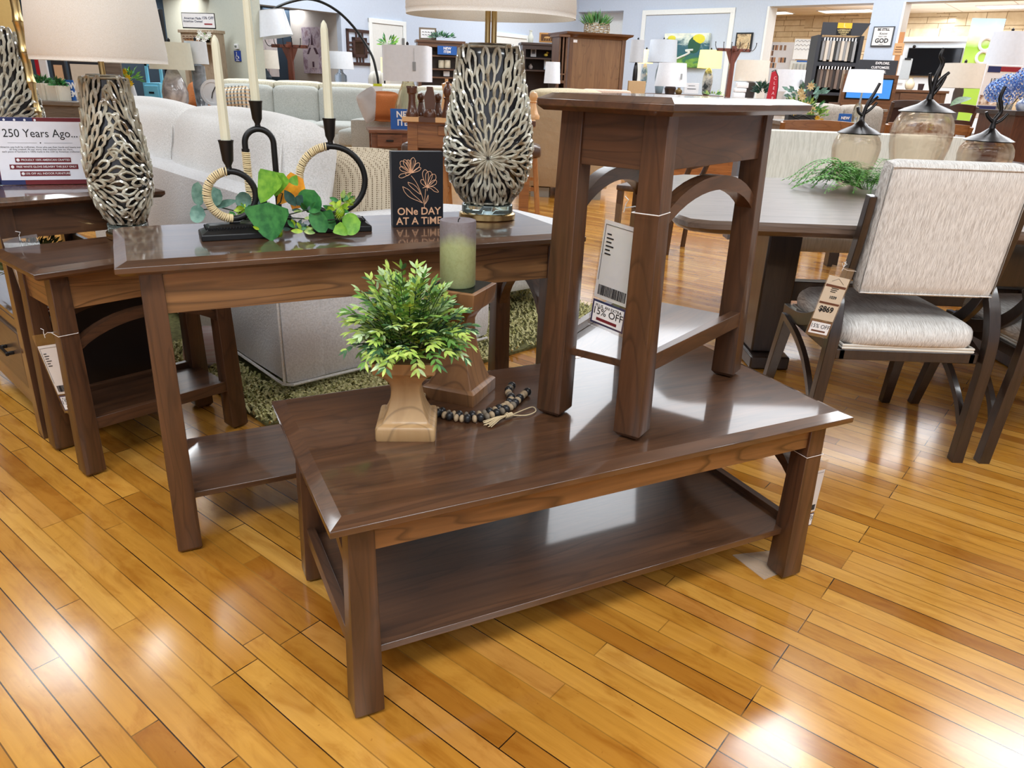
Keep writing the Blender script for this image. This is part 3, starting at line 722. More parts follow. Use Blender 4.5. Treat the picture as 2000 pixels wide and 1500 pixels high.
# ---- black flower plaque
pl = thing('wall_plaque', (-.273, 2.035, ZC), rad(20), 'black standing plaque with copper flowers reading one day at a time', 'plaque')
W_, H_ = .140, .198
m = MB(); m.box(-W_/2, W_/2, 0, .030, 0, H_); m.build('panel', plain('black_navy_paint', (14, 18, 26), .45), pl, bevel=.001)
COP = plain('copper_line', (226, 176, 140), .4)
m = MB()
def uv(x, y): return ((x-305)/525*W_-W_/2, -.0006, (975-y)/705*H_)
def line(pts, r=.0008, close=False):
    P = [V(uv(*p)) for p in pts]; Q = []
    n = len(P)
    for i in range(n-1 if not close else n): # catmull-rom
        p0, p1, p2, p3 = P[(i-1) % n if close else max(i-1, 0)], P[i], P[(i+1) % n], P[(i+2) % n if close else min(i+2, n-1)]
        for k in range(4):
            t = k/4; Q.append(.5*((2*p1)+(p2-p0)*t+(2*p0-5*p1+4*p2-p3)*t*t+(3*p1-p0-3*p2+p3)*t**3))
    if not close: Q.append(P[-1])
    m.tube(Q, r, 5, closed=close)
def petal(b, e, w):
    bx, by = b; ex, ey = e; dx, dy = ex-bx, ey-by; L = sqrt(dx*dx+dy*dy); nx, ny = -dy/L*w, dx/L*w
    line([b, (bx+dx*.4+nx*.7, by+dy*.4+ny*.7), (bx+dx*.8+nx, by+dy*.8+ny), e, (bx+dx*.8-nx, by+dy*.8-ny), (bx+dx*.4-nx*.7, by+dy*.4-ny*.7)], close=True)
for e, w in (((395, 360), 26), ((430, 345), 22), ((470, 345), 20), ((525, 325), 24), ((585, 375), 20), ((600, 420), 14), ((375, 500), 18), ((385, 415), 20), ((445, 480), 14)): petal((500, 465), e, w)
for k in range(5): line([(490+k*4, 462), (470+k*16, 400), (455+k*24, 350)], .0005)
for e, w in (((640, 435), 30), ((690, 450), 34), ((745, 480), 30), ((760, 540), 22), ((600, 530), 18)): petal((660, 600), e, w)
line([(660, 600), (720, 595), (760, 620), (780, 645), (740, 640), (700, 610), (660, 602)])
line([(615, 605), (640, 598), (660, 602), (662, 632)]); line([(500, 490), (545, 545), (580, 610), (600, 660), (625, 740), (632, 790)]); line([(645, 615), (640, 680), (628, 750)])
line([(410, 590), (430, 640), (480, 690), (560, 725), (610, 745)]); line([(410, 590), (470, 620), (510, 660), (560, 700), (615, 748)])
line([(465, 550), (480, 580), (540, 630), (590, 665)]); line([(465, 550), (520, 570), (565, 610), (595, 665)]); line([(672, 672), (655, 710), (635, 760)]); line([(672, 672), (668, 715), (636, 762)])
m.build('flower_drawing', COP, pl)
m = MB(); m.text('ONe DAY', .0275, (.002, -.0012, .0415), ext=.0004, bold=.0004); m.text('AT A TiME', .0275, (.002, -.0012, .0155), ext=.0004, bold=.0004); m.build('lettering', COP, pl)

# ---- wooden holders on the coffee table
def turned_wood(name, c1, c2):
    m, t, b = nt(name); v = coord(t, sc=(22, 22, 3)); n = noise(t, v, 1.1, 3, .5, .6)
    w_ = t.nodes.new('ShaderNodeMath'); w_.operation = 'MULTIPLY'; w_.inputs[1].default_value = 14; lk(t, noise(t, coord(t, sc=(4, 4, 1.3)), 1.2, 1).outputs[0], w_.inputs[0])
    fr = t.nodes.new('ShaderNodeMath'); fr.operation = 'FRACT'; lk(t, w_.outputs[0], fr.inputs[0])
    base = ramp(t, n.outputs[0], [(.3, srgb(*c2)), (.7, srgb(*c1))]); ln = ramp(t, fr.outputs[0], [(0, (1, 1, 1)), (.14, (0, 0, 0)), (.9, (0, 0, 0)), (1, (1, 1, 1))])
    lk(t, mixc(t, base, srgb(*[x*.72 for x in c2]), mixc(t, (0, 0, 0, 1), ln, .6)), b.inputs['Base Color']); b.inputs['Roughness'].default_value = .5; b.inputs['Coat Weight'].default_value = .15
    return m
CW1 = turned_wood('light_carved_wood', (184, 150, 106), (158, 122, 80)); CW2 = turned_wood('brown_carved_wood', (146, 104, 66), (116, 78, 48))
def sq_prof(m, prof, n=6):
    rings = []
    for h, z, rc in prof:
        r = []; 
        for (sx, sy, a0) in ((1, 1, 0), (-1, 1, 90), (-1, -1, 180), (1, -1, 270)):
            for k in range(n): a = rad(a0+90*k/(n-1)); r.append((sx*(h-rc)+rc*cos(a), sy*(h-rc)+rc*sin(a), z))
        rings.append(r)
    return m.loft(rings)
def flare(H, hb, hw, ht, zb):
    return [(hw+(hb-hw)*(1-sin(pi/2*min(1, u)))**1.15 if u <= 1 else 0, zb+(H)*u, 0) for u in []]
s1 = thing('pedestal_planter', (-.212, 1.367, CTH), rad(4), 'short pale carved wooden pedestal holding the leafy plant on the coffee table', 'pedestal')
hb = .0585
pr = [(hb, 0, .005), (hb+.001, .003, .006), (hb+.001, .024, .007), (hb-.001, .029, .008), (hb-.006, .031, .006), (hb-.010, .032, .004)]
for i in range(0, 15):
    u = i/14; hh = .029+(hb-.012-.029)*(1-u/.62)**2 if u < .62 else .029+(.0545-.029)*((u-.62)/.38)**1.9
    pr.append((hh, .033+.107*u, .004))
pr += [(.0585, .141, .004), (.060, .144, .005), (.062, .165, .005), (.054, .166, .004), (.050, .155, .004)]
m = MB(); sq_prof(m, pr); m.build('body', CW1, s1, ang=50)
s2 = thing('pedestal_candle_holder', (-.121, 1.566, CTH), rad(-21), 'tall brown carved wooden pedestal candle holder on the coffee table', 'candle holder')
hb = .063; pr = [(hb, 0, .003), (hb+.001, .004, .004), (hb+.001, .028, .004), (hb-.005, .033, .004)]
for i in range(0, 17):
    u = i/16; hh = .026+(hb-.010-.026)*(1-u/.80)**1.9 if u < .80 else .026+(.050-.026)*((u-.80)/.20)**1.7
    pr.append((hh, .034+.178*u, .003))
pr += [(.056, .213, .004), (.0585, .217, .004), (.0615, .254, .004), (.055, .256, .003)]
m = MB(); sq_prof(m, pr); bb = m.build('body', CW2, s2, ang=50)
m = MB(); sq_prof(m, [(.053, .251, .002), (.053, .2565, .002)]); m.build('tray', plain('black_liner', (12, 12, 14), .25), s2)
def pillar_mat():
    m, t, b = nt('green_violet_candle_wax'); c = t.nodes.new('ShaderNodeTexCoord'); sp = t.nodes.new('ShaderNodeSeparateXYZ'); lk(t, c.outputs['Object'], sp.inputs[0])
    n = noise(t, coord(t), 9, 3); n2 = noise(t, coord(t), 120, 3, .7)
    md = t.nodes.new('ShaderNodeMath'); md.operation = 'MULTIPLY_ADD'; md.inputs[1].default_value = 6.6; lk(t, sp.outputs[2], md.inputs[0]); sb = t.nodes.new('ShaderNodeMath'); sb.operation = 'MULTIPLY'; sb.inputs[1].default_value = .6; lk(t, n.outputs[0], sb.inputs[0]); lk(t, sb.outputs[0], md.inputs[2])
    sc = t.nodes.new('ShaderNodeMath'); sc.operation = 'MULTIPLY'; sc.inputs[1].default_value = .72; lk(t, md.outputs[0], sc.inputs[0])
    col = ramp(t, sc.outputs[0], [(.2, srgb(158, 168, 122)), (.62, srgb(168, 174, 124)), (.74, srgb(128, 120, 122)), (.90, srgb(122, 112, 118)), (.93, srgb(96, 78, 62)), (.96, srgb(196, 184, 130))])
    col = mixc(t, col, ramp(t, n2.outputs[0], [(.35, (.8, .78, .7)), (.55, (1, 1, 1))]), .6, 'MULTIPLY')
    lk(t, col, b.inputs['Base Color']); b.inputs['Roughness'].default_value = .55; b.inputs['Subsurface Weight'].default_value = .05; return m
m = MB(); m.lathe([(.036, 0), (.0385, .003), (.0385, .137), (.0375, .1405), (.033, .1405), (.024, .137), (.002, .136)], n=40); pc = m.build('pillar_candle', pillar_mat()); pc.location = (-.126, 1.562, CTH+.2566)
tag(pc, 'thick green pillar candle with a violet top on the tall wooden holder', 'candle')
m = MB(); m.tube([(0, 0, .135), (.001, 0, .141), (.004, .001, .145)], .0012, 5); m.build('wick', plain('burnt_wick', (30, 26, 22), .9), pc)
# leafy plant
F1 = leafm('leaf_lime_edge', (192, 210, 104), (140, 176, 66), .55); F2 = leafm('leaf_mid', (112, 154, 66), (80, 128, 50), .55); F3 = leafm('leaf_pale', (200, 220, 170), (150, 182, 110), .55); F4 = leafm('leaf_dark_green', (62, 104, 58), (42, 78, 44), .6)  # foliage greens, mixed at random from leaf to leaf
plant = thing('artificial_plant', (-.205, 1.367, CTH+.150), 0, 'bushy light green artificial plant in the short wooden pedestal', 'artificial plant')
r_ = random.Random(21); m = MB(); sm = MB()
for i in range(190):
    a = r_.uniform(0, 2*pi); el = math.asin(r_.uniform(-.05, 1)); d = V((cos(a)*cos(el), sin(a)*cos(el), sin(el)))
    R = r_.uniform(.055, .112)+.03*max(0, d.z) ; p = V((d.x*.03, d.y*.03, .012)); n = 10; pts = [p]
    droop = r_.uniform(.0, .45)*(1.1-sin(el))
    for k in range(1, n+1):
        t_ = k/n; q = V((d.x*.03, d.y*.03, .012))+d*R*t_+V((0, 0, .045*sin(pi*t_*.6)-droop*.085*t_*t_)); pts.append(q)
    pts = [V((q.x*.88, q.y*.95, q.z)) for q in pts]
    sm.tube(pts, .0007, 4)
    pal = r_.choice((0, 0, 1, 1, 2, 3))
    for k in range(3, n+1):
        dd = (pts[k]-pts[k-1]).normalized(); sd = dd.cross(V((0, 0, 1)))
        if sd.length < .1: sd = V((1, 0, 0))
        sd.normalize(); up = sd.cross(dd)
        for s in (-1, 1):
            m.cur = pal if r_.random() < .7 else r_.choice((0, 1, 2, 3))
            ld = (dd*.75+sd*s*.75+up*r_.uniform(-.25, .35)).normalized()
            m.leaf(pts[k], ld, (up+V((0, -.3, .2))).normalized(), r_.uniform(.016, .026), r_.uniform(.0065, .0095), .1, .2, 3)
    m.cur = pal; m.leaf(pts[-1], (pts[-1]-pts[-2]).normalized(), V((0, -.5, 1)), .02, .007, .1, .1, 3)
m.build('foliage', [F1, F2, F3, F4], plant); sm.build('stems', ST, plant)
# bead garland
gl_ = thing('bead_garland', (-.05, 1.5, CTH), 0, 'string of black and natural wooden beads with jute tassels around the tall holder', 'bead garland')
B1 = plain('black_wooden_bead', (34, 33, 34), .35); B2 = plain('natural_wooden_bead', (176, 152, 120), .6); B3 = plain('grey_wooden_bead', (120, 108, 92), .6); JUTE = plain('jute', (206, 184, 146), .95, nb=(400, .6, .001))
def cr(P, n):
    P = [V(p) for p in P]; out = []
    for i in range(len(P)-1):
        p0, p1, p2, p3 = P[max(i-1, 0)], P[i], P[i+1], P[min(i+2, len(P)-1)]
        for k in range(n):
            t = k/n; out.append(.5*((2*p1)+(p2-p0)*t+(2*p0-5*p1+4*p2-p3)*t*t+(3*p1-p0-3*p2+p3)*t**3))
    return out+[P[-1]]
p = [(-.212, 1.475), (-.165, 1.448), (-.125, 1.428), (-.085, 1.425), (-.048, 1.445), (-.015, 1.480), (.000, 1.520), (-.008, 1.565), (.002, 1.605)]
pb = [(-.195, 1.455), (-.150, 1.427), (-.110, 1.409), (-.070, 1.411), (-.035, 1.437), (-.003, 1.474), (.014, 1.515), (.030, 1.555), (.045, 1.575)]
r_ = random.Random(4)
for j, path in enumerate((p, pb)):
    Q = cr([(x+.05, y-1.5, .0105) for x, y in path], 24); acc = 0; nxt = .006; k = 0
    sizes = []
    for a, b in zip(Q, Q[1:]):
        acc += (b-a).length
        if acc >= nxt:
            big = (k % 5 in (0, 3)); rr_ = .0098 if big else .0086; th = .82 if big else .62; d = (b-a).normalized()
            mb = MB(); X = M.Translation(a+V((0, 0, rr_-.0103))) @ d.to_track_quat('Z', 'Y').to_matrix().to_4x4(); mb.X = X; mb.ball((0, 0, 0), rr_, 12, 8, (1, 1, th))
            mb.build('bead', B1 if big else (B2 if (k+j) % 3 else B3), gl_); nxt = acc+rr_*th*1.02+(.0086*.75); k += 1
def tassel(name, o, d, L, n=22, sp=.5):
    m = MB(); o = V(o); d = V(d).normalized(); sd = V((-d.y, d.x, 0))
    m.tube([o-d*.012, o+d*.006], .0052, 8); m.tube([o+sd*.006*cos(a)+V((0, 0, .001+.005*sin(a))) for a in [2*pi*k/10 for k in range(10)]], .0016, 5, closed=True)
    for i in range(n):
        a = r_.uniform(-sp, sp); b = r_.uniform(0, .008)
        m.tube([o+V((0, 0, .001)), o+d*L*.4+sd*a*L*.16+V((0, 0, b*.7-.001)), o+d*L*r_.uniform(.85, 1.05)+sd*a*L*.5+V((0, 0, b*.3-.005))], .0011, 4)
    m.build(name, JUTE, gl_)
tassel('tassel', (.043, -.068, .0085), (-.75, -.66, 0), .062); tassel('tassel', (-.150, .020, .010), (-.3, .95, 0), .05, 26, .9)
m = MB(); m.tube(cr([(.045, -.066, .006), (.075, -.030, .005), (.098, -.008, .004), (.104, -.030, .004), (.085, -.052, .004), (.055, -.06, .006)], 6), .0013, 5); m.tube(cr([(-.212+.05, -.025, .01), (-.225+.05, .02, .01), (-.20+.05, .06, .008)], 6), .0015, 5)
m.build('cord', JUTE, gl_)

# ---- dining set
TOPW = wood('grey_brown_table_wood', (132, 112, 98), (98, 80, 68), 0, .38, .3, .16)
dt = thing('dining_table', (1.75, 2.90, 0), 0, 'large grey brown dining table at the right with glass jars and a fern on it', 'dining table')
out = [(.67, 2.25), (2.9, 2.26), (2.98, 2.35), (2.9, 3.50), (2.8, 3.56), (.75, 3.53), (.655, 3.44), (.495, 2.42), (.495, 2.35), (.52, 2.275), (.58, 2.25)]
m = MB(); rings = []
for k, z in ((.05, .712), (.012, .722), (0, .735), (0, .75), (.008, .76)): rings.append([(x-1.75+(1.75-x)*k/1.2, y-2.90+(2.9-y)*k/.65, z) for x, y in out])
m.loft(rings); m.build('table_top', [TOPW], dt, ang=35)
DK = wood('dark_espresso_wood', (62, 46, 38), (36, 26, 22), 2, .35, .5, .12)
for sx in (1.12, 2.34):
    m = MB(); m.box(sx-1.75-.07, sx-1.75+.07, .18, .66, .06, .712); m.box(sx-1.75-.085, sx-1.75+.085, .12, .72, 0, .06); m.build('pedestal', DK, dt, bevel=.008)
m = MB(); m.box(-.56, .52, .36, .42, .25, .34); m.build('stretcher', DK, dt, bevel=.004)
SEATF = fabric('oatmeal_ribbed_seat', (232, 230, 226), (164, 157, 150), 1, .95, .25, .002, (700, 20, 50)); BACKF = fabric('oatmeal_tweed_back', (238, 236, 232), (166, 158, 151), 1, .95, .3, .002, (820, 60, 34))
PIPE = plain('cream_piping', (226, 222, 212), .8)
def dchair(loc, rz, lab, group=None):
    t = thing('dining_chair', loc, rz, lab, 'chair', group)
    m = MB(); m.rbox((0, -.005, .43), (.208, .232, .048), .045, 8, .012); st = m.build('seat', SEATF, t)
    m = MB(); 
    for z in (.390, .399): m.tube([(-.205, -.23, z), (.205, -.23, z), (.208, .22, z), (-.208, .22, z)], .0045, 6, closed=True)
    m.build('piping', PIPE, st)
    m = MB(); m.box(-.215, .215, -.235, -.205, .352, .386); m.box(-.215, .215, .195, .225, .352, .386); m.box(-.225, -.195, -.235, .225, .352, .386); m.box(.195, .225, -.235, .225, .352, .386); m.build('seat_frame', DK, t, bevel=.003)
    m = MB(); m.X = M.Translation((0, -.235, .765)) @ M.Rotation(rad(6), 4, 'X'); m.rbox((0, 0, 0), (.205, .036, .198), .022, 7); bk = m.build('backrest', BACKF, t)
    m = MB(); m.X = M.Translation((0, -.235, .765)) @ M.Rotation(rad(6), 4, 'X'); q = .188; m.tube([(-q-.012, -.034, -q), (q+.012, -.034, -q), (q+.012, -.034, q-.003), (-q-.012, -.034, q-.003)], .0028, 5, closed=True); m.build('piping', BACKF, bk)
    for s in (-1, 1):
        def sweep(pts, w, th, x0, x1=None):
            m = MB(); P = cr([(0, a, b) for a, b in pts], 5); rings = []
            for i, p_ in enumerate(P):
                d = (P[min(i+1, len(P)-1)]-P[max(i-1, 0)]).normalized(); nn = V((0, -d.z, d.y)); f = i/(len(P)-1); xx = x0+((x1 if x1 is not None else x0)-x0)*f; tt = th[0]+(th[1]-th[0])*f
                rings.append([(s*(xx-w/2), *(p_-nn*tt/2)[1:]), (s*(xx+w/2), *(p_-nn*tt/2)[1:]), (s*(xx+w/2), *(p_+nn*tt/2)[1:]), (s*(xx-w/2), *(p_+nn*tt/2)[1:])])
            if s > 0: rings = [list(reversed(r)) for r in rings]
            m.loft(rings); return m
        sweep([(-.215, 0), (-.226, .2), (-.236, .36), (-.232, .45), (-.205, .53), (-.165, .585)], .036, (.036, .030), .258, .236).build('leg', DK, t, bevel=.002, ang=30)
        sweep([(.235, .375), (.10, .385), (-.03, .425), (-.13, .50), (-.19, .60), (-.225, .73), (-.245, .86)], .022, (.050, .030), .226, .222).build('back_post', DK, t, bevel=.002, ang=30)
        m = MB(); m.hexa([(s*.245-.016, .28-.016, 0), (s*.245+.016, .28-.016, 0), (s*.245+.016, .28+.016, 0), (s*.245-.016, .28+.016, 0)], [(s*.225-.021, .20-.021, .37), (s*.225+.021, .20-.021, .37), (s*.225+.021, .20+.021, .37), (s*.225-.021, .20+.021, .37)]); m.build('leg', DK, t, bevel=.002)
        sweep([(.19, .36), (.06, .335), (-.06, .285), (-.16, .20), (-.205, .13)], .018, (.022, .022), .238, .25).build('side_brace', DK, t, ang=30)
    return t
c1 = dchair((1.24, 2.43, 0), 0, 'upholstered dining chair with the price tag hanging from its back')
c2 = copy_tree(c1, (1.845, 2.43, 0), 0, 'upholstered dining chair at the right edge, next to the one with the price tag')
for (x, y, rz, lb) in ((.98, 3.98, 0, ''),): pass
m = MB(); 
bn = thing('dining_bench', (1.80, 4.15, 0), 0, 'cream upholstered dining bench on the far side of the dining table', 'bench')
CREAMF = fabric('cream_ribbed_fabric', (246, 244, 234), (222, 220, 208), 1, .95, .3, .002, (170, 40, 14))
m = MB(); m.rbox((0, .06, .70), (.60, .05, .24), .02, 5); m.build('backrest', CREAMF, bn)
m = MB(); m.rbox((0, -.22, .43), (.60, .24, .05), .03, 5); m.build('seat', CREAMF, bn)
for sx in (-.56, .56):
    for sy in (-.42, .06):
        m = MB(); m.box(sx-.022, sx+.022, sy-.022, sy+.022, 0, .385 if sy < 0 else .46); m.build('leg', DK, bn, bevel=.003)
m = MB(); m.box(-.62, -.602, .01, .11, .35, .92); m.build('side_panel', plain('grey_lacquer', (120, 120, 126), .4), bn)
# glass jars with branch lids
AMB = None
def glassm(name, col, rough=.02):
    m, t, b = nt(name); b.inputs['Base Color'].default_value = srgb(*col); b.inputs['Transmission Weight'].default_value = 1; b.inputs['Roughness'].default_value = rough; b.inputs['IOR'].default_value = 1.2
    n = noise(t, coord(t), 14, 2); bump(t, b, n.outputs[0], .25, .004)
    tr = t.nodes.new('ShaderNodeBsdfTransparent'); tr.inputs[0].default_value = srgb(*col); mx = t.nodes.new('ShaderNodeMixShader'); mx.inputs[0].default_value = .45
    out_ = t.nodes['Material Output']; lk(t, b.outputs[0], mx.inputs[1]); lk(t, tr.outputs[0], mx.inputs[2]); lk(t, mx.outputs[0], out_.inputs[0]); return m
AMB = glassm('smoky_amber_glass', (250, 245, 238)); PEW = plain('dark_pewter', (62, 60, 60), .28, .9)
def jar(loc, r, H, lab, br, rz=0):
    t = thing('glass_jar', loc, rz, lab, 'jar', None)
    pf = [(0, .45), (.04, .55), (.15, .66), (.35, .84), (.55, .96), (.72, 1.0), (.85, .96), (.94, .86), (1, .74)]
    m = MB(); m.lathe([(q*r, z*H) for z, q in pf]+[(q*r-.004, z*H+(.005 if z == 0 else 0)) for z, q in reversed(pf)], n=40, cap=False); m.add([], []); m.lathe([(.0, .003), (.45*r, .003)], n=40); m.build('glass_body', AMB, t)
    m = MB(); m.lathe([(.86*r, H-.002), (.90*r, H+.002), (.7*r, H+.014), (.35*r, H+.030), (.12*r, H+.05), (.09*r, H+.07)], n=32); ld = m.build('lid', PEW, t)
    m = MB()
    for pts, r0 in br: m.tube(cr([(x, 0+y, H+z) for x, y, z in pts], 5), [r0*(1-.3*i/(5*(len(pts)-1))) for i in range(5*(len(pts)-1)+1)], 8)
    m.build('branch_handle', PEW, ld, ang=80)
    return t
ja = jar((1.44, 3.33, .76), .098, .215, 'smallest glass jar with a branch lid, standing in the fern', [([(0, 0, .03), (.004, 0, .08), (.012, .0, .12), (.03, 0, .16), (.045, 0, .20)], .009), ([(.005, 0, .07), (-.02, 0, .085), (-.028, 0, .105)], .007), ([(.006, 0, .08), (.03, 0, .10), (.05, .0, .125)], .007), ([(.012, 0, .11), (.035, .01, .13), (.05, 0, .15)], .007)])
jb = jar((1.70, 3.32, .76), .122, .31, 'tallest glass jar with a branch lid, in the middle of the three', [([(0, 0, .03), (.003, 0, .09), (.008, 0, .14), (.02, 0, .19), (.005, 0, .215), (.012, 0, .245)], .011), ([(.005, 0, .07), (-.015, 0, .12), (-.022, 0, .15)], .009), ([(.006, 0, .09), (.03, 0, .13), (.055, .0, .155)], .009), ([(.004, 0, .06), (.03, 0, .10), (.045, 0, .14)], .008)])
jc = jar((1.985, 3.31, .76), .108, .205, 'glass jar with a branch lid at the right edge of the dining table', [([(0, 0, .03), (.0, 0, .08), (.018, .0, .12), (.0, 0, .17), (.008, 0, .215)], .010), ([(.005, 0, .07), (-.03, 0, .095), (-.042, 0, .115)], .008), ([(.006, 0, .07), (.03, 0, .085), (.05, .0, .11)], .008)])
# fern
FE = leafm('fern_green', (126, 190, 84), (78, 146, 58), .5); fern = thing('artificial_fern', (1.44, 3.20, .762), 0, 'spread of green fern fronds on the dining table around the jar', 'artificial plant'); m = MB(); r_ = random.Random(8)
for i in range(70):
    a = r_.uniform(0, 2*pi); L = r_.uniform(.13, .29); d = V((cos(a)*1.15, sin(a)*.8, 0)); h = r_.uniform(.02, .11); pts = []
    for k in range(19):
        t_ = k/18; pts.append(V((0, -.08 if d.y < 0 else 0, .004))+d*(.03+L*t_)+V((0, 0, h*sin(pi*t_)+.004)))
    m.tube(pts, .0012, 4)
    for k in range(2, 19):
        dd = (pts[k]-pts[k-1]).normalized(); sd = dd.cross(V((0, 0, 1))).normalized(); t_ = k/18
        for s in (-1, 1): m.leaf(pts[k], dd*.35+sd*s+V((0, 0, .1)), V((0, 0, 1)), .048*(1-t_)**.7+.006, .011, .1, .15, 2)
m.build('fronds', FE, fern)

# ---- hang tags
CLR = None
def clear():
    m, t, b = nt('clear_plastic_sleeve'); b.inputs['Base Color'].default_value = (.95, .95, .95, 1); b.inputs['Roughness'].default_value = .08
    tr = t.nodes.new('ShaderNodeBsdfTransparent'); mx = t.nodes.new('ShaderNodeMixShader'); mx.inputs[0].default_value = .82; o_ = t.nodes['Material Output']
    gl2 = t.nodes.new('ShaderNodeBsdfGlossy'); gl2.inputs[1].default_value = .08
    lk(t, gl2.outputs[0], mx.inputs[1]); lk(t, tr.outputs[0], mx.inputs[2]); lk(t, mx.outputs[0], o_.inputs[0]); return m
CLR = clear(); INK = plain('ink', (26, 24, 26), .7); MAR = plain('maroon_print', (112, 28, 36), .7); BRN = plain('brown_print', (104, 62, 42), .7); CREAM = plain('cream_card', (236, 222, 200), .7); STR = plain('white_string', (236, 236, 236), .6); NAVY = plain('navy_print', (40, 48, 96), .7); REDP = plain('red_print', (150, 40, 50), .7)
def hangtag(loc, rz, lab, kind=0, tilt=0, sc=1, rotx=0):
    t = thing('price_tag', loc, rz, lab, 'price tag'); t.rotation_euler = (rotx, tilt, rz); t.scale = (sc, sc, sc)
    W, H = .088, .245
    m = MB(); m.box(-W/2, W/2, -.0008, .0008, -H, 0); m.build('plastic_sleeve', CLR, t)
    m = MB(); m.box(-W/2+.004, W/2-.004, -.0005, .0005, -.185, -.034); m.build('card', CREAM if kind == 1 else PAPER, t)
    m = MB(); m.box(-W/2+.004, W/2-.004, -.0006, .0006, -.238, -.19); m.build('discount_card', NAVY if kind == 0 else BRN, t)
    m = MB(); m.box(-W/2+.008, W/2-.007, -.0012, -.0007, -.234, -.194); m.build('label', PAPER, t)
    m = MB()
    if kind == 0:
        for i, (w_) in enumerate((.010, .016, .012, .018, .011, .014)): m.box(-.030, -.030+w_, -.0013, -.0006, -.060-i*.0075, -.0575-i*.0075)
        x = -.032
        r2 = random.Random(2)
        while x < .034: w_ = r2.choice((.0008, .0014, .002)); m.box(x, x+w_, -.0013, -.0006, -.178, -.158); x += w_+r2.choice((.0008, .0014))
        m.box(-.036, .036, -.0013, -.0006, -.042, -.0414); m.box(-.036, -.0354, -.0013, -.0006, -.15, -.042)
        m.text('PLUS, AN EXTRA', .0085, (0, -.0016, -.200), ext=.0002); m.text('15% OFF', .020, (0, -.0016, -.2115), ext=.0002)
    else:
        m.text('1039', .014, (.004, -.0014, -.105), ext=.0002, bold=.0003); m.text('$869', .027, (-.003, -.0014, -.148), ext=.0002, bold=.0008); m.text('15% OFF', .020, (0, -.0016, -.2085), ext=.0002)
        m.tube([(-.022, -.001, -.052), (0, -.001, -.040), (.024, -.001, -.056)], .0006, 4)
        for i in range(3): m.box(-.014, .014-i*.004, -.0013, -.0006, -.0755-i*.006, -.073-i*.006)
    m.build('printing', INK, t)
    m = MB(); 
    if kind == 0: m.box(-.026, .024, -.0014, -.0008, -.230, -.224)
    else: m.box(-.038, .038, -.0014, -.0008, -.071, -.063); m.box(-.038, .038, -.0014, -.0008, -.130, -.123); m.box(-.028, .026, -.0014, -.0008, -.228, -.222)
    m.build('coloured_band', MAR if kind == 0 else BRN, t)
    m = MB(); m.tube([(-.002, 0, -.012), (0, 0, .004), (.006, -.002, .012), (-.006, .002, .016)], .001, 5); m.build('string_knot', STR, t)
    return t
def leg_string(name_lab, t, cx, cy, z, hw):
    m = MB(); m.tube([(cx-hw, cy-hw, z), (cx+hw, cy-hw, z-.002), (cx+hw, cy+hw, z), (cx-hw, cy+hw, z)], .0011, 5, closed=True); return m.build('tag_string', STR, t)
# strings are parts of the tag they carry
def leg_w(table, x, y): return table.matrix_basis @ V((x, y, 0))
def add_tag(px, py, Y, rz, lab, kind, ring, tilt=0, sc=1, rotx=0):
    P = at(px, py, Y); t = hangtag(P, rz, lab, kind, tilt, sc, rotx)
    tb, cx, cy, z, hw = ring
    W = tb.matrix_basis; Ti = t.matrix_basis.inverted()
    pts = [Ti @ (W @ V(q)) for q in [(cx-hw, cy-hw, z), (cx+hw, cy-hw, z), (cx+hw, cy+hw, z), (cx-hw, cy+hw, z)]]
    m = MB(); m.tube(pts, .0010, 5, closed=True)
    near = min(pts, key=lambda q: q.length); m.tube([near, near*.5+V((0, 0, .002)), (0, 0, -.004)], .001, 5)
    m.build('string', STR, t)
    return t
l, w = .5972/2-.0335-.028, .1339+.02-.0335-.028
tg1 = add_tag(1222, 402, 1.42, rad(-44), 'price tag hanging behind the near leg of the end table on the coffee table', 0, (endt, -l, -w+.006, .455, .0265), tilt=rad(5), sc=1.04)
l, w = 1.19/2-.0292-.028, .5646/2-.0292-.028
tg2 = add_tag(1600, 902, 1.60, rad(30), 'price tag hanging at the right front leg of the coffee table', 0, (coffee, l-.002, -w+.002, .345, .0265), tilt=rad(3), sc=.78)
l, w = .59/2-.0335-.028, .18-.0335-.028
tg3 = add_tag(86, 652, 1.99, rad(-10), 'price tag hanging behind the front leg of the left end table', 0, (endt2, -l+.002, -w+.004, .44, .0255), tilt=rad(-13), sc=1.0)
P = at(1648, 522, 2.07); tg4 = hangtag(P, rad(10), 'cream price tag with a large 869 hanging from the dining chair', 1, rad(12), .86)
Ti = tg4.matrix_basis.inverted(); m = MB(); m.tube([(0, 0, -.004), Ti @ at(1655, 528, 2.10), Ti @ at(1672, 530, 2.16)], .0011, 5); m.tube([(0, 0, 0), (-.012, 0, .012)], .001, 5); m.tube([(0, 0, 0), (.0, 0, .02)], .001, 5); m.build('string', STR, tg4)
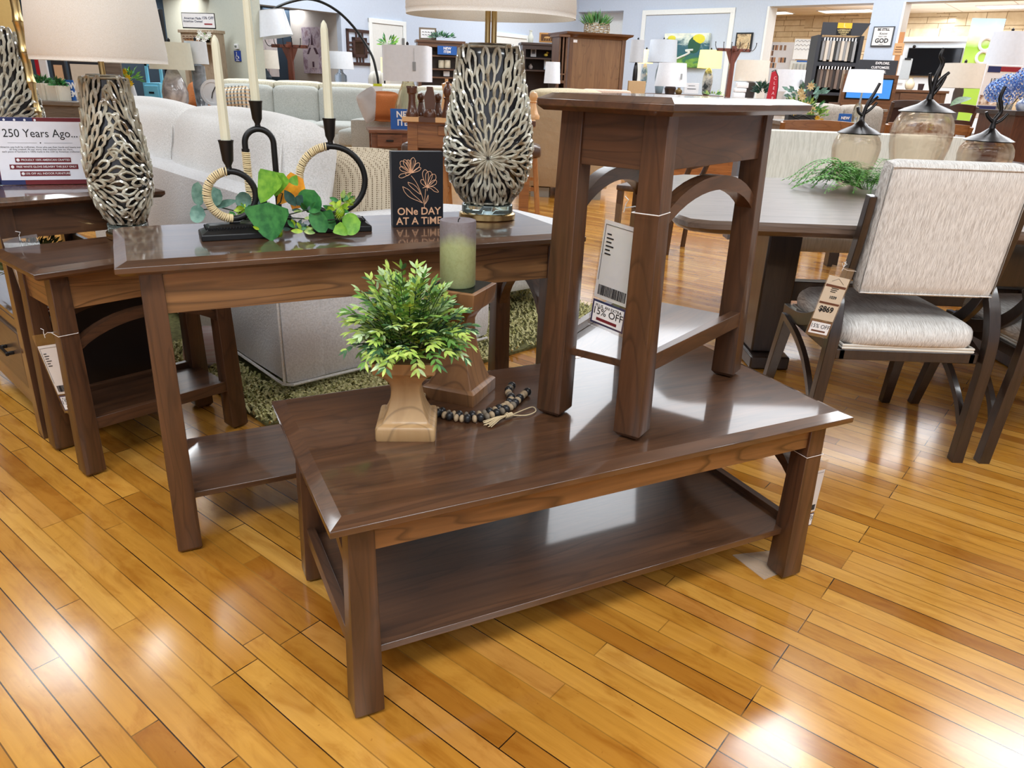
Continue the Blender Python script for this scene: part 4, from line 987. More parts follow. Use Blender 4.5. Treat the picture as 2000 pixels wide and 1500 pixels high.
# ---- media cabinet at the far left
MC = V((-1.517, 2.129, 0)); MR = rad(46.5); MH = .768
mc = thing('media_cabinet', MC, MR, 'brown cabinet with a drawer and open niche at the left edge, holding the sale sign', 'cabinet')
LW_ = dw(2); D_, W2_ = .44, .86
m = MB(); e = .01
m.loft([[(-.055+k, -.03+k, z), (.485-k, -.03+k, z), (.485-k, W2_+.03-k, z), (-.055+k, W2_+.03-k, z)] for k, z in ((.01, MH-.03), (0, MH-.02), (0, MH-.009), (.03, MH))]); m.build('table_top', dw(1), mc, bevel=.0012, ang=8)
for x in (0, D_-.055):
    for y in (0, W2_-.055):
        m = MB(); ox = -.012 if x == 0 else .012; oy = -.012 if y == 0 else .012
        m.hexa([(x+ox*.0, y, .0), (x+.055, y, .0), (x+.055, y+.055, .0), (x, y+.055, .0)], [(x+(.010 if x == 0 else 0), y+(.010 if y == 0 else 0), MH-.03), (x+.055-(.010 if x else 0), y+(.010 if y == 0 else 0), MH-.03), (x+.055-(.010 if x else 0), y+.055-(.010 if y else 0), MH-.03), (x+(.010 if x == 0 else 0), y+.055-(.010 if y else 0), MH-.03)]); m.build('corner_post', LW_, mc, bevel=.0012)
m = MB(); m.box(.04, D_-.04, .022, .042, MH-.125, MH-.03); m.build('apron', dw(0), mc); m = MB(); m.box(.022, .042, .05, W2_-.05, MH-.11, MH-.03); m.build('apron', dw(1), mc)
m = MB(); m.box(.05, D_-.05, .018, .034, .09, .50); m.build('side_panel', plain('shade_dark_panel', (34, 22, 17), .5), mc)  # the panel's shade is put into its near-black colour
m = MB(); m.box(D_-.03, D_-.015, .05, W2_-.05, .09, .50); m.box(.02, D_-.03, .03, W2_-.03, .09, .105); m.build('back_panel', plain('shade_dark_panel', (34, 22, 17), .5), mc)
m = MB(); m.box(.01, D_-.03, .03, W2_-.03, .36, .385); m.build('shelf', dw(1), mc); m = MB(); m.box(.012, .03, .05, W2_-.05, .09, .15); m.box(.012, .03, .05, W2_-.05, .35, .40); m.build('rail', dw(1), mc)
d_ = MB().box(.004, .024, .062, W2_-.062, .155, .345).build('drawer', wood('taupe_stained_wood', (104, 84, 68), (76, 60, 48), 1, .4, .4, .14), mc, bevel=.004)
for y in (.20, .62): MB().box(-.022, -.012, y-.05, y+.05, .25, .262).box(-.014, .004, y-.045, y-.037, .25, .262).box(-.014, .004, y+.037, y+.045, .25, .262).build('handle', BLK, d_, bevel=.002)
tg5 = add_tag(38, 462, 2.14, rad(30), 'price tag hanging from the far left cabinet, under the printed sale sign', 0, (mc, .035, .028, .60, .0255), tilt=rad(-6), sc=1.0)

# ---- printed sale sign on the cabinet
sg = thing('tent_sign', (0, 0, 0), 0, 'printed tent sign reading 250 Years Ago on the far left cabinet', 'sign')
P0 = onz(12, 352, MH); P1 = onz(162, 363, MH)
P0 = P1 + (P0-P1)*1.0
d = (P1-P0); W_ = .276; yaw = atan2(d.y, d.x); yaw = rad(22)
sg.location = onz(93, 360, MH+.0015); sg.rotation_euler = (0, 0, yaw); H_ = .205
m = MB(); m.X = M.Rotation(rad(-9), 4, 'X'); m.box(-W_/2, W_/2, -.001, .001, 0, H_); m.build('sign_face', MAR, sg)
m = MB(); m.add([(W_/2, 0, .0), (W_/2, .06, 0), (W_/2, .034, H_*.985)], [(0, 1, 2)]); m.X = M.Translation((0, .068, 0)) @ M.Rotation(rad(9), 4, 'X'); m.box(-W_/2, W_/2, -.001, .001, 0, H_); m.build('sign_back', plain('pink_white_card', (226, 214, 224), .7), sg)
m = MB(); m.X = M.Rotation(rad(-9), 4, 'X'); m.box(-W_/2, W_/2-.15, -.0016, -.0009, H_-.016, H_); m.box(-W_/2, -W_/2+.012, -.0016, -.0009, 0, H_); m.box(-W_/2, -.06, -.0016, -.0009, 0, .014); m.build('flag_corner', NAVY, sg)
m = MB(); m.X = M.Rotation(rad(-9), 4, 'X'); m.box(-W_/2+.014, W_/2-.013, -.0022, -.0016, .014, H_-.012)
for k in range(3): m.box(W_/2-.012, W_/2, -.0022, -.0009, .045+k*.045, .062+k*.045)
for k in range(5): m.ball((-W_/2+.02+k*.028, -.0018, H_-.008), .004, 5, 3, (1, .1, 1))
m.build('white_panel', plain('sign_white', (238, 238, 246), .5), sg)
m = MB(); m.X = M.Rotation(rad(-9), 4, 'X'); m.text('250 Years Ago...', .035, (.004, -.0026, .156), ext=.0002, sx=.90); m.box(-.09, -.01, -.0026, -.002, .1275, .1282); m.box(.01, .09, -.0026, -.002, .1275, .1282); m.ball((0, -.0025, .128), .002, 6, 4, (1, .1, 1))
m.text('America was built by craftsmen, those who put their hands and hearts into\nall they created. At our store, that tradition lives on. Here,\neach piece of furniture is 100% made in the USA by American craftsmen.', .0074, (0, -.0026, .108), ext=.0001)
m.build('printing', INK, sg)
m = MB(); m.X = M.Rotation(rad(-9), 4, 'X')
for k, wd in enumerate((.078, .096, .070)): m.box(-wd, wd, -.0028, -.002, .068-k*.021, .083-k*.021)
m.build('coloured_band', MAR, sg)
m = MB(); m.X = M.Rotation(rad(-9), 4, 'X')
for k, tx in enumerate(('PROUDLY 100% AMERICAN CRAFTED', 'FREE WHITE GLOVE DELIVERY THIS JULY ONLY', '15% OFF ALL INDOOR FURNITURE')):
    m.text(tx, .0086, (.007, -.0032, .0755-k*.021), ext=.0001, bold=.0001, sx=(.95, .93, .95)[k]); m.ball(((-.070, -.088, -.062)[k], -.003, .0755-k*.021), .0048, 10, 4, (1, .1, 1))
m.build('lettering', PAPER, sg)
# gold bamboo lamp and the ceramic lamp behind the sign
GOLD = plain('satin_gold', (214, 184, 128), .28, 1)
bl = thing('bamboo_lamp', (0, 0, .769), 0, 'gold bamboo shaped lamp stem rising behind the printed sale sign', 'lamp'); bl.location = (-1.56, 2.66, .769)
b0 = at(76, 232, 2.66); t0 = at(36, 105, 2.66)
pr = [(.05, 0), (.05, .012), (.016, .02)]; z = .03
while z < .80:
    pr += [(.0165, z), (.0125, z+.03), (.0125, z+.055), (.0165, z+.086), (.0185, z+.089)]; z += .092
m = MB(); m.lathe(pr, n=20); m.build('stem', GOLD, bl)
dxy = at(70, 215, 2.66); bl.location = (dxy.x, 2.66, .769)
lamp3 = petal_lamp((-1.77, 2.64, .769), rad(25), 'ceramic petal relief lamp at the left edge, behind the printed sale sign', zs=.56, shade_r=(.12, .10))

pillow('throw_cushion', at(402, 682, 2.80), (rad(-10), rad(8), rad(40)), .16, .17, .06, fabric('pink_striped_weave', (226, 196, 196), (236, 232, 230), 1, .95, .2, .002, (4, 4, 90)), 'small pink striped cushion with a tassel on the floor behind the left end table')
# ================================================================ background of the showroom
def zat(py, px, Y): return at(px, py, Y).z
def frame(name, label, cat, x0, x1, y1, Y, rz=0, group=None, zb=None):
    """thing whose front face is centred between photo columns x0..x1 at depth Y; returns it, its width and base height"""
    a, b = at(x0, y1, Y), at(x1, y1, Y); W = (b.x-a.x)/max(.3, cos(rz)); z = (a.z+b.z)/2 if zb is None else zb
    t = thing(name, ((a.x+b.x)/2, Y, z), rz, label, cat, group); return t, W
def solid(name, label, cat, x0, x1, y0, y1, Y, dep, mat, rz=0, group=None, zb=None, bevel=.004, rb=0):
    t, W = frame(name, label, cat, x0, x1, y1, Y, rz, group, zb)
    H = zat(y0, (x0+x1)/2, Y)-t.location.z; loc = t.location.copy(); bpy.data.objects.remove(t)
    m = MB()
    if rb: m.rbox((0, dep/2, H/2), (W/2, dep/2, H/2), rb, 6)
    else: m.box(-W/2, W/2, 0, dep, 0, H)
    o = m.build(name, mat, bevel=0 if rb else bevel); o.location = loc; o.rotation_euler = (0, 0, rz); return tag(o, label, cat, group), W, H
def part(par, name, mat, boxes=(), fn=None, bevel=0, ang=40):
    m = MB()
    for b in boxes: m.box(*b)
    if fn: fn(m)
    return m.build(name, mat, par, bevel=bevel, ang=ang)
GLASSC = plain('clear_glass', (236, 242, 242), .03, trans=.85, ior=1.45)
LITY = plain('lit_shade_yellow', (250, 240, 160), .8, emit=(255, 240, 130), es=.75)
LITC = plain('lit_shade_cream', (255, 240, 200), .8, emit=(255, 228, 170), es=.8)
FLTS = plain('pale_beige_shade', (222, 214, 200), .9)
def lamp(label, sx, sy, Y, zb, prof, bmat, tap=.86, shm=SHADEW, sq=False, group=None, finial=True, ex=2, tagged=False, n=28):
    x0, x1 = sx; c = (x0+x1)/2; zt, zs = zat(sy[0], c, Y), zat(sy[1], c, Y); r = (at(x1, sy[1], Y).x-at(x0, sy[1], Y).x)/2
    P = at(c, sy[1], Y); t = thing('table_lamp', (P.x, Y, zb), 0, label, 'lamp', group); h = zs-zb; H = zt-zb
    m = MB(); m.lathe([(q*r, z*h) for q, z in prof], n=n); m.build('lamp_base', bmat, t)
    m = MB(); m.cyl((0, 0, h*prof[-1][1]-.01), .008, H-h*prof[-1][1]+.02, 10); m.build('stem', BRASS, t)
    m = MB(); e = 8 if sq else 2
    m.lathe([(r-.006, h), (r, h), (r*tap, H), (r*tap-.006, H), (r-.01, h+.004)], n=48, ex=e, cap=False); m.build('lamp_shade', shm, t)
    if finial: m = MB(); m.lathe([(.004, H), (.014, H+.008), (.016, H+.03), (.004, H+.045)], n=10); m.build('finial', PEW, t)
    if tagged: m = MB(); m.box(r*.35, r*.35+.035, -r-.004, -r-.002, h+(H-h)*.3, h+(H-h)*.55); m.box(r*.35+.016, r*.35+.018, -r-.004, -r-.002, h+(H-h)*.55, H-.03); m.build('paper_tag', plain('pale_grey_print', (150, 156, 160), .7), t)
    return t
GOURD = [(.30, 0), (.42, .02), (.50, .12), (.55, .35), (.5, .55), (.34, .8), (.16, .93), (.14, 1)]
URN = [(.2, 0), (.24, .02), (.30, .2), (.36, .5), (.33, .75), (.22, .93), (.12, 1)]
def table(name, label, cat, x0, x1, ytop, Y, dep, mat, rz=0, group=None, legs=True, th=.035, lw=.05, drawer=False, ap=.1):
    t, W = frame(name, label, cat, x0, x1, ytop, Y, rz, group, 0); H = zat(ytop, (x0+x1)/2, Y)
    part(t, 'table_top', mat, [(-W/2, W/2, 0, dep, H-th, H)], bevel=.004)
    part(t, 'apron', mat, [(-W/2+.045, W/2-.045, .036, dep-.036, H-th-ap, H-th-.0005)])
    if legs:
        for sx in (-1, 1):
            for y in (.03, dep-.03-lw): part(t, 'leg', mat, [(min(sx*(W/2-.03), sx*(W/2-.03-lw)), max(sx*(W/2-.03), sx*(W/2-.03-lw)), y, y+lw, 0, H-th)])
    if drawer:
        d = part(t, 'drawer', mat, [(-W*.3, W*.3, .014, .0355, H-th-ap+.015, H-th-.012)], bevel=.003); part(d, 'handle', BLK, [(-.04, .04, -.005, .012, H-th-ap*.55, H-th-ap*.45)])
    return t, W, H
def foliage(parent, mats, c, r, n, L=.06, seed=1, flat=.7, name='foliage', wd=.35, up=.3):
    rg = random.Random(seed); m = MB(); c = V(c)
    for i in range(n):
        a = rg.uniform(0, 2*pi); z = rg.uniform(-.3, 1); s = sqrt(max(0, 1-z*z)); d = V((s*cos(a), s*sin(a), z*flat)); p = c+V((d.x*r[0], d.y*r[1], d.z*r[2]))*rg.uniform(.3, .95)
        m.cur = rg.randrange(len(mats)); m.leaf(p, d+V((0, 0, up)), V((rg.uniform(-1, 1), -1, .4)), L*rg.uniform(.7, 1.3), L*wd, .1, .15, 2)
    return m.build(name, mats, parent)
def blooms(parent, mat, pts, r, seed=2, name='flower'):
    rg = random.Random(seed)
    for p in pts:
        m = MB()
        for i in range(16):
            a = 2*pi*i/8; k = 1 if i < 8 else .6; m.leaf(V(p)+V((0, 0, .002)), (cos(a), -.35 if i < 8 else -.8, sin(a)), (0, -1, 0), r*k, r*.5*k, .1, .1, 2)
        m.build(name, mat, parent)
BROWNW = wood('mid_brown_wood', (120, 82, 54), (84, 54, 34), 0, .4, .3, .2); BROWNZ = wood('mid_brown_wood_upright', (122, 86, 56), (86, 56, 36), 2, .4, .3, .2)
REDW = wood('reddish_wood', (128, 66, 44), (86, 40, 28), 2, .4, .3, .2); OAK = wood('golden_oak', (184, 122, 66), (132, 80, 38), 0, .4, .3, .2); OAKZ = wood('golden_oak_upright', (214, 156, 92), (184, 122, 64), 2, .45, .2, .2)
DBR = wood('dark_bookcase_wood', (78, 56, 46), (50, 36, 30), 0, .45, .2, .2); GRYW = wood('grey_washed_wood', (140, 128, 116), (108, 96, 84), 0, .5, .1, .2)
MAPLE = plain('pale_maple_piece', (226, 176, 122), .4, coat=.3); WALN = plain('walnut_piece', (92, 54, 34), .35, coat=.4); LEATH = plain('brown_leather', (92, 70, 58), .4, coat=.2)
CHARC = plain('charcoal', (46, 48, 54), .5); SIGNB = plain('blue_sign', (36, 92, 168), .5); ORG = plain('rust_orange_fabric', (192, 112, 58), .9, nb=(60, .4, .01))
# ---- chess table and stools
ct, W, H = table('chess_table', 'golden oak chess table with a checkered top and large chess pieces', 'table', 787, 1046, 241, 6.2, .95, OAK, 0, None, True, .012, .08, False, .19)
H0 = H; n = 8; cw = W/8; m = MB(); m2 = MB()
for i in range(-1, 9):
    for j in range(8):
        q = (i*cw-W/2, (i+1)*cw-W/2, -.05+j*(1.05/8), -.05+(j+1)*(1.05/8), H0, H0+.035)
        if -1 < i < 8: (m if (i+j) % 2 == 0 else m2).box(*q)
m.build('light_squares', MAPLE, ct); m2.build('dark_squares', WALN, ct)
part(ct, 'drawer', OAK, [(-.25, .25, .016, .0355, H0-.10, H0-.03)], bevel=.003)
zc = H0+.035
def piece(kind, i, j, mat, label, s=1):
    P = ct.location+V(((i+.5)*cw-W/2, .02+j*(1.05/8), zc)); m = MB()
    pr = {'rook': [(.050, 0), (.052, .02), (.044, .04), (.034, .07), (.027, .12), (.028, .165), (.038, .175), (.040, .215), (.030, .215), (.028, .2)],
          'bishop': [(.050, 0), (.052, .02), (.044, .045), (.034, .08), (.026, .13), (.036, .15), (.024, .155), (.036, .185), (.034, .215), (.018, .245), (.014, .25), (.016, .262), (.004, .268)],
          'pawn': [(.046, 0), (.048, .02), (.036, .04), (.024, .08), (.018, .105), (.030, .112), (.018, .118), (.028, .135), (.030, .15), (.022, .17), (.004, .178)],
          'king': [(.050, 0), (.052, .02), (.046, .04), (.036, .09), (.028, .15), (.036, .20), (.038, .215), (.012, .225), (.012, .25)]}
    if kind == 'knight':
        m.lathe([(.050, 0), (.052, .02), (.044, .045), (.036, .06)], n=24)
        m.prism([(-.035, .06), (.035, .06), (.045, .12), (.03, .19), (.022, .225), (-.022, .225), (-.022, .20), (-.045, .15), (-.04, .11)], 1, -.022, .022)
    else: m.lathe(pr[kind], n=24)
    if kind == 'rook':
        for k in range(6): a = 2*pi*k/6; m.box(.034*cos(a)-.008, .034*cos(a)+.008, .034*sin(a)-.008, .034*sin(a)+.008, .21, .226)
    o = m.build('chess_piece', mat); o.location = P; o.scale = (s, s, s); tag(o, label, 'chess piece', 'chess pieces on the oak table'); return o
piece('rook', .05, 0, WALN, 'dark wooden chess rook at the near left corner of the chess table'); piece('knight', 1.12, 0, WALN, 'dark wooden knight second from the left on the chess table'); piece('bishop', 2.2, 0, WALN, 'dark wooden bishop third from the left on the chess table')
for k, x in enumerate((.45, 1.5, 2.6)): piece('pawn', x, 1.0, WALN, ['dark pawn behind the rook', 'dark pawn behind the knight', 'dark pawn behind the bishop'][k]+' on the chess table')
piece('king', 1.6, 5.5, MAPLE, 'pale maple king standing behind the dark pieces', 1.15); piece('rook', 2.4, 6.2, MAPLE, 'pale maple rook behind the dark bishop'); piece('pawn', 7.35, 2.4, MAPLE, 'pale maple pawn at the right end of the chess table', 1.2)
def stool(x0, x1, ys, Y, lab):
    t, W = frame('bar_stool', lab, 'stool', x0, x1, ys, Y, 0, 'stools at the chess table', 0); H = zat(ys, (x0+x1)/2, Y); W = max(W, .4)
    m = MB(); m.rbox((0, .2, H-.05), (W/2, .21, .055), .04, 6); m.build('seat', LEATH, t)
    for sx in (-1, 1):
        for y in (.03, .34): m = MB(); m.hexa([(sx*W*.48-.022, y-.02*(1 if y < .1 else -1), 0), (sx*W*.48+.022, y-.02*(1 if y < .1 else -1), 0), (sx*W*.48+.022, y+.04, 0), (sx*W*.48-.022, y+.04, 0)], [(sx*W*.38-.022, y, H-.1), (sx*W*.38+.022, y, H-.1), (sx*W*.38+.022, y+.04, H-.1), (sx*W*.38-.022, y+.04, H-.1)]); m.build('leg', OAKZ, t, bevel=.003)
    part(t, 'footrest', OAKZ, [(-W*.43, W*.43, .04, .07, .20, .235), (-W*.4, W*.4, .34, .37, .26, .29)]); part(t, 'side_rail', OAKZ, [(W*.40, W*.40+.025, .05, .36, .2, .235), (-W*.40-.025, -W*.40, .05, .36, .2, .235)])
stool(958, 1058, 285, 6.95, 'leather topped oak stool at the right side of the chess table'); stool(785, 872, 281, 6.5, 'leather topped stool tucked under the left of the chess table')
# ---- tan sofa beyond
TAN = plain('tan_microfiber', (178, 156, 126), .95, nb=(12, .3, .03)); TANL = fabric('light_tan_fabric', (204, 190, 158), (186, 170, 140), 60)
sf, W = frame('loveseat', 'tan sofa seen from its side behind the patterned lamp', 'sofa', 1022, 1185, 388, 8.0, rad(-6), None, 0)
m = MB(); m.rbox((0, .5, .54), (W/2, .5, .44), .05, 6); m.build('body', TAN, sf); m = MB(); m.rbox((-.06, .45, 1.0), (W*.42, .35, .07), .05, 6, .02); m.build('back_cushion', TANL, sf); m = MB(); m.rbox((.1, .2, .985), (W*.38, .14, .05), .04, 5); m.build('head_cushion', TANL, sf)
part(sf, 'foot', plain('grey_block', (156, 156, 150), .7), [(-W*.42, -W*.2, .05, .3, 0, .1), (W*.2, W*.42, .05, .3, 0, .1)])
sf2, W = frame('sofa', 'sofa with a pale pink throw, in front of the big wooden cabinet', 'sofa', 1125, 1228, 200, 10.6, 0, None, 0)
H = zat(176, 1176, 10.6); m = MB(); m.rbox((0, .4, H/2-.02), (W/2, .4, H/2-.03), .06, 6); m.build('body', plain('white_upholstery', (232, 232, 232), .9), sf2); m = MB(); m.rbox((.05, .16, H-.05), (W*.46, .2, .06), .04, 6); m.build('throw', fabric('pinkish_throw', (214, 190, 172), (190, 164, 146), 80), sf2)
# ---- grey sectional across the back
GSO = fabric('grey_linen_sofa', (188, 190, 184), (164, 166, 160), 90); CRM = fabric('cream_chenille', (226, 220, 200), (202, 196, 174), 70)
gs, W = frame('sectional_sofa', 'long grey sectional sofa with cream head cushions across the back', 'sofa', 385, 905, 300, 10.2, rad(2), None, 0)
zt = lambda y: zat(y, 640, 10.2)
part(gs, 'base', GSO, fn=lambda m: m.rbox((0, .62, .22), (W/2, .58, .20), .04, 5)); part(gs, 'back_frame', GSO, fn=lambda m: m.rbox((0, 1.1, .48), (W/2, .12, .44), .05, 5))
xs = [392, 500, 594, 706, 800, 900]; cxp = lambda px: (at(px, 200, 10.2).x-gs.location.x)
for a, b in zip(xs, xs[1:]):
    part(gs, 'back_cushion', GSO, fn=lambda m: m.rbox(((cxp(a)+cxp(b))/2, .93, .70), ((cxp(b)-cxp(a))/2-.005, .12, .27), .06, 7, .02))
    part(gs, 'head_cushion', CRM, fn=lambda m: m.rbox(((cxp(a)+cxp(b))/2, 1.08, .985), ((cxp(b)-cxp(a))/2-.004, .17, .055), .04, 6, .01))
    part(gs, 'seat_cushion', GSO, fn=lambda m: m.rbox(((cxp(a)+cxp(b))/2, .45, .45), ((cxp(b)-cxp(a))/2-.005, .38, .09), .05, 7, .015))
ga, W2 = frame('chaise_sofa', 'grey armchair end of the sofa group with a rust pillow on its arm', 'sofa', 686, 792, 300, 9.3, 0, None, 0)
za = zat(234, 730, 9.3); part(ga, 'armrest', GSO, fn=lambda m: m.rbox((0, .25, za/2), (W2/2, .25, za/2), .03, 5)); part(ga, 'seat_cushion', GSO, fn=lambda m: m.rbox((-W2*.5, .45, .42), (W2*.3, .3, .1), .05, 6))
pillow('throw_cushion', at(751, 208, 9.2), (rad(-12), 0, rad(8)), .36, .30, .14, ORG, 'rust orange pillow on the grey sofa arm by the glass lamp', group=None)
pillow('throw_cushion', at(722, 205, 9.1), (rad(-5), rad(-24), rad(55)), .30, .32, .08, plain('printed_pillow', (206, 200, 196), .9), 'pale printed pillow leaning beside the rust pillow on the sofa arm')
pillow('throw_cushion', at(400, 192, 9.9), (rad(-15), rad(10), 0), .42, .34, .16, ORG, 'rust orange pillow at the left end of the grey sectional')
def plaid():
    m, t, b = nt('plaid_weave'); 
    w1 = t.nodes.new('ShaderNodeTexWave'); w1.inputs['Scale'].default_value = 7; lk(t, coord(t), w1.inputs[0]); w2 = t.nodes.new('ShaderNodeTexWave'); w2.bands_direction = 'Z'; w2.inputs['Scale'].default_value = 7; lk(t, coord(t), w2.inputs[0])
    c = mixc(t, srgb(214, 206, 190), srgb(90, 96, 100), ramp(t, w1.outputs[0], [(.6, (0, 0, 0)), (.75, (1, 1, 1))])); c = mixc(t, c, srgb(204, 158, 96), mixc(t, (0, 0, 0, 1), ramp(t, w2.outputs[0], [(.6, (0, 0, 0)), (.75, (1, 1, 1))]), .6)); lk(t, c, b.inputs['Base Color']); b.inputs['Roughness'].default_value = .95; return m
pillow('throw_cushion', at(459, 197, 9.9), (rad(-15), rad(-6), 0), .40, .32, .14, plaid(), 'plaid pillow beside the rust one on the grey sectional')
o, _, _ = solid('price_card', 'small white and lime price card clipped to the sofa back', 'card', 729, 747, 166, 180, 10.05, .004, PAPER, bevel=0); m = MB(); m.box(-.055, .055, -.002, 0, .07, .10); m.build('lime_band', plain('lime', (206, 214, 40), .6), o)
# ---- side table with new item sign, square lamp
st_, W, H = table('side_table', 'red brown side table with a drawer beside the grey sofa arm', 'side table', 722, 800, 254, 8.6, .6, wood('cherry_side_table', (140, 92, 66), (100, 62, 44), 0, .35, .4, .1), rad(14), None, True, .035, .07, True, .16)
def new_item(x0, x1, y0, y1, Y, lab, rz=0, txt='NEW\nITEM'):
    o, W, H = solid('item_sign', lab, 'sign', x0, x1, y0, y1, Y, .01, SIGNB, rz, 'blue new item signs', None, .001)
    m = MB(); m.text(txt, H*.42, (0, -.003, H*.52), ext=.001, bold=H*.012); m.build('lettering', PAPER, o)
new_item(764, 822, 213, 253, 8.75, 'blue new item sign on the side table behind the chess pieces', rad(8))
lamp('glass lamp with a square white shade above the chess pieces', (753, 841), (90, 159), 9.0, zat(250, 790, 9.0), [(.5, 0), (.55, .05), (.66, .25), (.6, .5), (.4, .8), (.26, .97), (.26, 1)], glassm('champagne_glass', (232, 224, 200)), 1.0, SHADEW, True, None, True, 2, True)
# ---- arc floor lamp
al = thing('arc_floor_lamp', (0, 0, 0), 0, 'black arc floor lamp curving above the grey sofa with a drum shade', 'floor lamp'); Y = 11.7; P0 = at(739, 165, Y); al.location = (P0.x+.02, Y, 0)
pts = [(0, 0, 0), (0, 0, .5)]+[at(x, y, Y)-al.location for x, y in ((739, 165), (735, 140), (727, 110), (710, 80), (690, 52), (662, 24), (630, 5), (600, -2), (570, 3), (545, 12), (530, 22))]
m = MB(); m.tube(cr(pts, 5), .018, 8); m.build('arc_pole', BLK, al); m = MB(); m.lathe([(.19, 0), (.19, .03), (.03, .04)], n=24); m.build('base', BLK, al)
c = at(531, 50, Y)-al.location; m = MB(); m.X = M.Translation(c) @ M.Rotation(rad(-9), 4, 'Y'); m.lathe([(.27, -.15), (.265, -.15), (.215, .19), (.22, .19)], n=40, cap=False); m.build('lamp_shade', SHADEW, al)
# ---- things near the left wall behind the sofa
tb2, W, H = table('console_table', 'dark console table behind the grey sofa, under the small pictures', 'console table', 480, 700, 163, 12.5, .4, DBR, 0)
zc2 = H
lamp('glass jug lamp with a white drum shade beside the geometric mirror', (638, 691), (101, 135), 12.7, zc2, [(.3, 0), (.42, .03), (.46, .3), (.44, .6), (.2, .8), (.12, 1)], glassm('clear_blue_glass', (226, 236, 244)), .9, SHADEW, False, None, False)
lamp('beige shaded lamp on a dark base at the left of the console table', (492, 545), (98, 134), 12.7, zc2, [(.2, 0), (.3, .1), (.42, .35), (.3, .6), (.12, .9), (.1, 1)], plain('slate_base', (70, 84, 96), .4), .95, FLTS, False, None, False)
def coat_rack(px, ytop, Y, lab, w=.30):
    P = at(px, ytop, Y); t = thing('coat_rack', (P.x, Y, 0), 0, lab, 'coat rack', 'wooden coat racks'); H = P.z
    m = MB(); m.hexa([(-.045, -.045, .04), (.045, -.045, .04), (.045, .045, .04), (-.045, .045, .04)], [(-.04, -.04, H), (.04, -.04, H), (.04, .04, H), (-.04, .04, H)]); m.build('post', REDW, t)
    m = MB(); m.box(-w, w, -.02, .02, H-.09, H-.04); m.box(-.02, .02, -w*.6, w*.6, H-.09, H-.04); m.prism([(-.13, H-.09), (.13, H-.09), (.04, H-.3), (-.04, H-.3)], 1, -.018, .018); m.build('crossbar', REDW, t, bevel=.004)
    m = MB()
    for sx in (-1, 1): m.box(sx*.26-.04 if sx > 0 else -.30, sx*.26+.04 if sx > 0 else -.22, -.03, .03, 0, .05)
    m.box(-.3, .3, -.03, .03, .02, .06); m.box(-.03, .03, -.3, .3, .02, .06); m.build('foot', REDW, t)
    for k in range(6):
        x = -w+.02+k*(2*w-.04)/5; m = MB(); m.tube(cr([(x, -.02, H-.06), (x*1.15, -.08, H-.07), (x*1.28, -.11, H-.01), (x*1.30, -.11, H+.05)], 4), .006, 6); m.ball((x*1.3, -.11, H+.05), .010, 6, 4); m.build('hook', BLK, t)
coat_rack(565, 82, 13.35, 'red brown coat rack in front of the dark teal wall'); coat_rack(1434, 90, 14.6, 'red brown coat rack standing beside the yellow lit lamp')
# painting of a church
def art(name, fn):
    m, t, b = nt(name); c = coord(t); s = t.nodes.new('ShaderNodeSeparateXYZ'); lk(t, c, s.inputs[0]); lk(t, fn(t, s, c), b.inputs['Base Color']); b.inputs['Roughness'].default_value = .6; return m
def church(t, s, c):
    n = noise(t, c, 7, 5, .65, .6); n2 = noise(t, c, 22, 4, .6); a = ramp(t, n.outputs[0], [(.36, srgb(128, 92, 112)), (.46, srgb(178, 160, 186)), (.55, srgb(224, 214, 228)), (.66, srgb(160, 120, 136))]); return mixc(t, a, srgb(206, 196, 216), mixc(t, (0, 0, 0, 1), n2.outputs[0], .5))
pt = thing('wall_picture', (0, 0, 0), 0, 'tall purple and white church painting on the alcove wall', 'picture'); s0, z1 = SIDE.hit(635, 53); s1, _ = SIDE.hit(594, 52); _, z0 = SIDE.hit(600, 143); pt.location = SIDE.P+SIDE.d*((s0+s1)/2)+SIDE.n*.005; pt.rotation_euler = (0, 0, ANGB+pi/2)
Wp = abs(s1-s0); m = MB(); m.box(-Wp/2, Wp/2, 0, .06, z0, z1); m.build('canvas', art('church_painting', church), pt)
m = MB(); zc_ = (z0+z1)/2; hh = z1-z0
m.prism([(-.02, z0+hh*.62), (.05, z0+hh*.62), (.015, z1-hh*.12)], 1, .06, .064); m.prism([(-.16, z0+hh*.42), (.18, z0+hh*.42), (.10, z0+hh*.56), (-.08, z0+hh*.56)], 1, .06, .063); m.box(-.018, .03, .06, .066, z0+hh*.14, z0+hh*.26); m.build('painted_roof', plain('painted_plum', (86, 60, 78), .6), pt)
m = MB(); m.box(-.15, .17, .06, .0625, z0+hh*.12, z0+hh*.42); m.prism([(-.09, z0+hh*.42), (.12, z0+hh*.42), (.015, z0+hh*.62)], 1, .06, .0632); m.build('painted_walls', plain('painted_lilac_white', (222, 212, 226), .6), pt)
m = MB(); m.box(-Wp/2, Wp/2, .0, .059, z0-.004, z0); m.box(-Wp/2-.004, -Wp/2, 0, .061, z0, z1); m.build('canvas_edge', plain('olive_edge', (104, 98, 78), .7), pt)
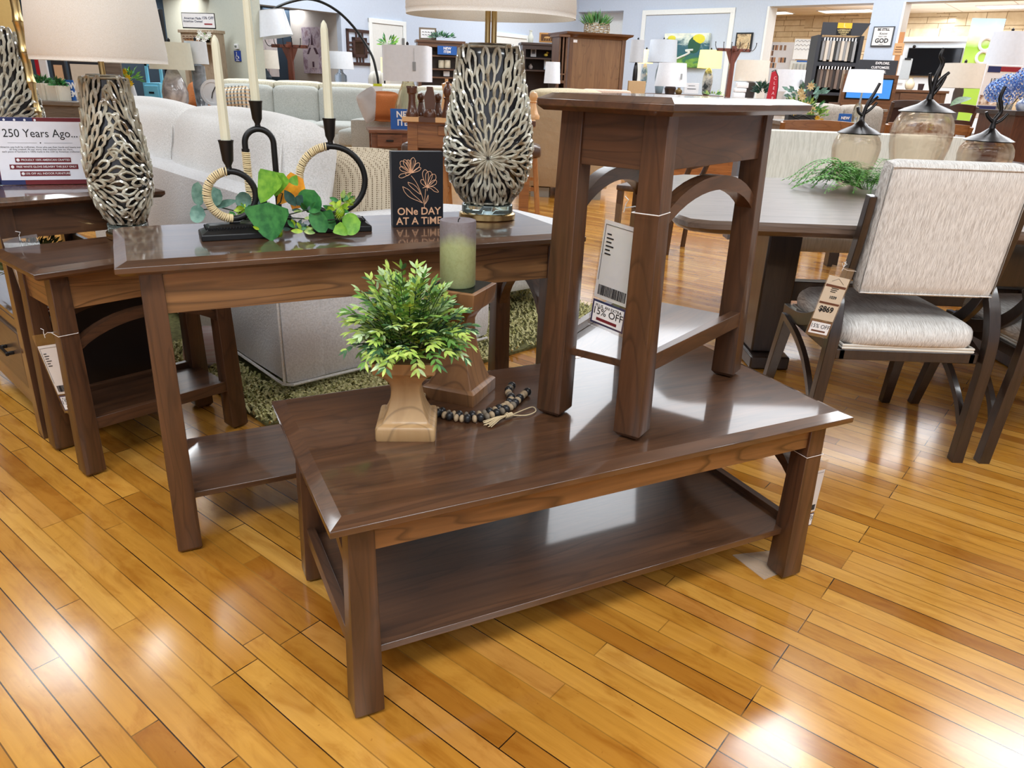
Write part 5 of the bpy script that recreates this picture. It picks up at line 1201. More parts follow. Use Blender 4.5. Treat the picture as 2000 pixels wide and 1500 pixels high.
# birch picture behind the lamp on the teal wall
bp = thing('wall_picture', (0, 0, 0), 0, 'pale birch trees picture behind the arc lamp shade', 'picture'); P = at(520, 90, 13.6); Wt = Wall(A0+WBw.n*t568, ANGB); s0, z1 = Wt.hit(466, 27); s1, z0 = Wt.hit(543, 150)
bp.location = Wt.P+Wt.d*((s0+s1)/2); bp.rotation_euler = (0, 0, ANGB); Wp = s1-s0
def birch(t, s, c):
    n = noise(t, coord(t, sc=(9, 1, 1.2)), 1.4, 4, .6, .4); return ramp(t, n.outputs[0], [(.38, srgb(108, 96, 108)), (.47, srgb(236, 230, 236)), (.62, srgb(244, 242, 246)), (.7, srgb(170, 156, 170))])
m = MB(); m.box(-Wp/2, Wp/2, -.05, 0, z0, z1); m.build('canvas', art('birch_painting', birch), bp)
# geometric mirror on the left wall
mi = thing('wall_mirror', (0, 0, 0), 0, 'square wall mirror in a dark geometric open wooden frame', 'mirror'); s0, z1 = WBw.hit(675, 60); s1, z0 = WBw.hit(727, 124); mi.location = WBw.P+WBw.d*((s0+s1)/2)+V((0, 0, (z0+z1)/2)); mi.rotation_euler = (0, 0, ANGB); S = (s1-s0)/2; MW = plain('dark_mirror_wood', (60, 34, 26), .5); m = MB()
for k, wd in ((S, .045), (S*.56, .05)):
    for a in (-1, 1): m.box(-k, k, -.03, 0, min(a*k, a*(k-wd)), max(a*k, a*(k-wd))); m.box(min(a*k, a*(k-wd)), max(a*k, a*(k-wd)), -.03, 0, -k, k)
for a in (-1, 1):
    for x in (-.07, 0, .07): m.box(x-.014, x+.014, -.025, -.005, min(a*S, a*S*.55), max(a*S, a*S*.55)); m.box(min(a*S, a*S*.55), max(a*S, a*S*.55), -.025, -.005, x-.014, x+.014)
m.build('frame', MW, mi); part(mi, 'mirror_glass', plain('mirror', (210, 216, 220), .03, 1), [(-S*.5, S*.5, -.012, -.004, -S*.5, S*.5)])
# plant, small shade by the door
pp, W = frame('potted_plant', 'small trailing potted plant in front of the white door', 'plant', 748, 768, 112, 13.2, 0, None, None); pp.location.z = 0; Hh = zat(104, 758, 13.2)
part(pp, 'stand', BLK, [(-.02, .02, -.02, .02, 0, Hh), (-.1, .1, -.1, .1, 0, .02)]); m = MB(); m.lathe([(.05, Hh), (.07, Hh+.1)], n=16); m.build('pot', WHT, pp); foliage(pp, [G2, G1], (0, 0, Hh+.14), (.16, .12, .16), 60, .08, 3)
sd, W = frame('floor_lamp', 'cream lit shade of a small floor lamp left of the square lamp', 'floor lamp', 744, 758, 142, 11.9, 0, None, 0); z0, z1 = zat(142, 751, 11.9), zat(112, 751, 11.9); part(sd, 'lamp_shade', LITC, fn=lambda m: m.lathe([(W/2, z0), (W/2, z1)], n=24)); part(sd, 'pole', BLK, fn=lambda m: (m.cyl((0, 0, 0), .012, z0, 10), m.cyl((0, 0, 0), .13, .02, 20)))
ac, W = frame('accent_chair', 'striped cream round backed chair behind the grey sofa', 'armchair', 708, 760, 170, 11.9, 0, None, 0); H = zat(138, 733, 11.9)
part(ac, 'backrest', fabric('striped_cream', (226, 222, 212), (150, 146, 140), 1, .95, .2, .002, (30, 1, 1)), fn=lambda m: m.rbox((-.0, .3, H*.72), (W*.42, .12, H*.28), .12, 8)); part(ac, 'seat', CRM, fn=lambda m: m.rbox((0, -.0, .36), (W*.52, .32, .14), .08, 6)); part(ac, 'base', DBR, [(-W*.4, W*.4, -.25, .25, 0, .23)])
# ---- bookcases
def bookcase(label, x0, x1, y0, Y, rz, dep, mat, shelves, group=None, base=0):
    t, W = frame('bookcase', label, 'bookcase', x0, x1, y0, Y, rz, group, 0); H = zat(y0, (x0+x1)/2, Y)
    for s in (-1, 1): part(t, 'side_panel', mat, [(min(s*W/2, s*(W/2-.06)), max(s*W/2, s*(W/2-.06)), 0, dep, 0, H-.04)])
    part(t, 'top', mat, [(-W/2-.03, W/2+.03, -.02, dep, H-.04, H)], bevel=.004); part(t, 'back_panel', mat, [(-W/2+.05, W/2-.05, dep-.02, dep, .05, H-.05)]); part(t, 'face_rail', mat, [(-W/2+.06, W/2-.06, 0, .03, H-.11, H-.04)])
    for z in shelves: part(t, 'shelf', mat, [(-W/2+.06, W/2-.06, .01, dep-.02, z-.025, z)])
    part(t, 'plinth', mat, [(-W/2+.03, W/2-.03, .01, dep-.01, 0, .10)]); return t, W, H
Yb = 14.3
b1, W1, H1 = bookcase('brown bookcase with a hutch holding blue signs, left of the patterned lamp', 817, 905, 79, Yb, rad(12), .38, BROWNW, [zat(y, 860, Yb) for y in (108, 134, 150, 175)])
b2, W2, H2 = bookcase('dark bookcase with small ornaments, left of the big cabinet', 1021, 1097, 84, 14.6, rad(8), .38, DBR, [zat(y, 1058, 14.6) for y in (113, 137)]+[.62, .3])
new_item(855, 892, 90, 107, Yb-.02, 'blue new item sign standing in the brown bookcase', rad(12))
o, W, H = solid('framed_sign', 'small framed white sign on top of the brown bookcase', 'picture', 819, 852, 54, 78, Yb+.15, .03, plain('grey_wood_frame', (120, 104, 86), .6), rad(10)); part(o, 'sign_face', PAPER, [(-W/2+.03, W/2-.03, -.006, 0, .03, H-.03)]); m = MB(); m.text('Bless\nThis Home', .055, (0, -.008, H*.52), ext=.001) if 0 else [m.tube([(-.1+.05*k, -.008, H*(.62-.22*j)), (-.085+.05*k, -.008, H*(.66-.22*j)), (-.065+.05*k, -.008, H*(.60-.22*j))], .004, 4) for j in range(2) for k in range(4)]; m.build('script_marks', INK, o)
ga2 = thing('garland', at(862, 75, Yb+.1), 0, 'green garland lying on top of the brown bookcase', 'garland'); foliage(ga2, [G3, G2, G5], (0, 0, .02), (.22, .08, .07), 90, .08, 5)
for px, lb in ((862, 'left jar candle in the brown bookcase'), (874, 'right jar candle in the brown bookcase')):
    P = at(px, 133, Yb+.12); m = MB(); m.lathe([(.05, 0), (.055, .01), (.055, .12), (.05, .13)], n=20); o = m.build('jar_candle', plain('cream_jar', (214, 204, 180), .4)); o.location = P; tag(o, lb, 'candle', 'jar candles in the brown bookcase')
solid('picture_card', 'small white card on the lower shelf of the brown bookcase', 'card', 866, 878, 139, 149, Yb+.1, .01, PAPER)
def vase(label, px, py, Y, h, r, mat, prof=None, cat='vase', name='vase', group=None):
    P = at(px, py, Y); m = MB(); m.lathe([(q*r, z*h) for q, z in (prof or [(.6, 0), (.8, .1), (1, .35), (.9, .6), (.4, .8), (.35, .92), (.5, 1)])], n=24); o = m.build(name, mat); o.location = P; return tag(o, label, cat, group)
vase('white milk bottle vase on top of the dark bookcase', 1036, 84, 14.75, .21, .05, plain('milk_glass', (224, 226, 214), .3), [(.9, 0), (1, .04), (1, .5), (.45, .75), (.45, .92), (.55, .94), (.55, 1)])
o, W, H = solid('shadow_box', 'light wooden shadow box with a carved deer on the dark bookcase', 'ornament', 1053, 1083, 64, 83, 14.7, .08, plain('light_oak', (196, 142, 80), .6)); part(o, 'recess', plain('dark_recess', (96, 62, 34), .7), [(-W/2+.03, W/2-.03, -.004, 0, .025, H-.025)]); m = MB(); [m.tube([(-.06+.04*k, -.008, .03), (-.055+.04*k, -.008, .07)], .004, 4) for k in range(4)]; m.ball((0, -.008, .08), .03, 8, 5, (1.9, .2, .6)); m.tube([(.05, -.008, .09), (.075, -.008, .125)], .006, 4); m.build('deer', plain('deer_wood', (206, 160, 100), .6), o)
sp = thing('potted_plant', at(1089, 84, 14.75), 0, 'tiny green plant on the right of the dark bookcase top', 'plant'); foliage(sp, [G3, G2], (0, 0, .05), (.09, .06, .06), 30, .05, 6)
o, W, H = solid('picture_card', 'small white framed picture on the upper shelf of the dark bookcase', 'picture', 1036, 1047, 94, 111, 14.75, .015, PAPER); part(o, 'print', plain('grey_print', (120, 120, 124), .7), [(-.025, .03, -.004, 0, .05, .12)])
dk = thing('duck_figurine', at(1066, 111, 14.75), 0, 'little yellow duck figurine on the upper shelf of the dark bookcase', 'ornament'); part(dk, 'body', plain('duck_yellow', (232, 196, 70), .4), fn=lambda m: (m.ball((0, 0, .03), .032, 10, 7, (1.2, .8, .8)), m.ball((.025, 0, .07), .02, 8, 6))); part(dk, 'beak', plain('duck_orange', (230, 130, 40), .4), fn=lambda m: m.ball((.05, 0, .07), .01, 6, 4))
vase('pale pebble ornament on the lower shelf of the dark bookcase', 1036, 135, 14.75, .09, .04, plain('pale_stone', (190, 176, 170), .6), None, 'ornament', 'ornament')
o, W, H = solid('standing_picture', 'slanted silver blue picture frame on the lower shelf of the dark bookcase', 'picture', 1062, 1074, 117, 136, 14.72, .012, plain('silver_blue', (180, 196, 210), .4)); part(o, 'print', PAPER, [(-W*.35, W*.35, -.004, 0, .03, H-.03)])
# armoire seen from behind
Ya = 13.0
ar, W = frame('armoire', 'big brown wooden cabinet seen from behind under the potted grass', 'cabinet', 1111, 1226, 68, Ya, rad(20), None, 0); H = zat(68, 1170, Ya)
part(ar, 'back_panel', wood('plank_back', (136, 100, 64), (112, 78, 48), 2, .5, .15, .2, .6), [(-W/2+.04, W/2-.04, 0, .02, .05, H-.02)]); part(ar, 'body', BROWNZ, [(-W/2+.01, W/2-.01, .02, .60, 0, H-.04)])
for s in (-1, 1): part(ar, 'corner_post', BROWNZ, [(min(s*W/2, s*(W/2-.07)), max(s*W/2, s*(W/2-.07)), -.015, .05, 0, H-.04)], bevel=.004)
m = MB()
for z, e in ((H-.05, .01), (H-.02, .05), (H, .09), (H+.025, .095)): pass
m.loft([[(-W/2-e, -.02-e, z), (W/2+e, -.02-e, z), (W/2+e, .62+e, z), (-W/2-e, .62+e, z)] for z, e in ((H-.06, .0), (H-.03, .03), (H-.01, .075), (H+.02, .085))]); m.build('crown', BROWNW, ar); part(ar, 'label', PAPER, [(-W/2+.06, -W/2+.14, -.004, 0, H-.13, H-.09)])
# open shelf unit at its left
ou, Wo = frame('shelf_unit', 'open brown slatted unit standing against the big cabinet', 'shelf', 1093, 1110, 72, 12.4, rad(20), None, 0); Ho = zat(72, 1103, 12.4); part(ou, 'frame', BROWNZ, [(-Wo/2, -Wo/2+.025, 0, .3, 0, Ho), (Wo/2-.03, Wo/2, 0, .3, 0, Ho), (-Wo/2-.02, Wo/2+.02, -.03, .34, Ho, Ho+.03), (-Wo/2, Wo/2, 0, .3, 1.14, 1.18), (-Wo/2, Wo/2, 0, .3, 1.26, 1.28), (-.012, .012, 0, .02, 1.28, Ho), (-.01, .01, 0, .02, 1.18, 1.26)]); part(ou, 'back_panel', DBR, [(-Wo/2, Wo/2, .28, .3, 0, Ho)])
# basket planter on the cabinet
P = at(1165, 66, Ya+.25); bk_ = thing('basket_planter', (P.x, Ya+.25, H+.021), 0, 'open wire basket planter of green grass on top of the big cabinet', 'planter'); m = MB(); rb_ = .20
for r0 in (0, .035, .07, .105, .14): m.tube([(rb_*cos(a), .14*sin(a), .006+r0+.008*sin(a*9+r0*40)) for a in [2*pi*k/40 for k in range(40)]], .006, 5, closed=True)
for k in range(16): a = 2*pi*k/16; m.tube([(rb_*cos(a), .14*sin(a), 0), (rb_*1.05*cos(a+.15), .147*sin(a+.15), .07), (rb_*cos(a), .14*sin(a), .145)], .006, 5)
m.build('basket', plain('tarnished_brass', (168, 146, 112), .4, .6), bk_); foliage(bk_, [G2, leafm('grass_dark', (60, 92, 40), (36, 62, 26)), F2], (0, 0, .14), (.20, .13, .10), 150, .15, 9, .9, 'grass', .12, .9)
lamp('small white shaded lamp between the dark bookcase and the big cabinet', (1062, 1094), (121, 163), 12.0, .75, [(.3, 0), (.3, .2), (.4, .8), (.5, 1)], plain('dark_lamp_base', (60, 52, 50), .5), .85, SHADEW, False, None, False)
table('side_table', 'small dark side table under the white lamp beside the big cabinet', 'side table', 1050, 1105, 211, 11.85, .4, DBR)[0]
o, _, _ = solid('storage_box', 'tan open wooden box standing on edge right of the big cabinet', 'box', 1226, 1259, 158, 187, 12.5, .12, plain('tan_box', (182, 152, 112), .6)); 
# ---- buffet and lamps at the back wall
bf, W, H = table('buffet', 'long brown buffet under the white wall frame, carrying the lamps', 'buffet', 1222, 1412, 184, 15.1, .9, BROWNW, rad(-4), None, True, .04, .07, False, .8); zb = H
BLUV = None
def splash(name, a, b, c):
    m, t, bb = nt(name); n = noise(t, coord(t), 7, 3, .6, .5); lk(t, ramp(t, n.outputs[0], [(.38, srgb(*a)), (.5, srgb(*b)), (.6, srgb(*c))]), bb.inputs['Base Color']); bb.inputs['Roughness'].default_value = .2; bb.inputs['Coat Weight'].default_value = .6; return m
V1 = splash('blue_splash_ceramic', (60, 92, 110), (140, 168, 178), (206, 204, 196)); V2 = splash('grey_splash_ceramic', (44, 50, 54), (150, 148, 144), (190, 184, 172))
TALL = [(.22, 0), (.34, .04), (.40, .25), (.44, .5), (.40, .72), (.26, .92), (.10, 1)]
lamp('cream lit lamp on a blue splashed vase at the left of the buffet', (1246, 1275), (97, 124), 15.85, zb, TALL, V1, .8, LITC)
lamp('grey shaded lamp partly hidden behind the big cabinet edge', (1229, 1256), (78, 122), 15.2, zb, URN, PEW, .95, plain('grey_shade', (196, 198, 202), .9))
lamp('large grey white drum lamp in front of the green landscape painting', (1264, 1321), (78, 122), 15.35, zb, URN, plain('pale_blue_base', (140, 160, 170), .3), .9, plain('cool_shade', (206, 212, 220), .9))
lamp('white tapered lamp with a hanging tag in front of the buffet', (1278, 1341), (123, 169), 14.4, .95, [(.3, 0), (.28, .1), (.3, .5), (.36, .85), (.3, 1)], plain('dark_taupe_base', (84, 72, 70), .4), .84, SHADEW, False, None, False, 2, True)
table('side_table', 'small table under the white tapered lamp in front of the buffet', 'side table', 1270, 1350, 192, 14.2, .45, DBR)
lamp('yellow lit lamp on a grey splashed vase at the right of the buffet', (1362, 1408), (98, 133), 15.7, zb, TALL, V2, .92, LITY)
l_ = bpy.data.lights.new('lamp_bulb', 'POINT'); l_.energy = 14; l_.color = (1, .95, .55); l_.shadow_soft_size = .12; lo = bpy.data.objects.new('lamp_bulb', l_); COL.objects.link(lo); lo.location = at(1385, 128, 15.95)
vase('small blue glass goblet on the buffet', 1308, 184, 15.5, .2, .055, plain('blue_glass', (110, 140, 150), .15, coat=.5)); vase('small brass bowl of white flowers on the buffet', 1325, 184, 15.6, .12, .07, plain('aged_gold', (156, 130, 84), .35, .6), None, 'vase')
o, W, H_ = solid('price_card', 'white printed price card on the buffet beside the yellow lamp', 'card', 1335, 1364, 162, 183, 15.5, .03, PAPER, rad(8)); part(o, 'printing', INK, [(-W*.3, W*.3, -.003, 0, H_*.42, H_*.48), (-W*.25, W*.22, -.003, 0, H_*.72, H_*.76)])
gb = thing('greenery_bowl', at(1392, 185, 15.35), 0, 'low strip of greenery at the right end of the buffet', 'plant'); gb.location.z = zb+.01; foliage(gb, [G2, F1], (0, 0, .01), (.25, .06, .04), 60, .06, 13)
# landscape painting
def landscape(t, s, c):
    n = noise(t, coord(t, sc=(2, 1, 4.5)), 1.6, 5, .6, 1.2); sm = t.nodes.new('ShaderNodeMath'); sm.operation = 'MULTIPLY_ADD'; lk(t, n.outputs[0], sm.inputs[0]); sm.inputs[1].default_value = .55; lk(t, s.outputs[2], sm.inputs[2])
    return ramp(t, sm.outputs[0], [(.22, srgb(44, 96, 50)), (.33, srgb(122, 164, 60)), (.42, srgb(52, 110, 72)), (.55, srgb(40, 92, 104)), (.72, srgb(52, 96, 110)), (.82, srgb(190, 206, 200)), (.98, srgb(238, 240, 222))])
s0, z1 = WA.hit(1303, 66); s1, z0 = WA.hit(1381, 133); lp = thing('wall_picture', (0, 0, 0), 0, 'green and blue landscape painting leaning on the wall behind the lamps', 'picture'); lp.location = WA.P+WA.d*((s0+s1)/2)-WA.n*.10+V((0, 0, z0)); lp.rotation_euler = (0, 0, ANGA); Wp, Hp = s1-s0, z1-z0
m = MB(); m.box(-Wp/2, Wp/2, 0, .09, 0, Hp); cv = m.build('canvas', art('landscape_painting', landscape), lp); m = MB(); m.tube(cr([(-Wp*.45, -.003, Hp*.1), (-.1, -.003, Hp*.3), (.12, -.003, Hp*.44), (.02, -.003, Hp*.5), (.2, -.003, Hp*.52)], 5), .022, 6); m.build('painted_path', plain('painted_path_white', (226, 232, 226), .6), lp)
m = MB(); m.ball((Wp*.28, -.001, Hp*.83), .14, 10, 6, (1.1, .05, .7)); m.build('painted_tree', plain('painted_yellow', (222, 214, 60), .6), lp); m = MB(); m.ball((-Wp*.33, -.001, Hp*.86), .09, 10, 6, (1.1, .05, .6)); m.build('painted_tree', plain('painted_yellow', (222, 214, 60), .6), lp); m = MB(); m.ball((Wp*.20, -.0005, Hp*.66), .17, 10, 6, (.9, .04, 1.0)); m.ball((-Wp*.40, -.0005, Hp*.62), .15, 10, 6, (.9, .04, 1.1)); m.build('painted_bush', plain('painted_green', (38, 86, 66), .6), lp)
s0, z1 = WA.hit(1440, 64); s1, z0 = WA.hit(1467, 100); fp = thing('wall_picture', (0, 0, 0), 0, 'black framed brown botanical picture above the coat rack', 'picture'); fp.location = WA.P+WA.d*((s0+s1)/2)+V((0, 0, z0)); fp.rotation_euler = (0, 0, ANGA); Wp, Hp = s1-s0, z1-z0
part(fp, 'frame', BLK, [(-Wp/2, Wp/2, -.04, 0, 0, Hp)]); part(fp, 'print', art('botanical_print', lambda t, s, c: ramp(t, noise(t, c, 9, 4, .6, 1).outputs[0], [(.4, srgb(120, 96, 70)), (.55, srgb(206, 186, 150)), (.65, srgb(160, 120, 76))])), [(-Wp/2+.03, Wp/2-.03, -.044, -.039, .03, Hp-.03)])
# shade E lamp with dark wood base on boxes, foliage and flag
tE, W, HE = table('side_table', 'low table holding the beige lamp, boxes and dark foliage near the coat rack', 'side table', 1425, 1505, 196, 11.6, .6, GRYW)
lamp('large pale beige drum lamp right of the coat rack', (1434, 1498), (118, 159), 11.9, HE, [(.34, 0), (.30, .05), (.36, .6), (.30, .95), (.1, 1)], plain('dark_ribbed_wood', (92, 84, 82), .6), .97, FLTS, False, None, False, 4)
for k, (px, py, h) in enumerate(((1441, 196, .10), (1444, 183, .06), (1448, 175, .08))):
    P = at(px, py, 11.75); m = MB(); m.rbox((0, 0, h/2), (.085, .06, h/2), .012, 4); o = m.build('gift_box', WHT); o.location = (P.x, 11.75, HE+.001+(0, .101, .162)[k]); tag(o, ['lowest of three small white boxes stacked beside the beige lamp', 'middle of three small white boxes stacked beside the beige lamp', 'topmost of three small white boxes stacked beside the beige lamp'][k], 'box', 'white boxes beside the beige lamp')
df = thing('potted_plant', at(1486, 196, 11.68), 0, 'dark green leafy plant beside the red flag', 'plant'); df.location.z = HE+.001; foliage(df, [G5, leafm('dark_green', (34, 72, 44), (18, 44, 28))], (0, 0, .13), (.10, .08, .18), 130, .08, 15)
fl, W = frame('feather_flag', 'red feather flag with white vertical letters beside the flower arrangement', 'flag', 1496, 1515, 197, 10.6, 0, None, 0); z1, z0 = zat(138, 1505, 10.6), zat(215, 1505, 10.6)
hh = z1-z0; m = MB(); m.prism([(-W*.55, z0), (W*.5, z0), (W*.5, z0+hh*.6), (W*.35, z0+hh*.85), (0, z1), (-W*.35, z1-.02), (-W*.4, z0+hh*.6)], 1, 0, .012); m.build('fabric', plain('flag_red', (176, 24, 44), .6), fl); m = MB()
for k, ch in enumerate('CLEARANCE'[:8]): m.text(ch, .055, (.01+.001*k, -.004, z1-.09-k*.062), ext=.001)
m.build('lettering', plain('flag_pink', (240, 190, 198), .6), fl); part(fl, 'pole', BLK, fn=lambda m: m.tube([(W*.5, .006, 0), (W*.5, .006, z0+hh*.6), (W*.35, .006, z0+hh*.86), (0, .006, z1+.01), (-W*.35, .006, z1-.01)], .008, 6)); part(fl, 'base', BLK, [(-.15, .15, -.15, .15, 0, .02)])
tF, W, HF = table('side_table', 'grey wood table behind the flower arrangement', 'side table', 1500, 1640, 208, 10.8, .5, GRYW)
lamp('white drum lamp with a paper tag behind the flower arrangement', (1512, 1567), (136, 179), 11.0, HF, URN, plain('white_base', (220, 220, 216), .4), .96, SHADEW, False, None, False, 2, True)
# ---- sample boards in the first opening
o, W, H_ = solid('finish_sample_board', 'white board of wood finish samples in the first opening', 'display board', 1490, 1547, 82, 135, 17.6, .05, WHT, rad(-18), None, None); o.location.z = 0; 
for v in o.data.vertices:
    if v.co.z > .01: v.co.z += zat(135, 1518, 17.6)
z0 = zat(135, 1518, 17.6); TANS = [plain('sample_%d' % k, c, .5) for k, c in enumerate(((196, 140, 90), (70, 62, 58), (224, 186, 150), (120, 76, 50)))]
for k, (py, x0, x1) in enumerate(((93, .05, .22), (93, .25, .42), (93, .46, .54), (93, .6, .67), (104, .08, .30), (117, .12, .4), (117, .48, .72), (128, .2, .45))):
    z = zat(py, 1518, 17.6); m = MB(); n_ = 4
    for j in range(n_): m.cur = (j+k) % 4; a = -W/2+W*(x0+(x1-x0)*j/n_); m.box(a, a+W*(x1-x0)/n_*.85, -.006, 0, z-.05, z+.05)
    m.build('sample_strip', TANS, o)
o, W, H_ = solid('swatch_banner', 'white fabric banner stand with pale zigzag swatches', 'display stand', 1548, 1586, 76, 116, 16.9, .04, plain('pale_banner', (232, 232, 230), .7), rad(-10)); z_ = o.location.z; o.location.z = 0
for v in o.data.vertices: v.co.z += z_
part(o, 'lower_panel', plain('pale_print', (214, 214, 208), .8), [(-W/2-.02, W/2, .005, .045, .3, z_-.03)]); part(o, 'blue_strip', SIGNB, [(-W/2+.1, W/2-.02, -.003, .003, z_-.05, z_-.02)]); m = MB()
for k in range(3): m.tube([(-W/2+.02+i*(W-.04)/10, -.003, z_+H_*(.86-.2*k)+(.03 if i % 2 else 0)) for i in range(11)], .005, 4)
m.build('zigzag_pattern', plain('pattern_grey', (150, 150, 150), .7), o); part(o, 'swatch_rolls', plain('swatch_pale', (190, 190, 182), .8), fn=lambda m: [m.cyl((-W/2+.06+.075*k, -.02, .9), .025, z_-.98, 8) for k in range(5)])
fr, W = frame('fabric_sample_rack', 'tall black rack of hanging upholstery samples beside the grey pier', 'display rack', 1584, 1655, 200, 14.3, rad(-6), None, 0); Zt, Zh = zat(44, 1640, 14.3), zat(69, 1640, 14.3)
m = MB(); m.prism([(-W/2-.02, Zh), (W/2, Zh), (W/2+.12, Zt), (-W/2-.02, Zt)], 1, -.02, .02); m.build('header', CHARC, fr); part(fr, 'frame', CHARC, [(-W/2-.06, -W/2, 0, .5, 0, Zh), (W/2, W/2+.06, 0, .5, 0, Zh), (-W/2, W/2, .45, .5, 0, Zh), (-W/2, W/2, 0, .5, .25, .3)])
za_, zb_ = zat(122, 1640, 14.3), zat(181, 1640, 14.3); part(fr, 'shelf', CHARC, [(-W/2, W/2, 0, .45, za_-.06, za_), (-W/2, W/2, 0, .45, zb_-.05, zb_)])
part(fr, 'logo_plate', plain('logo_amber', (238, 176, 40), .5), [(-.10, .14, -.03, -.02, Zh+.11, Zt-.005)]); part(fr, 'logo_text_plate', BLK, [(-.10, .14, -.03, -.02, Zh-.0, Zh+.11)]); m = MB(); m.text('LAMBRIGHT', .04, (.02, -.032, Zh+.08), ext=.001); m.text('COMFORT', .036, (.02, -.032, Zh+.045), ext=.001); m.text('CHAIRS', .03, (.02, -.032, Zh+.015), ext=.001); m.text('L', .10, (.02, -.032, (Zh+Zt)/2+.055), ext=.001); m.build('lettering', plain('logo_cream', (236, 214, 150), .5), fr)
rg = random.Random(6)
for row, (zt_, zbm, pal) in enumerate(((zat(80, 1640, 14.3), zat(121, 1640, 14.3), ((170, 158, 144), (110, 92, 80), (200, 190, 176), (60, 60, 60), (150, 150, 150))), (zat(136, 1640, 14.3), zat(176, 1640, 14.3), ((120, 104, 94), (70, 64, 62), (44, 44, 48), (150, 132, 116), (96, 80, 70))))):
    for k in range(11):
        x = -W/2+.04+k*(W-.08)/11; o = part(fr, 'fabric_swatch', plain('swatch_%d_%d' % (row, k % 5), pal[rg.randrange(5)], .9), [(x, x+.045, .0+rg.uniform(-.03, .03), .3, zbm+rg.uniform(0, .04), zt_)]); part(o, 'hanger', WHT, [(x+.012, x+.03, .0, .02, zt_, zt_+.05)])
    part(fr, 'hanging_rail', plain('chrome', (200, 200, 204), .2, 1), [(-W/2, W/2, .1, .12, zt_+.05, zt_+.065)])
# sign on the pier
s0, z1 = WA.hit(1708, 52); s1, z0 = WA.hit(1741, 91); gs_ = thing('wall_sign', (0, 0, 0), 0, 'framed sign reading BE STILL and know that I am GOD on the grey pier', 'sign'); gs_.location = WA.P+WA.d*((s0+s1)/2)-WA.n*.002+V((0, 0, z0)); gs_.rotation_euler = (0, 0, ANGA); Wp, Hp = s1-s0, z1-z0
part(gs_, 'frame', plain('slate_frame', (70, 74, 80), .5), [(-Wp/2, Wp/2, -.03, 0, 0, Hp)]); part(gs_, 'sign_face', plain('off_white_face', (232, 228, 224), .6), [(-Wp/2+.02, Wp/2-.02, -.033, -.029, .02, Hp-.02)]); m = MB()
m.text('BE STILL', Hp*.17, (0, -.035, Hp*.84), ext=.001, bold=.002); m.text('Know', Hp*.17, (.01, -.035, Hp*.64), ext=.001, rot=M.Rotation(pi/2, 4, 'X') @ M.Shear('XZ', 4, (0, 0))); m.text('THAT I AM', Hp*.09, (0, -.035, Hp*.49), ext=.001); m.text('GOD', Hp*.30, (0, -.035, Hp*.28), ext=.001, bold=.003); m.text('Psalm 46:10', Hp*.05, (0, -.035, Hp*.10), ext=.001); m.build('lettering', INK, gs_)
o, W, H_ = solid('display_sign', 'dark grey sign reading EXPLORE CUSTOMIZE VISUALIZE', 'sign', 1674, 1745, 117, 156, 13.0, .03, CHARC, rad(-8)); m = MB(); m.text('EXPLORE.', H_*.17, (.06, -.004, H_*.84), ext=.001, bold=.001); m.text('CUSTOMIZE.', H_*.17, (.04, -.004, H_*.62), ext=.001, bold=.001); m.text('VISUALIZE.', H_*.17, (.02, -.004, H_*.40), ext=.001, bold=.001); m.build('lettering', PAPER, o)
z_ = o.location.z; part(o, 'support', GRYW, [(-W/2+.05, -W/2+.12, .03, .07, -z_, 0), (W/2-.12, W/2-.05, .03, .07, -z_, 0)])
tv = thing('kiosk_screen', at(1692, 205, 12.4), 0, 'blue lit screen in a slanted wooden kiosk frame behind the white lamp', 'screen'); tv.location.z = 0; z0, z1 = zat(196, 1692, 12.4), zat(152, 1692, 12.4); part(tv, 'frame', BROWNW, [(-.42, .42, .02, .08, z0-.05, z1+.05), (-.40, .40, .02, .5, 0, z0-.05)]); part(tv, 'screen', plain('blue_screen', (60, 120, 190), .2, emit=(70, 140, 220), es=.5), [(-.34, .34, .005, .02, z0+.03, z1-.02)]); part(tv, 'bezel', BLK, [(-.36, .36, .012, .022, z0+.01, z1)])
tG, W, HG = table('side_table', 'table under the white drum lamp in front of the kiosk screen', 'side table', 1640, 1735, 212, 10.9, .5, GRYW)
lamp('white drum lamp in front of the blue kiosk screen', (1648, 1719), (136, 181), 11.1, HG, [(.2, 0), (.2, .03), (.05, .06), (.05, 1)], plain('clear_stem', (190, 200, 206), .2), .88, SHADEW, False, None, False)
# second opening: panel, tv, clipboards
s0, z1 = WS.hit(1752, 73); s1, _ = WS.hit(1950, 70)
pn = bpy.data.objects.new('wall_panelling', None); COL.objects.link(pn); pn['kind'] = 'structure'; pn.location = WS.P+WS.d*((s0+s1)/2); pn.rotation_euler = (0, 0, ANGA); Wp = s1-s0; part(pn, 'panel', plain('pale_blue_panel', (206, 216, 226), .6), [(-Wp/2, Wp/2, -.06, 0, 0, z1-.1)]); part(pn, 'ledge', TRIM, [(-Wp/2, Wp/2, -.16, 0, z1-.1, z1)])  # pale wall panel with a ledge, behind the television
a0, z1 = WS.hit(1778, 94); a1, _ = WS.hit(1884, 94); _, z0 = WS.hit(1774, 148); t_ = thing('television', (0, 0, 0), 0, 'black flat television mounted on the white panel', 'television'); t_.location = WS.P+WS.d*((a0+a1)/2)-WS.n*.07; t_.rotation_euler = (0, 0, ANGA); Wp = a1-a0; part(t_, 'casing', BLK, [(-Wp/2, Wp/2, -.06, .0, z0, z1)]); part(t_, 'screen', plain('glossy_black', (8, 10, 14), .06, spec=.8, coat=1), [(-Wp/2+.015, Wp/2-.015, -.064, -.058, z0+.02, z1-.015)]); part(t_, 'webcam', BLK, fn=lambda m: m.ball((-Wp/2+.1, -.03, z1+.03), .035, 10, 6))
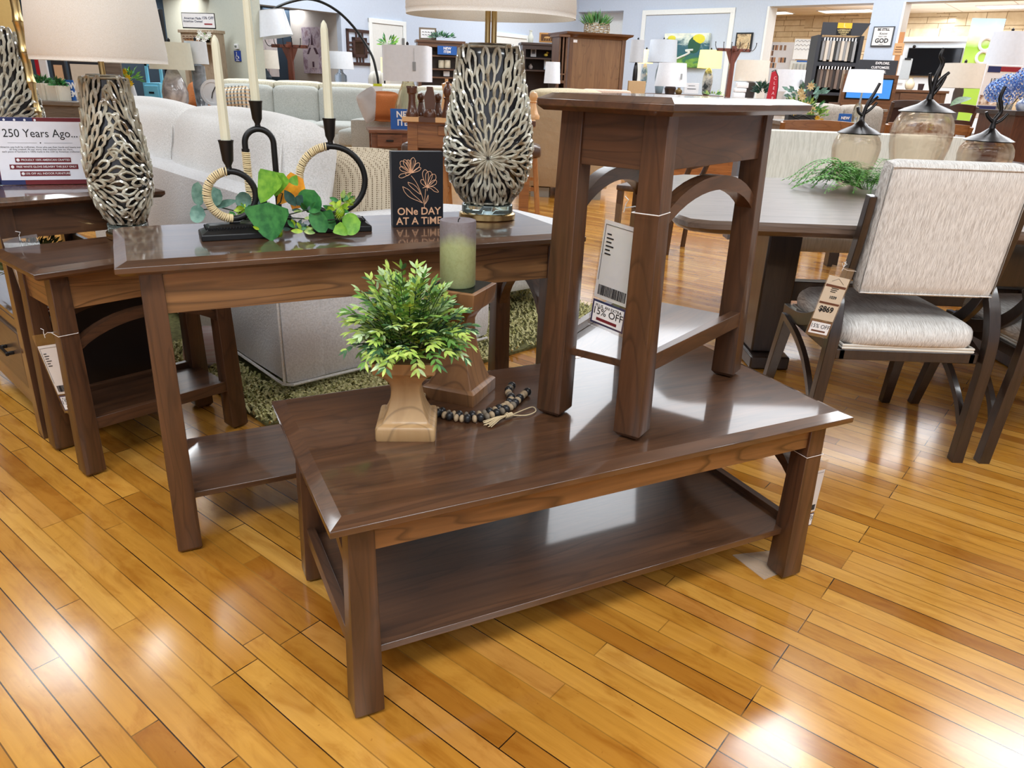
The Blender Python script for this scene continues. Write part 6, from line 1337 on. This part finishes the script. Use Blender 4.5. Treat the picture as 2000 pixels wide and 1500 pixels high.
o, W, H_ = solid('ruler_sign', 'wooden hanging sign with burnt lettering beside the second opening', 'sign', 1745, 1760, 84, 108, 14.6, .03, plain('sign_wood', (206, 160, 112), .6), rad(-30)); part(o, 'post', plain('sign_wood2', (190, 130, 80), .6), [(-W*.22, W*.3, .005, .025, -o.location.z+.0, H_+.18)]); part(o, 'printing', BRN, [(-W*.35, W*.35, -.003, 0, H_*.25, H_*.30), (-W*.35, W*.35, -.003, 0, H_*.45, H_*.5), (-W*.3, W*.3, -.003, 0, H_*.65, H_*.7)])
dz, W, HD = table('office_desk', 'dark brown desk with drawers below the television', 'desk', 1742, 1850, 176, 13.4, .6, BROWNW, rad(-10), None, True, .04, .08, True, .26)
o, W, H_ = solid('picture_card', 'white printed card standing on the desk below the television', 'card', 1744, 1764, 156, 175, 13.5, .03, PAPER); part(o, 'printing', INK, [(-W*.3, W*.3, -.003, 0, H_*.5, H_*.53), (-W*.3, W*.3, -.003, 0, H_*.65, H_*.68)])
vase('cream pitcher on the desk below the television', 1775, 175, 13.5, .19, .075, plain('cream_ceramic', (230, 218, 190), .4), None, 'pitcher'); vase('dark pen cup on the desk below the television', 1797, 176, 13.6, .1, .05, plain('dark_cup', (60, 44, 44), .5), [(.8, 0), (1, 1)], 'cup')
cb, W, H_ = solid('clipboard', 'clear clipboard holding papers at the edge of the second opening', 'clipboard', 1756, 1773, 114, 155, 14.3, .01, plain('grey_paper', (190, 194, 196), .4), rad(-20)); part(cb, 'clip', BLK, [(-.05, .05, -.01, .012, H_-.02, H_+.01)]); part(cb, 'stand', WHT, [(-W/2-.03, -W/2, 0, .03, -cb.location.z, H_)])
# right edge: banner, lamps, signs, hydrangea
def meadow(t, s, c):
    n = noise(t, c, 3, 3, .5, .5); sm = t.nodes.new('ShaderNodeMath'); sm.operation = 'MULTIPLY_ADD'; lk(t, n.outputs[0], sm.inputs[0]); sm.inputs[1].default_value = .25; lk(t, s.outputs[2], sm.inputs[2])
    mr = t.nodes.new('ShaderNodeMapRange'); mr.inputs[1].default_value = 1.1; mr.inputs[2].default_value = 2.5; lk(t, sm.outputs[0], mr.inputs[0]); return ramp(t, mr.outputs[0], [(.3, srgb(160, 200, 70)), (.55, srgb(176, 212, 90)), (.68, srgb(150, 196, 60)), (.75, srgb(226, 238, 190)), (.85, srgb(206, 232, 240)), (1, srgb(170, 216, 240))])
bn_, W = frame('roll_up_banner', 'tall green and sky blue printed banner at the right', 'banner', 1903, 1962, 35, 13.2, rad(-12), None, 0); H = zat(36, 1932, 13.2); part(bn_, 'printed_sheet', art('meadow_print', meadow), [(-W/2, W/2, 0, .01, .08, H)]); part(bn_, 'base', plain('aluminium', (180, 182, 186), .3, 1), [(-W/2-.02, W/2+.02, -.08, .1, 0, .08)])
m = MB()
for zc_ in (zat(87, 1932, 13.2), zat(113, 1932, 13.2)): m.tube([(.04+.09*cos(a), -.006, zc_+.09*sin(a)) for a in [rad(50)+rad(270)*k/14 for k in range(15)]], .024, 6)
m.build('white_rings', WHT, bn_)
lamp('large pale grey lamp shade near the right edge, in front of the banner', (1922, 1996), (62, 133), 9.4, .946, URN, plain('pale_base', (200, 200, 204), .4), .86, plain('grey_white_shade', (206, 208, 214), .9))
lamp('beige drum lamp on a dark wooden base in front of the television', (1836, 1912), (124, 172), 9.4, .796, [(.34, 0), (.30, .04), (.22, .2), (.24, .9), (.2, 1)], plain('grey_brown_base', (86, 78, 74), .6), .97, FLTS, False, None, True)
cab, W = frame('sideboard', 'grey blue sideboard carrying the two drum lamps near the right edge', 'sideboard', 1838, 1998, 250, 9.15, 0, None, 0); part(cab, 'body', plain('grey_blue_paint', (88, 98, 106), .5), [(-W/2, W/2, 0, .5, .08, .76)]); part(cab, 'top', WHT, [(-W/2-.02, W/2+.02, -.02, .52, .76, .795)]); 
for k in range(3): d_ = part(cab, 'door', plain('grey_blue_paint', (88, 98, 106), .5), [(-W/2+.03+k*(W-.06)/3, -W/2+.01+(k+1)*(W-.06)/3, -.018, 0, .12, .72)], bevel=.004); part(d_, 'knob', BRASS, fn=lambda m: m.ball((-W/2+.07+k*(W-.06)/3, -.03, .5), .014, 8, 6))
part(cab, 'riser', WHT, [(W/2-.38, W/2-.02, .1, .45, .795, .945)])
o, W, H_ = solid('sale_sign', 'white sale sign with a flag band reading 15% OFF behind the hydrangeas', 'sign', 1900, 1972, 126, 232, 8.2, .02, PAPER, rad(4)); part(o, 'flag_band', [NAVY, REDP][0], [(-W*.45, -W*.1, -.003, 0, H_*.86, H_*.97)]); part(o, 'red_band', REDP, [(-W*.1, W*.45, -.003, 0, H_*.88, H_*.97)]); part(o, 'blue_strip', NAVY, [(-W*.5, W*.5, -.003, 0, H_*.17, H_*.24)]); m = MB(); m.text('15% OFF', H_*.13, (-.0, -.004, H_*.70), ext=.001); m.build('lettering', INK, o); part(o, 'photo_strip', art('photo_print', lambda t, s, c: ramp(t, noise(t, c, 14, 4).outputs[0], [(.4, srgb(120, 80, 60)), (.52, srgb(214, 196, 176)), (.62, srgb(240, 236, 230))])), [(-W*.48, W*.48, -.003, 0, H_*.26, H_*.44)]); z_ = o.location.z; part(o, 'stand', BLK, [(-.02, .02, .02, .04, -z_, H_*.5), (-.15, .15, -.1, .15, -z_, -z_+.02)])
tH, W, HH = table('dining_table', 'white topped table behind the glass jars at the right', 'dining table', 1872, 2050, 262, 6.2, .8, WHT, 0, None, True, .04, .06)
hy = thing('flower_vase', at(1948, 258, 6.35), 0, 'blue hydrangeas in a clear glass vase at the right edge', 'flower vase'); hy.location.z = HH+.001; m = MB(); m.lathe([(.05, 0), (.055, .01), (.045, .12), (.06, .22), (.055, .22), (.04, .12), (.045, .012), (0, .008)], n=20, cap=False); m.build('glass_vase', glassm('vase_glass', (244, 248, 248)), hy)
HB = plain('hydrangea_blue', (92, 130, 200), .8); HB2 = plain('hydrangea_light', (140, 172, 226), .8); rg = random.Random(3)
zf = zat(172, 1958, 6.35)-hy.location.z
for k, (dx, dz) in enumerate(((-.12, -.03), (-.03, .03), (.07, .05), (.02, -.05), (.14, -.02), (.10, .08), (-.07, -.01))):
    m = MB(); cx, cy, cz = dx, rg.uniform(-.05, .05), zf+dz
    for i in range(110):
        a = i*2.399; z = 1-2*(i+.5)/110; s = sqrt(1-z*z); d = V((s*cos(a), s*sin(a), z)); m.cur = rg.randrange(2); p = V((cx, cy, cz))+d*.075; sd = d.cross(V((.3, .1, 1))).normalized(); u = sd.cross(d)
        m.add([p-sd*.012, p+u*.012+d*.004, p+sd*.012, p-u*.012+d*.004], [(0, 1, 2, 3)])
    m.build('flower_head', [HB, HB2], hy)
m = MB(); [m.tube([(0, 0, .02), (dx*.3, 0, zf*.5), (dx, 0, zf-.05)], .004, 5) for dx in (-.1, -.03, .03, .1)]; m.build('stems', ST, hy)
m = MB(); [m.leaf((x*.3, -.03, zf-.08), (x, -.4, -.15), (0, -.3, 1), .20, .10, .1, .2, 5) for x in (-1, 1, .3)]; m.build('leaves', leafm('hydrangea_leaf', (72, 110, 50), (38, 70, 34)), hy)
# brown cabinet, chairs between
cb_, W = frame('cabinet', 'brown wooden cabinet at the right edge behind the glass jars', 'cabinet', 1955, 2040, 330, 5.6, 0, None, 0); H = zat(217, 1990, 5.6); part(cb_, 'body', wood('red_brown_cabinet', (112, 66, 40), (80, 44, 26), 2, .4, .3, .15), [(-W/2, W/2, 0, .45, .05, H-.03)]); part(cb_, 'top', DBR, [(-W/2-.02, W/2+.02, -.02, .47, H-.03, H)]); part(cb_, 'plinth', DBR, [(-W/2+.02, W/2-.02, .02, .43, 0, .05)])
vase('blue and white patterned jar at the far right edge', 1996, 217, 5.75, .10, .05, splash('delft_pattern', (70, 96, 150), (200, 208, 226), (238, 240, 244)), None, 'jar', 'ceramic_jar')
def side_chair(x0, x1, ytop, Y, mat, lab, rz=0, group=None, style='ladder', seatm=None):
    t, W = frame('dining_chair', lab, 'chair', x0, x1, ytop, Y, rz, group, 0); H = zat(ytop, (x0+x1)/2, Y); W = max(W, .42)
    for s in (-1, 1):
        m = MB(); m.tube(cr([(s*W*.44, .03, 0), (s*W*.46, 0, .45), (s*W*.48, -.05, H*.8), (s*W*.5, -.09, H-.01)], 4), .019, 8); m.build('leg', mat, t); m = MB(); m.hexa([(s*W*.42-.018, .42, 0), (s*W*.42+.018, .42, 0), (s*W*.42+.018, .456, 0), (s*W*.42-.018, .456, 0)], [(s*W*.42-.02, .41, .42), (s*W*.42+.02, .41, .42), (s*W*.42+.02, .45, .42), (s*W*.42-.02, .45, .42)]); m.build('leg', mat, t)
    m = MB(); m.rbox((0, .22, .44), (W*.5, .24, .025), .018, 4); m.build('seat', seatm or mat, t)
    def rail(z, h, th=.02):
        m = MB(); N = 8; rings = []
        for i in range(N+1):
            u = -1+2*i/N; x = u*W*.49; y = -.085+.04*(1-u*u)*-1+.0; zz = z+.012*(1-u*u); rings.append([(x, y, zz-h/2), (x, y+th, zz-h/2), (x, y+th, zz+h/2), (x, y, zz+h/2)])
        m.loft(rings); m.build('back_rail', mat, t, bevel=.003)
    rail(H-.035, .075)
    if style == 'ladder': rail(H-.17, .05); rail(H-.29, .05)
    elif style == 'solid': m = MB(); m.rbox((0, -.055, H-.25), (W*.47, .02, .19), .015, 4); m.build('backrest', seatm or mat, t)
    else:
        for k in range(5): m = MB(); m.box(-W*.34+k*W*.17-.008, -W*.34+k*W*.17+.008, -.06, -.045, .46, H-.06); m.build('spindle', mat, t)
    return t
HON = wood('honey_chair_wood', (176, 116, 66), (140, 86, 46), 0, .4, .3, .15)
side_chair(1522, 1662, 237, 5.9, HON, 'honey wood chair with a wide curved rail behind the cream bench', 0, None, 'spindle')
side_chair(1730, 1884, 242, 6.1, HON, 'honey wood chair seen through the tallest glass jar', rad(-6), None, 'spindle')
side_chair(1826, 1889, 205, 7.9, wood('dark_chair_wood', (84, 50, 36), (56, 32, 24), 0, .4, .3, .15), 'dark ladder back chair behind the tallest glass jar', rad(-10), None, 'ladder')
side_chair(1742, 1800, 198, 8.8, DBR, 'dark brown leather backed chair left of the tallest glass jar', rad(6), None, 'solid', plain('dark_leather', (56, 34, 28), .35, coat=.3))
# second table with another 250 years sign
t5, W, H5 = table('dining_table', 'dark table behind the bench, carrying the second 250 Years sign', 'dining table', 1700, 2040, 318, 4.75, .5, DK, 0, None, True, .04, .07)
o, W, H_ = solid('sale_sign', 'dark framed sign with 250 Years seen through the tallest glass jar', 'sign', 1787, 1892, 276, 320, 4.85, .012, NAVY, rad(3), None, H5+.001); part(o, 'white_panel', PAPER, [(-W/2+.02, W/2-.003, -.002, 0, 0, H_-.02)]); m = MB(); m.text('250 Years', .055, (.01, -.004, H_*.50), ext=.0005); m.build('lettering', INK, o)
# far dining chair legs seen under the end table arch
side_chair(1322, 1372, 305, 5.5, wood('umber_chair_wood', (96, 66, 46), (64, 42, 30), 2, .4, .3, .15), 'brown dining chair beyond the left end of the dining table', rad(60), None, 'ladder')
# golden cabinet row behind the table
gc, W = frame('low_cabinet', 'golden brown low cabinet seen under the end table apron', 'cabinet', 1225, 1438, 372, 9.0, 0, None, 0); H = .62; part(gc, 'body', OAK, [(-W/2, W/2, 0, .45, .06, H-.03)]); part(gc, 'top', BROWNW, [(-W/2-.02, W/2+.02, -.02, .47, H-.03, H)]); part(gc, 'plinth', BROWNW, [(-W/2+.02, W/2-.02, .03, .42, 0, .06)])
for k in range(3): d_ = part(gc, 'door', OAK, [(-W/2+.02+k*W/3, -W/2-.02+(k+1)*W/3, -.016, 0, .09, H-.06)], bevel=.004); part(d_, 'knob', BLK, fn=lambda m: m.ball((-W/2+.08+k*W/3, -.028, .4), .013, 8, 6))
# grey sectional at the right with flower arrangement
gr2, W = frame('sofa', 'grey brown sofa behind the flower arrangement and the honey chair', 'sofa', 1590, 1752, 250, 9.3, 0, None, 0); TAUP = fabric('taupe_sofa', (160, 152, 142), (136, 128, 118), 60); part(gr2, 'base', TAUP, fn=lambda m: m.rbox((0, .5, .35), (W/2, .48, .33), .05, 5))
for k in range(2): part(gr2, 'back_cushion', TAUP, fn=lambda m: m.rbox((-W/4+k*W/2, .55, .80), (W/4-.005, .16, .20), .06, 6, .02))
new_item(1636, 1662, 222, 240, 8.85, 'small blue sign in front of the taupe sofa', 0, 'NEW')
vase('clear glass jar with amber contents above the smallest glass jar', 1671, 236, 7.0, .17, .04, glassm('pale_glass', (236, 236, 226)), [(.7, 0), (.9, .1), (1, .5), (.9, .8), (.5, 1)], 'jar', 'glass_jar')
gj_ = [o for o in COL.objects if o.name == 'glass_jar.003'][0]
tJ, W, HJ = table('side_table', 'small wooden table holding the flower box behind the bench', 'side table', 1528, 1700, 240, 6.9, .6, GRYW)
fb_ = thing('flower_box', at(1563, 236, 7.1), 0, 'cream and yellow flower arrangement in a dark X framed box', 'flower arrangement'); fb_.location.z = HJ+.001; gj_.location.z = HJ+.001
part(fb_, 'box', plain('dark_box', (66, 62, 60), .6), fn=lambda m: (m.box(-.13, .13, -.05, .05, 0, .055), m.tube([(-.125, -.055, .002), (0, -.055, .052)], .005, 4), m.tube([(.125, -.055, .002), (0, -.055, .052)], .005, 4), m.tube([(-.125, -.055, .052), (0, -.055, .002)], .005, 4)))
foliage(fb_, [G2, F2, G3, F1], (0, 0, .10), (.19, .12, .12), 170, .06, 17); foliage(fb_, [F1, F2], (.13, -.02, .06), (.09, .08, .08), 120, .04, 18, name='filler_greenery'); foliage(fb_, [G3], (.0, .0, .22), (.16, .05, .12), 26, .07, 19, name='eucalyptus', wd=.6)
blooms(fb_, plain('cream_petal', (240, 214, 160), .8), [(-.07, -.09, .11), (.0, -.1, .13), (.05, -.1, .10), (-.06, -.05, .24), (-.04, -.06, .20), (-.12, -.08, .13), (.02, -.05, .29)], .042); blooms(fb_, plain('yellow_petal', (232, 180, 50), .8), [(-.14, -.08, .09), (-.10, -.09, .07), (.11, -.1, .03), (.15, -.1, .01)], .03)
# ---- far left
bc, W, HB_ = bookcase('pale grey wooden bookcase under the American Made sign', 346, 420, 58, 11.5, rad(-20), .22, wood('washed_oak', (196, 176, 152), (168, 146, 122), 2, .6, .1, .2), [zat(y, 388, 11.5) for y in (83,)]+[.9, .45]); 
o, W, H_ = solid('sale_sign', 'white sign reading American Made American Owned on top of the pale bookcase', 'sign', 355, 423, 25, 56, 11.6, .02, BLK, rad(-8)); part(o, 'sign_face', PAPER, [(-W/2+.01, W/2-.005, -.004, 0, .015, H_-.01)]); m = MB(); m.text('American Made\nAmerican Owned', H_*.20, (-W*.16, -.006, H_*.55), ext=.001); m.text('15% OFF', H_*.24, (W*.30, -.006, H_*.68), ext=.001); m.build('lettering', plain('slate_ink', (60, 70, 100), .7), o); part(o, 'red_bar', REDP, [(W*.18, W*.42, -.007, -.003, H_*.26, H_*.34)])
o, W, H_ = solid('wooden_sign', 'small brown wooden word sign inside the pale bookcase', 'sign', 352, 392, 66, 82, 11.55, .03, plain('brown_sign', (176, 132, 92), .6), rad(-20)); m = MB(); [m.tube([(-W*.4+W*.2*k, -.004, H_*(.66-.3*j)), (-W*.33+W*.2*k, -.004, H_*(.72-.3*j)), (-W*.27+W*.2*k, -.004, H_*(.62-.3*j))], .006, 4) for j in range(2) for k in range(4)]; m.build('script_marks', BRN, o)
wf_ = thing('flower_arrangement', at(404, 80, 11.45), 0, 'white flowers with green leaves in the pale bookcase', 'flowers'); foliage(wf_, [G2, F3], (0, 0, .03), (.12, .08, .08), 50, .05, 31); blooms(wf_, plain('white_petal', (240, 240, 232), .8), [(-.08, -.09, .03), (-.02, -.1, .07), (.04, -.1, .04), (.08, -.09, .08), (0, -.1, .0), (-.05, -.09, .10)], .045)
cl = thing('wall_clock', at(409, 100, 10.9), 0, 'round white framed clock leaning on the pale bookcase', 'clock'); m = MB(); m.X = M.Rotation(pi/2, 4, 'X'); m.lathe([(.165, 0), (.165, .03), (.13, .03), (.13, .02), (.001, .02)], n=36); m.build('face', WHT, cl); part(cl, 'hands', BLK, fn=lambda m: (m.tube([(0, -.034, 0), (.05, -.034, .08)], .006, 4), m.tube([(0, -.034, 0), (-.02, -.034, -.07)], .006, 4)))
tk, W, HK = table('console_table', 'console table behind the white sofa carrying the speckled grey lamps', 'console table', 285, 440, 213, 8.6, .55, DBR)
SPK = splash('speckled_grey_glaze', (120, 116, 116), (158, 152, 150), (186, 180, 176)); cl.location.z = HK+.168; cl.location = (at(409, 110, 8.95).x, 8.95, HK+.17); cl.scale = (.85, .85, .85)
lamp('pale olive shaded lamp on a speckled grey egg shaped base', (296, 377), (83, 136), 8.7, HK, [(.30, 0), (.46, .04), (.58, .22), (.60, .42), (.50, .68), (.30, .92), (.22, 1)], SPK, .93, plain('pale_olive_shade', (206, 206, 188), .9), False, None, True)
lamp('cool white shaded lamp with a square patterned grey base', (365, 407), (81, 125), 9.0, HK, [(.55, 0), (.55, .02), (.5, .04), (.62, .5), (.6, .96), (.2, 1)], splash('grey_diamond', (100, 106, 112), (140, 146, 152), (120, 126, 130)), .95, plain('cool_white_shade', (216, 222, 226), .9), False, None, True, 6)
# wheelchair sign and cards on the wall
s0, z1 = WD.hit(458, 99); s1, z0 = WD.hit(472, 120); ws = thing('wall_sign', (0, 0, 0), 0, 'blue wheelchair accessibility sign on the grey green wall', 'sign'); ws.location = WD.P+WD.d*((s0+s1)/2)+V((0, 0, z0)); ws.rotation_euler = (0, 0, WD.a); Wp, Hp = s1-s0, z1-z0; part(ws, 'plate', plain('sign_blue', (24, 60, 150), .5), [(-Wp/2, Wp/2, -.012, 0, 0, Hp)])
part(ws, 'wheelchair_symbol', PAPER, fn=lambda m: (m.ball((-Wp*.08, -.014, Hp*.82), Hp*.07, 8, 5, (1, .2, 1)), m.tube([(-Wp*.08, -.014, Hp*.74), (-Wp*.05, -.014, Hp*.48), (Wp*.18, -.014, Hp*.46), (Wp*.28, -.014, Hp*.26)], Hp*.035, 6), m.tube([(-Wp*.05+Hp*.2*cos(a), -.014, Hp*.38+Hp*.19*sin(a)) for a in [rad(130)+rad(230)*k/12 for k in range(13)]], Hp*.025, 5), m.box(-Wp*.25, Wp*.25, -.014, -.012, Hp*.06, Hp*.12)))
s0, z1 = WD.hit(459, 86); s1, z0 = WD.hit(469, 96); o = thing('wall_vent', (0, 0, 0), 0, 'small white thermostat above the wheelchair sign', 'thermostat'); o.location = WD.P+WD.d*((s0+s1)/2)+V((0, 0, z0)); o.rotation_euler = (0, 0, WD.a); part(o, 'casing', WHT, [(-.045, .045, -.03, 0, 0, z1-z0)], bevel=.004); part(o, 'display', plain('grey_display', (120, 128, 120), .4), [(-.028, .028, -.033, -.029, .02, z1-z0-.02)])
o = solid('door_edge', 'tall black upright board on the wall left of the pale bookcase', 'board', 312, 323, 18, 85, 11.4, .04, BLK, rad(-40))[0]  # dark edge of a door, built as one upright board
z_ = o.location.z; 
for v in o.data.vertices:
    if v.co.z < .01: v.co.z -= z_
# turquoise cabinet, sunflowers, brown box
tq, W = frame('cabinet', 'turquoise painted cabinet behind the white sofa under the yellow flowers', 'cabinet', 285, 317, 205, 9.6, 0, None, 0); Hq = zat(162, 300, 9.6); TQ = plain('turquoise_paint', (120, 196, 222), .6); part(tq, 'body', TQ, [(-W/2, W/2, 0, .4, 0, Hq)]); d_ = part(tq, 'drawer', TQ, [(-W/2+.02, W/2-.02, -.015, 0, Hq-.18, Hq-.03)], bevel=.004); part(d_, 'handle', BLK, [(-.03, .03, -.025, -.013, Hq-.12, Hq-.10)]); part(tq, 'mirror_frame', TQ, [(-W/2, -W/2+.03, .1, .13, Hq, Hq+.22), (W/2-.03, W/2, .1, .13, Hq, Hq+.22), (-W/2, W/2, .1, .13, Hq+.19, Hq+.22)])
sfv = thing('flower_vase', at(276, 160, 9.4), 0, 'bunch of yellow flowers with green leaves behind the lamp shade', 'flowers'); part(sfv, 'vase', WHT, fn=lambda m: m.lathe([(.05, -.22), (.07, -.15), (.05, -.02)], n=16)); foliage(sfv, [G2, G1, F2], (0, 0, .05), (.15, .1, .14), 90, .07, 41); blooms(sfv, plain('sunny_yellow', (240, 200, 40), .8), [(0, -.1, .0), (.05, -.1, .06), (-.05, -.1, .08), (.02, -.1, .12), (.07, -.1, .0)], .045)
bx_, W, _h = solid('storage_box', 'dark brown wooden box on the shelf behind the white sofa', 'box', 263, 299, 192, 205, 8.9, .3, plain('dark_brown_box', (74, 42, 34), .5))
shl, W = frame('display_shelf', 'low display shelf behind the white sofa, left of the pale bookcase', 'shelf', 40, 300, 205, 8.8, 0, None, 0); zs_ = bx_.location.z; part(shl, 'shelf_board', GRYW, [(-W/2, W/2, -.1, .6, zs_-.04, zs_-.001)]); part(shl, 'body', GRYW, [(-W/2+.05, W/2-.05, 0, .55, 0, zs_-.04)])
sfv.location.z = zs_+.221; sfv.location.y = 9.1
# trough planters with greens, frames
for k, (x0, x1, lb) in enumerate(((70, 107, 'left white ribbed trough planter of greens behind the white sofa'), (107, 133, 'right white ribbed trough planter of greens behind the white sofa'))):
    Yp = 6.9; t, W = frame('trough_planter', lb, 'planter', x0, x1, (193, 197)[k], Yp, rad(-12), 'ribbed planters behind the white sofa'); zt_ = zat((160, 168)[k], (x0+x1)/2, Yp)-t.location.z; m = MB()
    N = 28; R_ = lambda z, s: [((W/2*s+(.008 if i % 2 else 0))*math.copysign(abs(cos(2*pi*i/N))**.4, cos(2*pi*i/N)), (.09*s+(.008 if i % 2 else 0))*math.copysign(abs(sin(2*pi*i/N))**.4, sin(2*pi*i/N)), z) for i in range(N)]
    m.loft([R_(0, .92), R_(zt_, 1)]); m.build('pot', plain('aged_white', (214, 208, 192), .7), t); foliage(t, [leafm('boxwood', (56, 96, 50), (30, 62, 32)), G2], (0, 0, zt_), (W*.45, .08, .07), 160, .035, 50+k, wd=.6)
st3, W, H3_ = table('console_table', 'narrow grey console behind the white sofa holding the ribbed planters', 'console table', 20, 156, 197, 6.75, .35, GRYW)
for o in [o for o in COL.objects if o.name.startswith('trough_planter')]: o.location.z = H3_+.001
new_item(129, 150, 156, 196, 6.95, 'blue new item sign beside the ribbed planters', rad(-15)); 
o = [o for o in COL.objects if o.name.startswith('item_sign')][-1]; o.location.z = H3_+.002
for k, (x0, x1, y0, y1, mt, lb) in enumerate(((90, 97, 118, 158, 'flag_red', 'tall red binder standing on the display shelf'), (98, 112, 120, 160, 'white_paint', 'white board leaning on the display shelf'), (120, 146, 120, 155, 'sample_2', 'peach framed panel leaning on the display shelf'), (152, 222, 118, 156, 'pale_beige_shade', 'large pale upholstered panel in a dark frame on the display shelf'), (228, 258, 122, 190, 'grey_washed_wood', 'grey sign board leaning on the display shelf'))):
    o, W, H_ = solid('framed_board', lb, 'board', x0, x1, y0, y1, 9.0, .03, CHARC if k in (2, 3) else MATS[mt], 0); o.location.z = zs_+.0; o.location.y = 8.85+.0*k
    if k in (2, 3): part(o, 'panel_face', MATS[mt], [(-W/2+.03, W/2-.03, -.01, 0, .03, H_+.2)])
    for v in o.data.vertices:
        if v.co.z > .01: v.co.z = zat(y0-14, (x0+x1)/2, 8.85)-zs_
# warm wall patch, plant and white shade at the far left edge
lw = thing('room_divider', (0, 0, 0), 0, 'warm yellow divider board at the top left corner', 'divider'); P = at(6, 15, 9.9); lw.location = (P.x-.9, 9.9, 0); part(lw, 'board', plain('warm_yellow', (250, 216, 140), .7), [(.3, 1.05, 0, .1, 0, 2.05)])
mo = thing('moss_ball', MC+M.Rotation(MR, 3, 'Z') @ V((.17, .42, .386)), 0, 'green moss ball in the open niche of the far left cabinet', 'ornament'); foliage(mo, [leafm('moss', (110, 112, 60), (70, 76, 38), .9)], (0, 0, .10), (.11, .11, .11), 420, .03, 61, 1, 'moss', .5)
m = MB(); m.ball((0, 0, .085), .085, 12, 8); m.build('core', leafm('moss', (110, 112, 60), (70, 76, 38), .9), mo)
# plastic sheet scrap under the coffee table leg, tassel, sofa foot tag
pc_ = thing('plastic_sheet', (0, 0, 0), 0, 'scrap of clear plastic film on the floor under the right front leg', 'plastic sheet'); m = MB(); q = [onz(1430, 1085), onz(1520, 1075), onz(1530, 1118), onz(1492, 1133)]; pc_.location = q[0]; m.loft([[tuple(p-q[0]+V((0, 0, .001))) for p in q], [tuple(p-q[0]+V((0, 0, .0025))) for p in q]]); m.build('film', CLR2 if 'CLR2' in globals() else plain('milky_film', (226, 214, 196), .2, coat=.6, alpha=.28), pc_)
